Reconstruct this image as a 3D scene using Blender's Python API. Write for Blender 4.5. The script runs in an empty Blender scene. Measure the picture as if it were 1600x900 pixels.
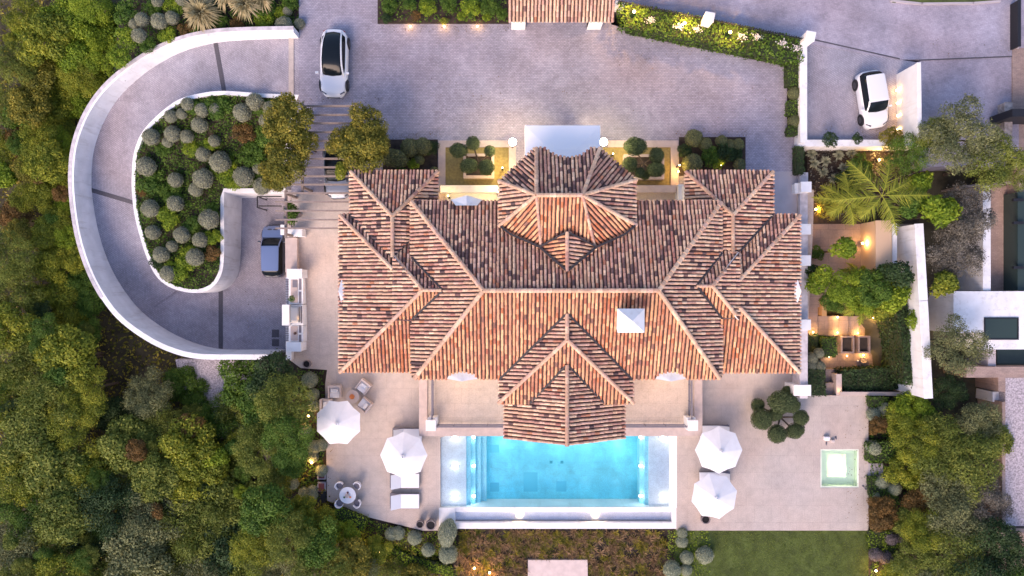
import bpy, math, random
import numpy as np
from mathutils import Vector, Matrix
from mathutils.geometry import delaunay_2d_cdt
sc = bpy.context.scene
C = sc.collection
PI = math.pi
# ---------------------------------------------------------------- camera
H, F = 48.6, 1081.0          # camera height above the entrance court, focal length in photo pixels
cam = bpy.data.cameras.new('camera'); camo = bpy.data.objects.new('camera', cam); C.objects.link(camo)
camo.location = (0, 0, H); cam.sensor_width = 36; cam.lens = 36*F/1600; cam.clip_start = 0.5; cam.clip_end = 2000
sc.camera = camo
# ---------------------------------------------------------------- light
SUN_EL, SUN_AZ = math.radians(38), math.radians(208)     # azimuth clockwise from north: low light from the south-south-west
w = bpy.data.worlds.new('World'); sc.world = w; w.use_nodes = True
nt = w.node_tree; bg = nt.nodes['Background']
sky = nt.nodes.new('ShaderNodeTexSky'); sky.sky_type = 'NISHITA'; sky.sun_disc = False
sky.sun_elevation = SUN_EL; sky.sun_rotation = SUN_AZ; sky.dust_density = 2.0; sky.ozone_density = 2.0
tn = nt.nodes.new('ShaderNodeMix'); tn.data_type = 'RGBA'; tn.blend_type = 'MULTIPLY'; tn.inputs[0].default_value = 1; tn.inputs[7].default_value = (1.05, .965, 1.0, 1)
nt.links.new(sky.outputs[0], tn.inputs[6]); nt.links.new(tn.outputs[2], bg.inputs[0]); bg.inputs[1].default_value = 0.15
sl = bpy.data.lights.new('sun', 'SUN'); sl.energy = 1.35; sl.angle = math.radians(36); sl.color = (1.0, 0.70, 0.50)
so = bpy.data.objects.new('sun', sl); C.objects.link(so)
sd = Vector((math.sin(SUN_AZ)*math.cos(SUN_EL), math.cos(SUN_AZ)*math.cos(SUN_EL), math.sin(SUN_EL)))
so.rotation_euler = sd.to_track_quat('Z', 'Y').to_euler()
sc.view_settings.view_transform = 'Standard'; sc.view_settings.look = 'None'
sc.view_settings.gamma = 1; sc.view_settings.exposure = 1.05
sc.render.engine = 'CYCLES'
try:
    sc.cycles.max_bounces = 6; sc.cycles.transparent_max_bounces = 12; sc.cycles.use_light_tree = True
    sc.cycles.sample_clamp_indirect = 4
except Exception: pass
# ---------------------------------------------------------------- helpers
PZ, LZ = -1.0, -6.0          # pool terrace, garage court
def P(px, py, z=0.0):
    k = (H - z)/F
    return Vector(((px-800)*k, (450-py)*k, z))
def PP(lst, z): return [P(a[0], a[1], a[2] if len(a) > 2 else z) for a in lst]
def sm(a, b, x):
    t = min(1, max(0, (x-a)/(b-a))); return t*t*(3-2*t)
def tag(o, label=None, cat=None, group=None, kind=None):
    if label: o['label'] = label
    if cat: o['category'] = cat
    if group: o['group'] = group
    if kind: o['kind'] = kind
    return o
def thing(name, loc, label, cat, group=None, rz=0):
    o = bpy.data.objects.new(name, None); o.empty_display_size = .3; C.objects.link(o)
    o.location = loc; o.rotation_euler = (0, 0, rz)
    return tag(o, label, cat, group)
def rel(o, parent):
    """parent o, whose mesh is in world coordinates, to an empty"""
    if parent is None: return
    o.parent = parent
    base = Matrix.Translation(parent.location) @ parent.rotation_euler.to_matrix().to_4x4()
    p = parent
    if parent.parent is not None:      # part with world-space mesh: already identity in the world
        base = Matrix.Identity(4)
    if parent.type == 'MESH' and parent.parent is None and parent.location.length == 0: base = Matrix.Identity(4)
    o.matrix_parent_inverse = base.inverted()
class MB:
    def __init__(s): s.v = []; s.f = []; s.c = []; s.m = []
    def add(s, vs, fs, col=None, mi=0):
        n = len(s.v); s.v += [tuple(v) for v in vs]
        for f in fs:
            s.f.append(tuple(i+n for i in f)); s.c.append(col if col else (1, 1, 1)); s.m.append(mi)
    def prism(s, pts, z0, z1, col=None, mi=0):
        """pts: list of xy, counter-clockwise or not"""
        pts = [(p[0], p[1]) for p in pts]
        a = sum(pts[i][0]*pts[(i+1) % len(pts)][1]-pts[(i+1) % len(pts)][0]*pts[i][1] for i in range(len(pts)))
        if a < 0: pts = pts[::-1]
        n = len(pts)
        vs = [(x, y, z0) for x, y in pts]+[(x, y, z1) for x, y in pts]
        fs = [tuple(range(n-1, -1, -1)), tuple(range(n, 2*n))]+[(i, (i+1) % n, n+(i+1) % n, n+i) for i in range(n)]
        s.add(vs, fs, col, mi)
    def box(s, x0, y0, z0, x1, y1, z1, col=None, mi=0):
        s.prism([(x0, y0), (x1, y0), (x1, y1), (x0, y1)], min(z0, z1), max(z0, z1), col, mi)
    def obox(s, c, u, l, wd, z0, z1, col=None):
        """oriented box: centre c, unit direction u, length l, width wd"""
        u = Vector((u[0], u[1])).normalized(); v = Vector((-u.y, u.x)); c = Vector((c[0], c[1]))
        s.prism([c+u*l/2+v*wd/2, c-u*l/2+v*wd/2, c-u*l/2-v*wd/2, c+u*l/2-v*wd/2], z0, z1, col)
    def tube(s, a, b, r0, r1=None, n=8, col=None, cap=True):
        a, b = Vector(a), Vector(b); r1 = r0 if r1 is None else r1
        d = (b-a).normalized(); u = d.orthogonal().normalized(); v = d.cross(u)
        vs = []
        for p, r in ((a, r0), (b, r1)):
            vs += [p+(u*math.cos(2*PI*i/n)+v*math.sin(2*PI*i/n))*r for i in range(n)]
        fs = [(i, (i+1) % n, n+(i+1) % n, n+i) for i in range(n)]
        if cap: fs += [tuple(range(n-1, -1, -1)), tuple(range(n, 2*n))]
        s.add(vs, fs, col)
    def lathe(s, c, prof, n=20, col=None, sx=1, sy=1):
        vs = []
        for r, z in prof:
            vs += [(c[0]+r*sx*math.cos(2*PI*i/n), c[1]+r*sy*math.sin(2*PI*i/n), c[2]+z) for i in range(n)]
        fs = []
        for k in range(len(prof)-1):
            fs += [(k*n+i, k*n+(i+1) % n, (k+1)*n+(i+1) % n, (k+1)*n+i) for i in range(n)]
        fs.append(tuple(range(n-1, -1, -1))); fs.append(tuple(range((len(prof)-1)*n, len(prof)*n)))
        s.add(vs, fs, col)
    def build(s, name, mats, parent=None, smooth=False, local=False, bevel=0):
        me = bpy.data.meshes.new(name); me.from_pydata(s.v, [], s.f)
        if not isinstance(mats, (list, tuple)): mats = [mats]
        for m in mats: me.materials.append(m)
        me.polygons.foreach_set('material_index', s.m)
        at = me.attributes.new('Col', 'FLOAT_COLOR', 'FACE')
        at.data.foreach_set('color', [x for c in s.c for x in (c[0], c[1], c[2], 1)])
        if smooth: me.polygons.foreach_set('use_smooth', [True]*len(s.f))
        me.update()
        o = bpy.data.objects.new(name, me); C.objects.link(o)
        if parent is not None:
            if local: o.parent = parent
            else: rel(o, parent)
        if bevel:
            b = o.modifiers.new('bevel', 'BEVEL'); b.width = bevel; b.segments = 2; b.limit_method = 'ANGLE'
        return o
def mesh_np(name, V, Fq, col, mat, parent=None, local=False):
    """fast quads from numpy"""
    me = bpy.data.meshes.new(name); n = len(Fq); k = Fq.shape[1]
    me.vertices.add(len(V)); me.vertices.foreach_set('co', V.astype(np.float32).ravel())
    me.loops.add(n*k); me.loops.foreach_set('vertex_index', Fq.astype(np.int32).ravel())
    me.polygons.add(n); me.polygons.foreach_set('loop_start', np.arange(0, n*k, k, dtype=np.int32))
    at = me.attributes.new('Col', 'FLOAT_COLOR', 'FACE')
    at.data.foreach_set('color', np.c_[col, np.ones(n)].astype(np.float32).ravel())
    me.update(calc_edges=True); me.materials.append(mat)
    o = bpy.data.objects.new(name, me); C.objects.link(o)
    if parent is not None:
        if local: o.parent = parent
        else: rel(o, parent)
    return o
def copy_tree(o, parent=None):
    c = o.copy(); C.objects.link(c)
    if parent is not None: c.parent = parent
    for ch in o.children: copy_tree(ch, c)
    return c
def resample(pts, n):
    """Catmull-Rom through tuples"""
    out = []; m = len(pts)
    for i in range(m-1):
        p0, p1, p2, p3 = pts[max(i-1, 0)], pts[i], pts[i+1], pts[min(i+2, m-1)]
        for k in range(n):
            t = k/n
            out.append(tuple(.5*(2*b+(c-a)*t+(2*a-5*b+4*c-d)*t*t+(3*b-a-3*c+d)*t**3) for a, b, c, d in zip(p0, p1, p2, p3)))
    out.append(tuple(pts[-1])); return out
def inside(x, y, poly):
    c = False; n = len(poly); j = n-1
    for i in range(n):
        xi, yi = poly[i][0], poly[i][1]; xj, yj = poly[j][0], poly[j][1]
        if (yi > y) != (yj > y) and x < (xj-xi)*(y-yi)/(yj-yi)+xi: c = not c
        j = i
    return c
def sheet(name, poly, zf, mat, step=1.0, skirt=0, parent=None, jitter=0, holes=()):
    """sloping or flat surface over a world-xy polygon, with walls going down by skirt"""
    poly = [Vector((p[0], p[1])) for p in poly]; n = len(poly)
    bd = []
    for i in range(n):
        a, b = poly[i], poly[(i+1) % n]; k = max(1, int((b-a).length/step))
        bd += [a.lerp(b, t/k) for t in range(k)]
    nb = len(bd)
    if sum(bd[i].x*bd[(i+1) % nb].y-bd[(i+1) % nb].x*bd[i].y for i in range(nb)) < 0: bd = bd[::-1]
    xs = [p.x for p in poly]; ys = [p.y for p in poly]; pts = list(bd)
    y = min(ys)+step*.5
    while y < max(ys):
        x = min(xs)+step*.5
        while x < max(xs):
            if inside(x, y, bd) and min((p-Vector((x, y))).length for p in bd) > step*.35: pts.append(Vector((x, y)))
            x += step
        y += step
    vs, es, fs, _, _, _ = delaunay_2d_cdt(pts, [(i, (i+1) % nb) for i in range(nb)], [], 1, 1e-5)
    m = MB()
    V = [(v.x, v.y, zf(v.x, v.y)+(random.uniform(-jitter, jitter) if jitter else 0)) for v in vs]
    T = []
    for f in fs:
        cx = sum(vs[i].x for i in f)/len(f); cy = sum(vs[i].y for i in f)/len(f)
        if inside(cx, cy, bd):
            a = (vs[f[1]]-vs[f[0]]).cross(vs[f[2]]-vs[f[0]]); T.append(tuple(f) if a > 0 else tuple(f[::-1]))
    m.add(V, T)
    if skirt:
        top = [(p.x, p.y, zf(p.x, p.y)) for p in bd]; bot = [(p.x, p.y, zf(p.x, p.y)-skirt) for p in bd]
        m.add(top+bot, [(i+nb, (i+1) % nb+nb, (i+1) % nb, i) for i in range(nb)], mi=0)
    return m.build(name, mat, parent)
# ---------------------------------------------------------------- materials
MATS = {}
def ramp(t, stops):
    r = t.nodes.new('ShaderNodeValToRGB'); e = r.color_ramp.elements
    while len(e) < len(stops): e.new(.5)
    for k, (p, c) in enumerate(stops): e[k].position = p; e[k].color = (*c, 1)
    return r
def mat(name, col=(.5, .5, .5), rough=.7, metal=0, emit=None, estr=0, noise=0, nscale=4, bump=0, bscale=30, attr=False, spec=.5, coat=0, alpha=1):
    if name in MATS: return MATS[name]
    m = bpy.data.materials.new(name); m.use_nodes = True; t = m.node_tree; b = t.nodes['Principled BSDF']
    b.inputs['Base Color'].default_value = (*col, 1); b.inputs['Roughness'].default_value = rough
    b.inputs['Metallic'].default_value = metal; b.inputs['Specular IOR Level'].default_value = spec
    b.inputs['Coat Weight'].default_value = coat
    if emit: b.inputs['Emission Color'].default_value = (*emit, 1); b.inputs['Emission Strength'].default_value = estr
    src = None
    if attr:
        a = t.nodes.new('ShaderNodeAttribute'); a.attribute_name = 'Col'; src = a.outputs['Color']
        t.links.new(src, b.inputs['Base Color'])
    if noise or bump:
        g = t.nodes.new('ShaderNodeNewGeometry')
    if noise:
        n = t.nodes.new('ShaderNodeTexNoise'); n.inputs['Scale'].default_value = nscale; n.inputs['Detail'].default_value = 6
        t.links.new(g.outputs['Position'], n.inputs['Vector'])
        mr = t.nodes.new('ShaderNodeMapRange'); mr.inputs[1].default_value = .3; mr.inputs[2].default_value = .7
        mr.inputs[3].default_value = 1-noise; mr.inputs[4].default_value = 1+noise; t.links.new(n.outputs[0], mr.inputs[0])
        mx = t.nodes.new('ShaderNodeMix'); mx.data_type = 'RGBA'; mx.blend_type = 'MULTIPLY'; mx.inputs[0].default_value = 1
        if src: t.links.new(src, mx.inputs[6])
        else: mx.inputs[6].default_value = (*col, 1)
        t.links.new(mr.outputs[0], mx.inputs[7]); t.links.new(mx.outputs[2], b.inputs['Base Color'])
    if name in ('white_wall', 'white_render'):      # rain streaks and dirt
        mp = t.nodes.new('ShaderNodeMapping'); mp.inputs['Scale'].default_value = (2.4, 2.4, .35); t.links.new(g.outputs['Position'], mp.inputs[0])
        n = t.nodes.new('ShaderNodeTexNoise'); n.inputs['Scale'].default_value = 1; n.inputs['Detail'].default_value = 7; n.inputs['Roughness'].default_value = .7; t.links.new(mp.outputs[0], n.inputs['Vector'])
        k = .82 if name == 'white_wall' else .90; r = ramp(t, [(.33, (k, k*.98, k*.95)), (.47, (1, 1, 1))]); t.links.new(n.outputs[0], r.inputs[0])
        m2 = t.nodes.new('ShaderNodeMix'); m2.data_type = 'RGBA'; m2.blend_type = 'MULTIPLY'; m2.inputs[0].default_value = 1
        t.links.new(mx.outputs[2], m2.inputs[6]); t.links.new(r.outputs[0], m2.inputs[7]); t.links.new(m2.outputs[2], b.inputs['Base Color'])
    if bump:
        n = t.nodes.new('ShaderNodeTexNoise'); n.inputs['Scale'].default_value = bscale; n.inputs['Detail'].default_value = 4
        t.links.new(g.outputs['Position'], n.inputs['Vector'])
        bp = t.nodes.new('ShaderNodeBump'); bp.inputs['Strength'].default_value = bump; bp.inputs['Distance'].default_value = .03
        t.links.new(n.outputs[0], bp.inputs['Height']); t.links.new(bp.outputs[0], b.inputs['Normal'])
    MATS[name] = m; return m
def paving(name, c1, c2, mortar, bw, rh, msize, big=.18, rot=0, rough=.75, cell=False, grime=(.5, .45, .42)):
    """stone paving: per-block colour, joints, broad dirt"""
    m = bpy.data.materials.new(name); m.use_nodes = True; t = m.node_tree; b = t.nodes['Principled BSDF']
    g = t.nodes.new('ShaderNodeNewGeometry'); mp = t.nodes.new('ShaderNodeMapping'); mp.inputs['Rotation'].default_value = (0, 0, rot)
    t.links.new(g.outputs['Position'], mp.inputs[0])
    br = t.nodes.new('ShaderNodeTexBrick'); br.inputs['Scale'].default_value = 1
    br.inputs['Color1'].default_value = (*c1, 1); br.inputs['Color2'].default_value = (*c2, 1); br.inputs['Mortar'].default_value = (*mortar, 1)
    br.inputs['Mortar Size'].default_value = msize; br.inputs['Brick Width'].default_value = bw; br.inputs['Row Height'].default_value = rh
    br.inputs['Mortar Smooth'].default_value = .3
    t.links.new(mp.outputs[0], br.inputs['Vector'])
    def nz(scale, lo, hi, det=5, rgh=.55):
        n = t.nodes.new('ShaderNodeTexNoise'); n.inputs['Scale'].default_value = scale; n.inputs['Detail'].default_value = det
        n.inputs['Roughness'].default_value = rgh
        t.links.new(g.outputs['Position'], n.inputs['Vector'])
        r = t.nodes.new('ShaderNodeMapRange'); r.inputs[1].default_value = .32; r.inputs[2].default_value = .68
        r.inputs[3].default_value = lo; r.inputs[4].default_value = hi; t.links.new(n.outputs[0], r.inputs[0]); return r
    def mul(a, bb):
        mx = t.nodes.new('ShaderNodeMix'); mx.data_type = 'RGBA'; mx.blend_type = 'MULTIPLY'; mx.inputs[0].default_value = 1
        t.links.new(a, mx.inputs[6]); t.links.new(bb, mx.inputs[7]); return mx.outputs[2]
    o = mul(br.outputs[0], nz(.35, 1-big, 1+big).outputs[0])
    o = mul(o, nz(14, .86, 1.14, 3, .7).outputs[0]); o = mul(o, nz(2.2, .93, 1.07).outputs[0])
    n = t.nodes.new('ShaderNodeTexNoise'); n.inputs['Scale'].default_value = .16; n.inputs['Detail'].default_value = 3
    t.links.new(g.outputs['Position'], n.inputs['Vector'])
    r = ramp(t, [(.35, (.93, .97, 1)), (.5, (1, 1, 1)), (.65, (1.0, .95, .92))]); t.links.new(n.outputs[0], r.inputs[0]); o = mul(o, r.outputs[0])
    n2 = t.nodes.new('ShaderNodeTexNoise'); n2.inputs['Scale'].default_value = .9; n2.inputs['Detail'].default_value = 8; n2.inputs['Roughness'].default_value = .6; n2.inputs['Distortion'].default_value = .3
    t.links.new(g.outputs['Position'], n2.inputs['Vector']); r2 = ramp(t, [(.30, (1-big*.9,)*3), (.47, (1, 1, 1)), (.60, (1, 1, 1)), (.75, (1+big*.35,)*3)]); t.links.new(n2.outputs[0], r2.inputs[0]); o = mul(o, r2.outputs[0])
    t.links.new(o, b.inputs['Base Color']); b.inputs['Roughness'].default_value = rough
    bp = t.nodes.new('ShaderNodeBump'); bp.inputs['Strength'].default_value = .5; bp.inputs['Distance'].default_value = .01; bp.invert = True
    t.links.new(br.outputs['Fac'], bp.inputs['Height']); t.links.new(bp.outputs[0], b.inputs['Normal'])
    return m
def leafmat(name, dark, mid, light, rough=.65):
    dark, mid, light = [tuple(min(.8, x*1.28) for x in c) for c in (dark, mid, light)]
    m = bpy.data.materials.new(name); m.use_nodes = True; t = m.node_tree; b = t.nodes['Principled BSDF']
    a = t.nodes.new('ShaderNodeAttribute'); a.attribute_name = 'Col'; s = t.nodes.new('ShaderNodeSeparateColor')
    t.links.new(a.outputs['Color'], s.inputs[0])
    r = ramp(t, [(0, dark), (.5, mid), (1, light)]); t.links.new(s.outputs[0], r.inputs[0])
    t.links.new(r.outputs[0], b.inputs['Base Color']); b.inputs['Roughness'].default_value = rough
    b.inputs['Specular IOR Level'].default_value = .25
    tr = t.nodes.new('ShaderNodeBsdfTranslucent'); t.links.new(r.outputs[0], tr.inputs[0])
    mx = t.nodes.new('ShaderNodeMixShader'); mx.inputs[0].default_value = .25
    t.links.new(b.outputs[0], mx.inputs[1]); t.links.new(tr.outputs[0], mx.inputs[2])
    t.links.new(mx.outputs[0], t.nodes['Material Output'].inputs[0]); return m
M = {}
M['white'] = mat('white_render', (.77, .765, .77), .8, noise=.06, nscale=1.2)
M['whitewall'] = mat('white_wall', (.77, .765, .78), .8, noise=.10, nscale=1.1)
M['coping'] = mat('weathered_coping', (.52, .48, .50), .85, noise=.22, nscale=2.5)
M['stonecoping'] = mat('stone_coping', (.50, .40, .36), .8, noise=.1, nscale=3)
M['court'] = paving('court_setts', (.385, .355, .415), (.295, .27, .32), (.225, .205, .245), .20, .11, .014)
M['drive'] = paving('drive_setts', (.38, .355, .40), (.31, .285, .33), (.22, .205, .235), .13, .13, .012, rot=.6)
M['road'] = paving('road_setts', (.375, .34, .40), (.32, .29, .345), (.265, .24, .29), .24, .12, .006, big=.22, rot=.2)
M['stone'] = paving('terrace_stone', (.49, .42, .375), (.475, .405, .365), (.41, .345, .31), 1.2, 1.2, .010, big=.07)
M['warmstone'] = paving('balcony_stone', (.52, .43, .36), (.505, .42, .35), (.43, .35, .29), 1.0, 1.0, .010, big=.06)
M['paleslab'] = mat('pale_slab', (.42, .38, .40), .8, noise=.1, nscale=1)
M['soil'] = mat('soil', (.040, .028, .022), .95, noise=.5, nscale=2.5, bump=.6, bscale=9)
M['terrain'] = mat('hillside_soil', (.065, .055, .032), .95, noise=.5, nscale=.9, bump=.8, bscale=5)
M['gravel'] = mat('pale_gravel', (.42, .37, .39), .9, noise=.5, nscale=9, bump=.8, bscale=25)
M['lawnbase'] = mat('lawn_soil', (.075, .10, .022), .95, noise=.4, nscale=1.5)
M['gutter'] = mat('valley_lead', (.035, .028, .03), .7)
M['tilebase'] = mat('channel_tile', (.075, .038, .032), .9, noise=.4, nscale=6)
M['tile'] = mat('clay_tile', (1, 1, 1), .85, attr=True, noise=.2, nscale=9)
M['wood'] = mat('grey_timber', (.26, .205, .18), .8, noise=.2, nscale=8)
M['dark'] = mat('black_metal', (.02, .02, .025), .5, metal=.3)
M['glass'] = mat('dark_glass', (.008, .012, .016), .12, spec=.25)
M['drain'] = mat('drain_grate', (.075, .07, .085), .7, noise=.3, nscale=20)
M['trunk'] = mat('bark', (.10, .07, .05), .9, noise=.3, nscale=8, bump=.5)
M['fabric'] = mat('canvas', (.76, .755, .77), .85, noise=.05, nscale=2)
M['cushion'] = mat('cushion', (.78, .77, .80), .9)
M['wicker'] = mat('pale_frame', (.55, .47, .44), .8)
M['greywicker'] = mat('grey_frame', (.16, .15, .18), .8)
M['copper'] = mat('amber_glass', (.65, .22, .07), .4)
M['bronze'] = mat('bronze_pot', (.20, .16, .16), .5, noise=.2, nscale=6)
M['blackhole'] = mat('pot_soil', (.01, .008, .01), .95)
M['redmat'] = mat('red_brown_lid', (.16, .05, .055), .8)
M['brick'] = paving('tan_brick', (.40, .29, .24), (.33, .24, .205), (.27, .2, .17), .3, .1, .008, big=.15)
M['steel'] = mat('brushed_steel', (.45, .42, .38), .35, metal=.9)
GLOW = (1.0, .55, .16)
M['bulb'] = mat('lamp_glow', (1, .8, .5), .5, emit=(1.0, .62, .25), estr=14)
M['bulbw'] = mat('lantern_glow', (1, .9, .7), .5, emit=(1.0, .86, .62), estr=22)
M['bulbp'] = mat('pool_lamp_glow', (1, 1, 1), .5, emit=(.9, .95, 1.0), estr=2.2)
M['winglass'] = mat('green_glass', (.035, .055, .05), .15, spec=.4)
M['body_white'] = mat('white_paint', (.72, .72, .745), .25, coat=.8)
M['body_blue'] = mat('blue_grey_paint', (.15, .21, .38), .3, metal=.2, coat=.8)
M['body_dark'] = mat('dark_blue_paint', (.03, .04, .07), .3, coat=.8)
M['silver'] = mat('silver_paint', (.26, .28, .33), .3, metal=.4, coat=.7)
M['tyre'] = mat('tyre', (.015, .015, .017), .9)
M['rim'] = mat('rim', (.06, .06, .07), .4, metal=.6)
M['led'] = mat('headlamp', (.10, .10, .12), .15)
M['tail'] = mat('tail_lamp', (.25, .01, .01), .3)
# leaves: base colours of the plants themselves
L = {}
L['yellow'] = leafmat('yellow_leaf', (.065, .095, .012), (.155, .185, .018), (.33, .31, .03))
L['lime'] = leafmat('lime_leaf', (.06, .11, .01), (.15, .22, .016), (.32, .37, .03))
L['green'] = leafmat('green_leaf', (.03, .065, .01), (.065, .125, .016), (.14, .21, .03))
L['deep'] = leafmat('deep_green_leaf', (.012, .028, .012), (.028, .055, .018), (.06, .10, .03))
L['olive'] = leafmat('olive_leaf', (.06, .085, .016), (.125, .155, .026), (.26, .27, .05))
L['grey'] = leafmat('grey_green_leaf', (.06, .075, .035), (.125, .14, .06), (.26, .26, .11))
L['bluegrey'] = leafmat('blue_grey_leaf', (.15, .155, .10), (.25, .255, .17), (.40, .395, .27))
L['pale'] = leafmat('pale_sage_leaf', (.17, .19, .12), (.28, .30, .20), (.42, .43, .30))
L['topiary'] = leafmat('topiary_leaf', (.03, .05, .02), (.065, .09, .035), (.13, .15, .06))
L['russet'] = leafmat('russet_leaf', (.05, .035, .015), (.13, .08, .025), (.26, .14, .04))
L['drygrass'] = leafmat('dry_grass', (.08, .05, .03), (.22, .14, .075), (.42, .28, .15))
L['fan'] = leafmat('fan_leaf', (.16, .14, .07), (.32, .27, .14), (.48, .38, .22))
L['palm'] = leafmat('palm_leaf', (.05, .085, .01), (.15, .18, .02), (.32, .32, .04))
L['mauve'] = leafmat('mauve_leaf', (.055, .05, .042), (.12, .11, .09), (.23, .21, .165))
L['mauveball'] = leafmat('mauve_ball_leaf', (.10, .08, .085), (.19, .155, .16), (.30, .25, .25))
L['lawn'] = leafmat('grass_blade', (.075, .105, .018), (.12, .16, .025), (.17, .21, .04))
L['bronze'] = leafmat('bronze_leaf', (.045, .055, .01), (.14, .14, .02), (.36, .28, .04))
# ---------------------------------------------------------------- foliage makers (numpy)
def leaves(cent, nrm, size, rng, asp=.55, flat=.5):
    """rhombic leaves; returns V, F"""
    n = len(cent)
    nn = nrm+rng.normal(0, flat, (n, 3)); nn /= np.linalg.norm(nn, axis=1)[:, None]+1e-9
    a = rng.normal(0, 1, (n, 3)); u = np.cross(nn, a); u /= np.linalg.norm(u, axis=1)[:, None]+1e-9
    v = np.cross(nn, u); s = size[:, None]
    V = np.stack([cent-u*s, cent+v*s*asp, cent+u*s, cent-v*s*asp], 1).reshape(-1, 3)
    return V, np.arange(4*n).reshape(n, 4)
def crown_data(seed, R=2.4, hz=.75, lobes=16, n=3600, leaf=.14, lob=.42, spread=.75, asp=.55, flat=.55, wisp=.1):
    rng = np.random.default_rng(seed)
    d = rng.normal(0, 1, (lobes, 3)); d /= np.linalg.norm(d, axis=1)[:, None]
    rad = rng.uniform(.25, 1, lobes)[:, None]**.6*spread
    lc = d*rad*R; lc[:, 2] *= hz; lc[:, 2] = np.abs(lc[:, 2])*.8-.15*R*hz
    lr = rng.uniform(.6, 1.15, lobes)*lob*R; lv = rng.uniform(0, 1, lobes)
    k = rng.choice(lobes, n*2, p=lr**2/np.sum(lr**2))
    q = rng.normal(0, 1, (n*2, 3)); q /= np.linalg.norm(q, axis=1)[:, None]
    # sprays: points gather in twig-sized clumps
    qc = rng.normal(0, 1, (n//7, 3)); qc /= np.linalg.norm(qc, axis=1)[:, None]
    pick = rng.integers(0, len(qc), n*2); q = q*.22+qc[pick]; q /= np.linalg.norm(q, axis=1)[:, None]
    q[:, 2] = np.where(q[:, 2] < -.25, -q[:, 2], q[:, 2])
    cl = rng.uniform(.82, 1.18, len(qc))[pick]*(1+rng.normal(0, wisp, n*2))
    p = lc[k]+q*(lr[k]*cl)[:, None]*np.array([1, 1, .85])
    keep = np.ones(n*2, bool)
    for j in range(lobes):
        dd = np.linalg.norm((p-lc[j])/np.array([1, 1, .85]), axis=1); keep &= ~((dd < lr[j]*.72) & (k != j))
    p, q, k, pick = p[keep][:n], q[keep][:n], k[keep][:n], pick[keep][:n]
    V, Fq = leaves(p, q, rng.uniform(.6, 1.3, len(p))*leaf, rng, asp, flat)
    cv = rng.uniform(0, 1, len(qc))
    c = np.clip(.42*lv[k]+.36*cv[pick]+.4*rng.random(len(p))-.09, 0, 1)
    return V, Fq, np.stack([c, c, c], 1)
def ball_data(seed, R=.6, n=1500, leaf=.035, hz=.95, rough=.05):
    rng = np.random.default_rng(seed)
    q = rng.normal(0, 1, (n, 3)); q /= np.linalg.norm(q, axis=1)[:, None]; q[:, 2] = np.where(q[:, 2] < -.5, -q[:, 2], q[:, 2])
    lump = 1+.05*np.sin(q[:, 0]*4.3+seed)*np.cos(q[:, 1]*3.7+seed*2)+.03*np.sin(q[:, 2]*6+seed)
    p = q*R*(lump*(1+rng.normal(0, rough, n)))[:, None]*np.array([1, 1, hz])
    V, Fq = leaves(p, q, rng.uniform(.6, 1.4, n)*leaf, rng, .6, .7)
    c = np.clip(rng.normal(.5, .22, n), 0, 1); return V, Fq, np.stack([c, c, c], 1)
def solid_core(R, hz, n=14):
    return [(R*math.sin(PI*k/n)*.93, -R*hz*math.cos(PI*k/n)*.93) for k in range(1, n)]
PROTO = {}; KRR = {}
def proto_crown(key, **kw):
    if key not in PROTO:
        V, Fq, c = crown_data(**kw); o = mesh_np('crown', V, Fq, c, L['green']); C.objects.unlink(o); PROTO[key] = o.data
        bpy.data.objects.remove(o); KRR[key] = float(np.percentile(np.linalg.norm(V[:, :2], axis=1), 97))
    return PROTO[key]
def trunk_mesh(seed, h, r, spread):
    rnd = random.Random(seed); m = MB(); top = Vector((rnd.uniform(-.15, .15), rnd.uniform(-.15, .15), h*.55))
    m.tube((0, 0, 0), top, r, r*.7, 8)
    for i in range(6):
        a = 2*PI*i/6+rnd.uniform(-.4, .4); e = top+Vector((math.cos(a)*spread*rnd.uniform(.4, .8), math.sin(a)*spread*rnd.uniform(.4, .8), h*rnd.uniform(.25, .5)))
        md = top.lerp(e, .5)+Vector((0, 0, .12*h)); m.tube(top, md, r*.5, r*.32, 6); m.tube(md, e, r*.32, r*.08, 5)
    o = m.build('trunk', M['trunk']); d = o.data; C.objects.unlink(o); bpy.data.objects.remove(o); return d
TRUNKS = [trunk_mesh(i, 4.0, .16, 1.9) for i in range(4)]
KINDS = {   # prototype sets: several shapes each
 'broad': [dict(seed=s, R=2.4, hz=.7, lobes=26, n=7800, leaf=.11, lob=.30, spread=.88, wisp=.16) for s in (1, 2, 3)],
 'fine': [dict(seed=s, R=2.4, hz=.7, lobes=34, n=10500, leaf=.075, lob=.25, spread=.9, wisp=.2, asp=.4) for s in (11, 12, 13)],
 'feather': [dict(seed=s, R=2.4, hz=.6, lobes=30, n=7000, leaf=.12, lob=.25, spread=.92, wisp=.24, asp=.22, flat=.8) for s in (21, 22)],
 'round': [dict(seed=s, R=1.2, hz=.85, lobes=10, n=1900, leaf=.10, lob=.45, spread=.6, asp=.6) for s in (31, 32, 33)],
 'shrub': [dict(seed=s, R=1.2, hz=.6, lobes=12, n=2000, leaf=.085, lob=.4, spread=.8) for s in (41, 42, 43)],
}
KR = {'broad': 2.4, 'fine': 2.4, 'feather': 2.4, 'round': 1.2, 'shrub': 1.2}
tcount = [0]
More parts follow.
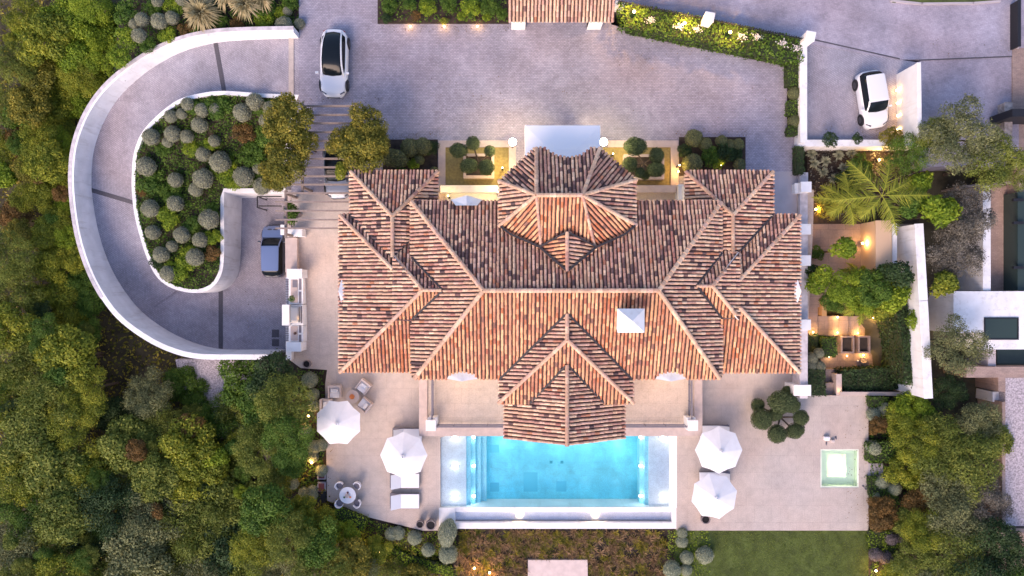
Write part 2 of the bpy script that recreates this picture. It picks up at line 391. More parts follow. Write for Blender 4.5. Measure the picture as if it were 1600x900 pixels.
def place_tree(kind, px, py, rpx, gz, tz, leafkey, label, group=None, name='tree', cat='tree', shape=None, squash=1.0):
    """crown centred on photo pixel, radius rpx; gz ground height, tz crown centre height"""
    tcount[0] += 1; i = tcount[0]; rnd = random.Random(i*7+3)
    p = P(px, py, tz); R = rpx*(H-tz)/F
    data = proto_crown((kind, (shape if shape is not None else i) % len(KINDS[kind])), **KINDS[kind][(shape if shape is not None else i) % len(KINDS[kind])])
    s = R/KRR[(kind, (shape if shape is not None else i) % len(KINDS[kind]))]*1.04
    t = thing(name, (p.x, p.y, gz), label, cat, group, rnd.uniform(0, 2*PI))
    c = bpy.data.objects.new('crown', data); C.objects.link(c); c.parent = t
    c.location = (0, 0, tz-gz); c.scale = (s, s, s*squash)
    c.material_slots[0].link = 'OBJECT'; c.material_slots[0].material = L[leafkey]
    if tz-gz > .9 and kind not in ('shrub',):
        k = bpy.data.objects.new('trunk', TRUNKS[i % 4]); C.objects.link(k); k.parent = t
        hs = (tz-gz)/4.0; k.scale = (s*KR[kind]/2.4, s*KR[kind]/2.4, hs)
    return t
def soft_patch(name, poly, zf, leafkey, label, cat, dens=60, leaf=.07, h=.25, seed=1, clump=1.2, kind=None, parent=None, asp=.55, flat=.6, up=.6, patch=.3):
    """dense low planting over a polygon (world xy)"""
    rng = np.random.default_rng(seed); xs = [p[0] for p in poly]; ys = [p[1] for p in poly]
    x0, x1, y0, y1 = min(xs), max(xs), min(ys), max(ys); n = int((x1-x0)*(y1-y0)*dens)
    X = rng.uniform(x0, x1, n); Y = rng.uniform(y0, y1, n)
    ins = np.zeros(n, bool); m = len(poly); j = m-1
    for i in range(m):
        xi, yi, xj, yj = poly[i][0], poly[i][1], poly[j][0], poly[j][1]
        if abs(yj-yi) > 1e-9:
            cnd = ((yi > Y) != (yj > Y)) & (X < (xj-xi)*(Y-yi)/(yj-yi)+xi); ins ^= cnd
        j = i
    X, Y = X[ins], Y[ins]; n = len(X)
    ph = rng.uniform(0, 6, 8)
    f = (np.sin(X*2.1*clump+ph[0]+1.3*np.sin(Y*1.7*clump+ph[1]))*np.cos(Y*2.4*clump+ph[2]+np.sin(X*1.1+ph[3]))+.6*np.sin(X*5.3*clump+ph[4])*np.sin(Y*4.7*clump+ph[5]))
    keep = (f > -1.6+patch*3*rng.random(n)); X, Y, f = X[keep], Y[keep], f[keep]; n = len(X)
    Z = np.array([zf(a, b) for a, b in zip(X, Y)])+h*(.15+.5*np.clip(f+.6, 0, 2)/1.6+.35*rng.random(n))
    nr = np.tile(np.array([0, 0, up]), (n, 1))
    V, Fq = leaves(np.stack([X, Y, Z], 1), nr, rng.uniform(.6, 1.4, n)*leaf, rng, asp, flat)
    c = np.clip(.5+.22*f+rng.normal(0, .2, n), 0, 1)
    o = mesh_np(name, V, Fq, np.stack([c]*3, 1), L[leafkey], parent)
    return tag(o, label, cat, kind=kind)
BALLS = []
for s in range(4):
    V, Fq, c = ball_data(50+s, n=2300, leaf=.04); o = mesh_np('ball', V, Fq, c, L['bluegrey'])
    BALLS.append(o.data); C.objects.unlink(o); bpy.data.objects.remove(o)
_m = MB(); _m.lathe((0, 0, 0), solid_core(.6, .95), 18); _o = _m.build('core', M['trunk'], smooth=True); CORE = _o.data; C.objects.unlink(_o); bpy.data.objects.remove(_o)
bn = [0]
ORD = ['', 'first', 'second', 'third', 'fourth', 'fifth', 'sixth', 'seventh', 'eighth', 'ninth', 'tenth', 'eleventh', 'twelfth', 'thirteenth', 'fourteenth', 'fifteenth', 'sixteenth', 'seventeenth', 'eighteenth', 'nineteenth', 'twentieth', 'twenty-first', 'twenty-second', 'twenty-third', 'twenty-fourth', 'twenty-fifth', 'twenty-sixth', 'twenty-seventh', 'twenty-eighth', 'twenty-ninth', 'thirtieth']
def rows(items, rowh):
    """items with px,py first -> (row, column, number in row) ; rows counted from the top of the photo"""
    it = sorted(items, key=lambda a: a[1]); out = []; cur = []; y0 = None
    for a in it:
        if y0 is None or a[1]-y0 > rowh: cur = []; out.append(cur); y0 = a[1]
        cur.append(a)
    res = []
    for r, row in enumerate(out):
        row.sort(key=lambda a: a[0])
        for c, a in enumerate(row): res.append((a, r+1, c+1, len(row)))
    return res
def where(r, c, n):
    return f'{ORD[r]} row down'+(f', {ORD[c]} from left' if n > 1 else ', alone')
def topiary_balls(items, gz, leafkey, look, zone, group, rowh=22, lift=.2, name='ball_shrub'):
    for a, r, c, n in rows(items, rowh):
        px, py, rp = a[:3]; sx = a[3] if len(a) > 3 else 1; bn[0] += 1
        z0 = gz(px, py) if callable(gz) else gz; tz = z0+rp*(H-z0)/F*.95*.8+lift; p = P(px, py, tz); R = rp*(H-tz)/F
        t = thing(name, (p.x, p.y, z0), f'{look} in {zone}, {where(r, c, n)}', 'shrub', group, bn[0]*1.3)
        o = bpy.data.objects.new('foliage', BALLS[bn[0] % 4]); C.objects.link(o); o.parent = t; o.location = (0, 0, tz-z0); s = R/.6
        o.scale = (s*sx, s/sx, s*.95); o.material_slots[0].link = 'OBJECT'; o.material_slots[0].material = L[leafkey]
        k = bpy.data.objects.new('stem', CORE); C.objects.link(k); k.parent = t; k.location = (0, 0, tz-z0); k.scale = (s*sx, s/sx, s*.95)
        k.material_slots[0].link = 'OBJECT'; k.material_slots[0].material = L_core(leafkey)
_lc = {}
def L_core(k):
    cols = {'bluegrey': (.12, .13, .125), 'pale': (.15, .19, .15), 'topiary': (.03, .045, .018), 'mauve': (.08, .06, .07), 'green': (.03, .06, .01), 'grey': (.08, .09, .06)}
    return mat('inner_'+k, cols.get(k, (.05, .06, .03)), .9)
def hedge(name, poly, z0, z1, leafkey, label, cat='hedge', seed=5, leaf=.06, dens=130, parent=None, group=None):
    """clipped hedge: leaf shell over a prism, dark twiggy inside"""
    t = thing(name, (sum(p[0] for p in poly)/len(poly), sum(p[1] for p in poly)/len(poly), z0), label, cat, group)
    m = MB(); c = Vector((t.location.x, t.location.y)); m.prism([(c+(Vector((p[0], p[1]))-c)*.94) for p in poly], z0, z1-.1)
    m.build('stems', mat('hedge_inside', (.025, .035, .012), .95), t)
    rng = np.random.default_rng(seed); P3 = []; N3 = []
    xs = [p[0] for p in poly]; ys = [p[1] for p in poly]; n = int((max(xs)-min(xs))*(max(ys)-min(ys))*dens)
    for _ in range(n):
        x = rng.uniform(min(xs), max(xs)); y = rng.uniform(min(ys), max(ys))
        if inside(x, y, poly):
            P3.append((x, y, z1+.10*math.sin(x*3.1+seed)*math.cos(y*2.7)+.06*rng.random()-.03)); N3.append((0, 0, 1))
    k = len(poly)
    for i in range(k):
        a = Vector((poly[i][0], poly[i][1])); b = Vector((poly[(i+1) % k][0], poly[(i+1) % k][1])); l = (b-a).length
        for _ in range(int(l*(z1-z0)*dens*.8)):
            q = a.lerp(b, rng.random()); nn = Vector((b.y-a.y, a.x-b.x)).normalized(); off = rng.normal(0, .05)
            P3.append((q.x+nn.x*off, q.y+nn.y*off, rng.uniform(z0, z1))); N3.append((nn.x, nn.y, .3))
    P3 = np.array(P3); V, Fq = leaves(P3, np.array(N3), rng.uniform(.6, 1.4, len(P3))*leaf, rng, .6, .6)
    c = np.clip(.5+.25*np.sin(P3[:, 0]*1.9+seed)*np.cos(P3[:, 1]*2.3)+rng.normal(0, .2, len(P3)), 0, 1)
    mesh_np('foliage', V, Fq, np.stack([c]*3, 1), L[leafkey], t); return t
# ---------------------------------------------------------------- lamps
def point(loc, e, col=GLOW, r=.06, parent=None):
    l = bpy.data.lights.new('lamp_light', 'POINT'); l.energy = e; l.color = col; l.shadow_soft_size = r
    o = bpy.data.objects.new('lamp_light', l); C.objects.link(o); o.location = loc
    if parent: rel(o, parent)
    return o
def garden_lamp(px, py, z, e, label, group, r=.075, hgt=.28, col=GLOW, bulb='bulb'):
    p = P(px, py, z+hgt); t = thing('garden_lamp', (p.x, p.y, z), label, 'lamp', group)
    m = MB(); m.tube((p.x, p.y, z), (p.x, p.y, z+hgt-.06), .03, .03, 8); m.lathe((p.x, p.y, z+hgt-.08), [(.03, 0), (r*1.15, .02), (r*1.15, .05)], 12)
    m.build('post', M['dark'], t)
    m = MB(); m.lathe((p.x, p.y, z+hgt-.028), [(r, 0), (r*1.02, .03), (r*.7, .07), (r*.2, .09)], 12); m.build('bulb', M[bulb], t, smooth=True)
    point((p.x, p.y, z+hgt+.30), e, col, .08, t); return t
random.seed(4)
# ================================================================ THE SETTING
def tz(X, Y):
    n = .35*math.sin(X*.31+1)*math.cos(Y*.27)+.2*math.sin(X*.83)*math.sin(Y*.71+2)
    z = -7.2-.03*max(0, -Y-15)+n                                   # below the garage court and the wood
    z = z+(3.4)*sm(-16, -9, X)                                     # rises under the villa
    z = z+1.6*sm(20, 28, X)*sm(-30, -12, Y)
    z = z-2.6*sm(-19, -30, Y)*(1-sm(24, 30, X))*sm(-20, -6, X)
    z = z+3.6*sm(14, 24, Y)*sm(-40, -22, X)*(1-sm(-16, -9, X))
    return z
ter = sheet('hillside', [(-60, -40), (60, -40), (60, 40), (-60, 40)], tz, M['terrain'], step=2.0, jitter=.12); tag(ter, kind='structure')
far = sheet('terrain', [(-700, -700), (700, -700), (700, 700), (-700, 700)], lambda x, y: -11.5, M['terrain'], step=200); tag(far, kind='structure')
def flat(z): return lambda x, y: z
def ground(name, pts, z, m, skirt=.5, step=3, kind='structure'):
    zf = z if callable(z) else flat(z)
    o = sheet(name, [(p.x, p.y) for p in pts], zf, m, step=step, skirt=skirt); return tag(o, kind=kind)
# entrance court, upper road
ground('entrance_court', PP([(467, -90), (955, -90), (955, 38), (965, 41), (1130, 76), (1237, 98), (1250, 110), (1250, 300), (455, 300), (467, 150)], 0), 0, M['court'], 8)
ground('upper_road', PP([(955, -90), (955, 10), (985, 12), (1100, 38), (1262, 68), (1405, 93), (1437, 93), (1580, 88), (1800, 70), (1800, -90)], .02), .02, M['road'], 5)
ground('side_court', PP([(1250, 60), (1262, 56), (1405, 93), (1437, 98), (1437, 222), (1250, 222)], -.01), -.01, M['drive'], 8)
ground('neighbour_drive', PP([(1437, 93), (1580, 88), (1592, 90), (1592, 260), (1437, 260)], -.03), -.03, M['road'], 8)
ground('far_forecourt', PP([(1592, 75), (1900, 75), (1900, 300), (1592, 300)], -.035), -.035, M['brick'], 8)
ground('pavement', PP([(1395, -60), (1395, 3), (1440, 5), (1520, 4), (1562, 1), (1562, -60)], .12), .12, M['lawnbase'], .3)
def kerb(name, pts, w, z0, z1, m):
    """low strip along a polyline (world points)"""
    mb = MB()
    for a, b in zip(pts[:-1], pts[1:]):
        d = (b-a).xy.normalized(); mb.obox((a.xy+b.xy)/2, d, (b-a).xy.length+w*.5, w, z0, z1)
    return tag(mb.build(name, m), kind='structure')
kerb('kerb', PP([(1392, 1), (1440, 6), (1520, 5), (1562, 2)], .1), .14, 0, .16, M['paleslab'])
kerb('kerb', PP([(1589, -60), (1590, 75)], .1), .16, 0, .14, M['paleslab'])
kerb('threshold_strip', PP([(1262, 60), (1405, 92)], 0), .10, -.02, .026, M['drain'])
kerb('threshold_strip', PP([(1437, 94), (1585, 88)], 0), .08, -.02, .028, M['drain'])
kerb('brick_band', PP([(455, 60), (455, 146)], 0), .35, -.02, .006, M['stone'])
# spiral drive
OUT = [(467, 60, 0), (400, 62, -.35), (345, 66, -.8), (300, 76, -1.2), (262, 92, -1.6), (225, 116, -2.0), (190, 148, -2.5), (165, 185, -2.9), (148, 230, -3.2), (143, 275, -3.6), (146, 320, -4.0), (156, 370, -4.4), (172, 415, -4.8), (195, 455, -5.1), (225, 490, -5.4), (265, 518, -5.7), (305, 536, -5.9), (345, 545, -6), (400, 546, -6), (447, 546, -6)]
INN = [(467, 148, 0), (410, 146, -.35), (350, 142, -.8), (312, 146, -1.2), (278, 156, -1.6), (246, 180, -2.0), (221, 208, -2.5), (209, 240, -2.9), (206, 270, -3.2), (206, 300, -3.6), (210, 335, -4.0), (218, 368, -4.4), (229, 402, -4.8), (243, 430, -5.1), (262, 447, -5.4), (288, 454, -5.7), (315, 456, -5.9), (345, 452, -6), (400, 452, -6), (447, 452, -6)]
def iz(py):    # height of the island's rim by photo row
    for (a, za), (b, zb) in zip([(140, .12), (180, -.6), (240, -1.9), (300, -2.6)], [(180, -.6), (240, -1.9), (300, -2.6), (480, -3.1)]):
        if py <= b: return za+(zb-za)*max(0, (py-a)/(b-a))
    return -3.1
o_w = [P(*a) for a in resample(OUT, 6)]
inn = [(a[0], a[1], a[2], iz(a[1])) for a in INN]
i_w = []
for k, a in enumerate(resample([(x, y, z) for x, y, z in INN], 6)):
    q = P(a[0], a[1], iz(a[1])) if k/6 <= 14 else P(*a)
    i_w.append(Vector((q.x, q.y, a[2])))
mb = MB(); n = len(o_w)
vs = o_w+i_w; mid = []
K = 5
for k in range(n):
    for j in range(K+1): mid.append(o_w[k].lerp(i_w[k], j/K))
mb.add(mid, [(k*(K+1)+j, k*(K+1)+j+1, (k+1)*(K+1)+j+1, (k+1)*(K+1)+j) for k in range(n-1) for j in range(K)])
tag(mb.build('drive', M['drive']), kind='structure')
ground('garage_court', PP([(300, 440), (345, 470), (345, 560), (470, 560), (470, 290), (340, 290)], -6.03), -6.03, M['drive'], .5)
for nm, a, b in (('drain_channel', (338, 66, -.78), (348, 143, -.78)), ('drain_channel', (140, 298, -3.80), (206, 298, -3.80)), ('drain_channel', (347, 452, -5.985), (347, 547, -5.985))):
    kk = {338: 13, 140: 57, 347: 102}[a[0]]; A, B = o_w[kk], i_w[kk]; mb = MB(); q = (o_w[kk+1]-o_w[kk]); q2 = (i_w[kk+1]-i_w[kk]); q = q.normalized()*.17; q2 = q2.normalized()*.17
    zz = Vector((0, 0, .02)); mb.add([A+q+zz, A-q+zz, B-q2+zz, B+q2+zz], [(0, 1, 2, 3)]); tag(mb.build(nm, M['drain']), kind='structure')
# outer retaining wall of the drive
HW = [1.2, 1.3, 1.4, 1.45, 1.5, 1.6, 1.75, 1.9, 2.0, 2.1, 2.2, 2.4, 2.6, 2.9, 3.2, 3.5, 3.8, 4.0, 4.1, 4.1]
hw = [a[0] for a in resample([(h, 0) for h in HW], 6)]
t = thing('retaining_wall', o_w[60], 'tall curved white retaining wall around the outside of the spiral driveway', 'wall')
mb = MB(); cp = MB(); n = len(o_w); th = .38
ring = []
for k in range(n):
    d = (o_w[min(k+1, n-1)]-o_w[max(k-1, 0)]); d.z = 0; d.normalize(); nrm = Vector((d.y, -d.x, 0))
    if k <= 2: nrm = Vector((0, 1, 0))
    c = Vector((0, 0, 0)); out = nrm if (nrm.dot(o_w[k]-Vector((-22, 3, 0))) > 0) else -nrm
    zt = o_w[k].z+hw[k]; ring.append((o_w[k], out, zt))
vs = []
for p, out, zt in ring:
    q = p+out*th; vs += [(p.x, p.y, p.z-.6), (p.x, p.y, zt), (q.x, q.y, zt), (q.x, q.y, -9 if p.z < -1 else -3)]
fs = []
for k in range(n-1):
    for j in range(4): fs.append((k*4+j, k*4+(j+1) % 4, (k+1)*4+(j+1) % 4, (k+1)*4+j))
fs += [(3, 2, 1, 0), tuple((n-1)*4+j for j in range(4))]
mb.add(vs, fs); mb.build('wall_body', M['whitewall'], t)
vs = []
for p, out, zt in ring[:int(n*.70)]:      # weathered top, upper part only
    a = p+out*(th*.42); q = p+out*(th+.03); vs += [(a.x, a.y, zt+.003), (a.x, a.y, zt+.02), (q.x, q.y, zt+.02), (q.x, q.y, zt-.1)]
nn = len(vs)//4
cp.add(vs, [(k*4+j, k*4+(j+1) % 4, (k+1)*4+(j+1) % 4, (k+1)*4+j) for k in range(nn-1) for j in range(4)]+[(3, 2, 1, 0), tuple((nn-1)*4+j for j in range(4))])
cp.build('coping', M['coping'], t)
# island with its white rim
ISL = [(467, 148), (410, 146), (350, 142), (312, 146), (278, 156), (246, 180), (221, 208), (209, 240), (206, 270), (206, 300), (210, 335), (218, 368), (229, 402), (243, 430), (262, 447), (288, 456), (312, 457), (333, 448), (346, 428), (350, 400), (350, 350), (350, 300)]
isl = resample(ISL, 4)+[(442, 300), (446, 297), (450, 240), (462, 160)]
iw = [P(a[0], a[1], iz(a[1])) for a in isl]
def isz(x, y):
    z = -2.0
    for _ in range(3): z = iz(450-y*F/(H-z))
    return z
t = thing('retaining_wall', iw[40], 'white rim wall around the planted island inside the driveway loop', 'wall')
mb = MB(); n = len(iw); vs = []
ctr = Vector((-21.5, 7, 0))
inner = []
for k in range(n):
    d = iw[(k+1) % n]-iw[k-1]; d.z = 0; d.normalize(); nrm = Vector((-d.y, d.x, 0))
    q = iw[k]+nrm*.27
    if not inside(q.x, q.y, [(v.x, v.y) for v in iw]): q = iw[k]-nrm*.27
    inner.append(q)
    vs += [(iw[k].x, iw[k].y, min(-6.3, iw[k].z-2) if isl[k][1] > 200 else -4), (iw[k].x, iw[k].y, iw[k].z), (q.x, q.y, iw[k].z), (q.x, q.y, iw[k].z-.6)]
mb.add(vs, [(k*4+j, k*4+(j+1) % 4, ((k+1) % n)*4+(j+1) % 4, ((k+1) % n)*4+j) for k in range(n) for j in range(3)])
mb.build('wall_body', M['whitewall'], t)
ISLP = [(q.x, q.y) for q in inner]
ground('island_bed', [Vector((x, y, 0)) for x, y in ISLP], lambda x, y: isz(x, y)-.18, M['soil'], .5, 1.0)
# terraces
def pz(x, y):       # west terrace falls gently from the court to the pool
    py = 450-y*F/(H+.5); return PZ*sm(300, 560, py)
ground('pool_terrace', PP([(452, 300), (700, 300), (700, 600), (700, 680), (688, 684), (688, 826), (686, 829), (660, 829), (575, 808), (511, 782), (508, 600), (511, 578), (470, 575), (449, 560)], PZ), pz, M['stone'], 7, 1.5)
def ez(x, y):
    py = 450-y*F/(H+.5); return PZ*sm(300, 560, py)
ground('pool_terrace', PP([(1050, 300), (1262, 300), (1262, 618), (1357, 618), (1357, 702), (1342, 702), (1282, 702), (1282, 762), (1342, 762), (1342, 702.1), (1357, 702.1), (1357, 829), (1057, 829), (1057, 600)], PZ), ez, M['stone'], 7, 1.5)
ground('side_path', PP([(1205, 268), (1245, 268), (1245, 360), (1205, 360)], .005), .008, M['paleslab'], .3)
ground('lawn', PP([(1057, 829), (1357, 829), (1357, 1000), (1057, 1000)], PZ-.12), PZ-.12, M['lawnbase'], 6)
ground('flower_bed', PP([(708, 822), (1060, 822), (1060, 1000), (708, 1000)], PZ-.7), PZ-.7, M['soil'], 6)
ground('stone_slab', PP([(825, 875), (918, 875), (920, 1000), (824, 1000)], PZ-.45), PZ-.45, mat('pink_slab', (.62, .50, .46), .85, noise=.12, nscale=2), .4)
def sz(x, y):
    # planted slope south of the terrace
    return PZ-.25-2.3*sm(-16.3, -24, y)-1.2*sm(-14, -22, x)
ground('planted_slope', PP([(400, 556), (470, 572), (512, 577), (512, 783), (575, 808), (660, 828), (712, 826), (715, 1000), (540, 1000), (480, 850), (440, 780), (400, 700)], PZ-.3), sz, M['soil'], 6, 1.2)
ground('gravel_patch', PP([(272, 562), (455, 560), (450, 680), (300, 690)], -5.5), lambda x, y: -5.6+.1*math.sin(x), M['gravel'], 1)
def nz_(x, y): return -.15-1.6*sm(-17, -30, x)
NWB = PP([(190, -60), (469, -60), (469, 47), (400, 47), (340, 50), (300, 57), (262, 70), (228, 86), (180, 120), (160, 100), (170, 0)], -.3)
ground('garden_bed', NWB, nz_, M['soil'], 6, 1.5)
ground('garden_bed', PP([(590, -90), (795, -90), (795, 37), (590, 37)], .06), .06, M['soil'], .3)
# walls of the side court, garden wall with piers (a wall box between two photo points at top height)
def wallbox(name, pts, z0, z1, wd, m, label, cat='wall', group=None, cap=None, parts=True):
    t = thing(name, P(pts[0][0], pts[0][1], z1).xy.to_3d()+Vector((0, 0, z0)), label, cat, group); mb = MB(); cb = MB()
    for a, b in zip(pts[:-1], pts[1:]):
        A, B = P(a[0], a[1], z1), P(b[0], b[1], z1); d = (B-A).xy; mb.obox((A.xy+B.xy)/2, d, d.length, wd, z0, z1-.06); cb.obox((A.xy+B.xy)/2, d, d.length+.06, wd+.05, z1-.06, z1)
    mb.build('wall_body', m, t, bevel=.01); cb.build('coping', cap or m, t, bevel=.012); return t
wallbox('garden_wall', [(1256, 62), (1256, 222)], -.5, 1.1, .42, M['whitewall'], 'white wall between the entrance court and the side court with the white city car')
wallbox('garden_wall', [(1248, 223.5), (1437, 223.5)], -4, .55, .42, M['whitewall'], 'low white wall below the white city car, closing the side court')
t = wallbox('garden_wall', [(1436, 98), (1437.5, 216)], -.5, 2.5, .22, M['white'], 'white wall beside the white city car, washed by four small floor lamps')
wallbox('boundary_wall', [(1436, 350), (1443, 470), (1451, 622)], -4, 1.9, .55, M['whitewall'], 'long tall white boundary wall between the lit garden and the neighbouring house')
wallbox('garden_wall', [(1256, 270), (1256, 300)], -4, .35, .55, M['coping'], 'short grey wall beside the path north of the villa east side', cap=M['coping'])
wallbox('garden_wall', [(1256, 300), (1256, 622)], -4, .45, .50, M['coping'], 'long grey wall between the villa east side and the stepped garden', cap=M['coping'])
wallbox('parapet', [(455, 372), (455, 425)], -7, .25, .78, M['stonecoping'], 'broad pale parapet above the blue grey hatchback', cap=M['stonecoping'])
wallbox('retaining_wall', [(451, 300), (451, 368)], -7, .03, .28, M['stonecoping'], 'retaining wall under the outer ends of the long pergola beams')
wallbox('retaining_wall', [(451, 434), (451, 562)], -7, -.4, .35, M['whitewall'], 'white retaining wall behind the outdoor kitchen above the garage court')
def pier(px, py, sx, sy, z1, label, z0=-1.2, group=None):
    A = P(px-sx/2, py-sy/2, z1); B = P(px+sx/2, py+sy/2, z1); t = thing('wall_pier', ((A.x+B.x)/2, (A.y+B.y)/2, z0), label, 'pier', group)
    m = MB(); m.box(A.x+.03, B.y+.03, z0, B.x-.03, A.y-.03, z1-.12); m.build('shaft', M['whitewall'], t)
    m = MB(); m.box(A.x, B.y, z1-.12, B.x, A.y, z1); m.build('cap', M['white'], t, bevel=.015); return t
G = 'white piers along the east garden wall'
for k, (x, y, nm) in enumerate([(1260, 292, 'northernmost, beside the grey path'), (1259, 358, 'just north of the round clipped orange tree'), (1259, 407, 'level with the middle of the roof hips'), (1259, 507.5, 'beside the upper garden steps')]):
    pier(x, y, 16.5, 16.5, 1.2, 'square white pier on the east garden wall, '+nm, group=G)
pier(1248, 294, 12, 16, .6, 'lower white pier tucked behind the northernmost garden wall pier')
pier(1254, 610, 27, 17, .7, 'wide white pier at the south end of the east garden wall')
pier(460, 363, 24, 13, .9, 'white pier beside the blue grey hatchback at the pergola end', -7)
pier(441, 359, 6, 16, -1.6, 'slim white post at the nose of the blue grey hatchback', -6.1)
pier(460, 427.5, 24, 15, .9, 'white pier at the north end of the outdoor kitchen', -2)
pier(459, 542, 23, 15, .4, 'white pier at the south end of the outdoor kitchen', -2)
def post(px, py, s, z1, label, rot=0):
    p = P(px, py, z1); k = s*(H-z1)/F/2; t = thing('gate_pier', (p.x, p.y, 0), label, 'pier', None); c, sn = math.cos(rot), math.sin(rot)
    def sq(f): return [(p.x+f*k*(c*a-sn*b), p.y+f*k*(sn*a+c*b)) for a, b in ((-1, -1), (1, -1), (1, 1), (-1, 1))]
    m = MB(); m.prism(sq(.9), 0, z1-.14); m.build('shaft', M['whitewall'], t); m = MB(); m.prism(sq(1), z1-.14, z1); m.build('cap', M['white'], t, bevel=.02)
post(1267, 56, 15, 2.3, 'white gate pier at the corner of hedge, road and side court', -.2)
post(1109, 26, 15, 2.3, 'white pier halfway along the railing hedge by the road', -.2)
wallbox('garden_wall', [(962, 5), (990, 10)], 0, 1.0, .35, M['whitewall'], 'short white wall between the gatehouse roof and the road hedge')
# road railing beside the hedge
t = thing('railing', P(1100, 20, 0), 'dark picket railing between the hedge and the upper road', 'railing')
for (a, b) in (((968, 0), (1101, 27)), ((1117, 30), (1259, 60))):
    A, B = P(a[0], a[1], 1.8), P(b[0], b[1], 1.8); m = MB(); d = (B-A).xy; n = int(d.length/.16)
    for k in range(n+1):
        q = A.lerp(B, k/n); m.tube((q.x, q.y, .2), (q.x, q.y, 1.85), .022, .022, 5)
    m.build('picket', M['dark'], t).__setitem__('kind', 'stuff'); m = MB(); m.obox((A.xy+B.xy)/2, d, d.length, .05, 1.6, 1.65); m.obox((A.xy+B.xy)/2, d, d.length, .05, .2, .26); m.build('rail', M['dark'], t)
# ================================================================ ROOFS
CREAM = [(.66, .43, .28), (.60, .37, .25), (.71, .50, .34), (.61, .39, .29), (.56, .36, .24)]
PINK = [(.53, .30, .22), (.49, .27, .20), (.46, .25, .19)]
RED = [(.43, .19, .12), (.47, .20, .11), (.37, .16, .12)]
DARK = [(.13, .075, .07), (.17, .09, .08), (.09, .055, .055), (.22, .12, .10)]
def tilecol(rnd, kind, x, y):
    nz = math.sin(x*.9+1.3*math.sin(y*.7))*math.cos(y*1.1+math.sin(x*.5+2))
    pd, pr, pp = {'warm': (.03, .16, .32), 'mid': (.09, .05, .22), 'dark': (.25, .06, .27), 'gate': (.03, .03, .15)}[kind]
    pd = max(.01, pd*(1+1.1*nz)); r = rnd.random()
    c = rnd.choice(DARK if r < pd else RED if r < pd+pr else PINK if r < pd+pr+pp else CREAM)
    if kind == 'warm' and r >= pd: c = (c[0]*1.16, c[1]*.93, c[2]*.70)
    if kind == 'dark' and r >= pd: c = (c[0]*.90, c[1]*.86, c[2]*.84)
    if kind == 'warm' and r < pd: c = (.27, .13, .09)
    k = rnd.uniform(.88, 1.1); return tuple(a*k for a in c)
def plane_of(defs):
    a, b, c = [P(*d) for d in defs[:3]]; n = (b-a).cross(c-a).normalized()
    if n.z < 0: n = -n
    return a, n
def on_plane(px, py, pl):
    a, n = pl; o = Vector((0, 0, H)); d = P(px, py, 0)-o; t = (a-o).dot(n)/d.dot(n); return o+d*t
PITCH = .238
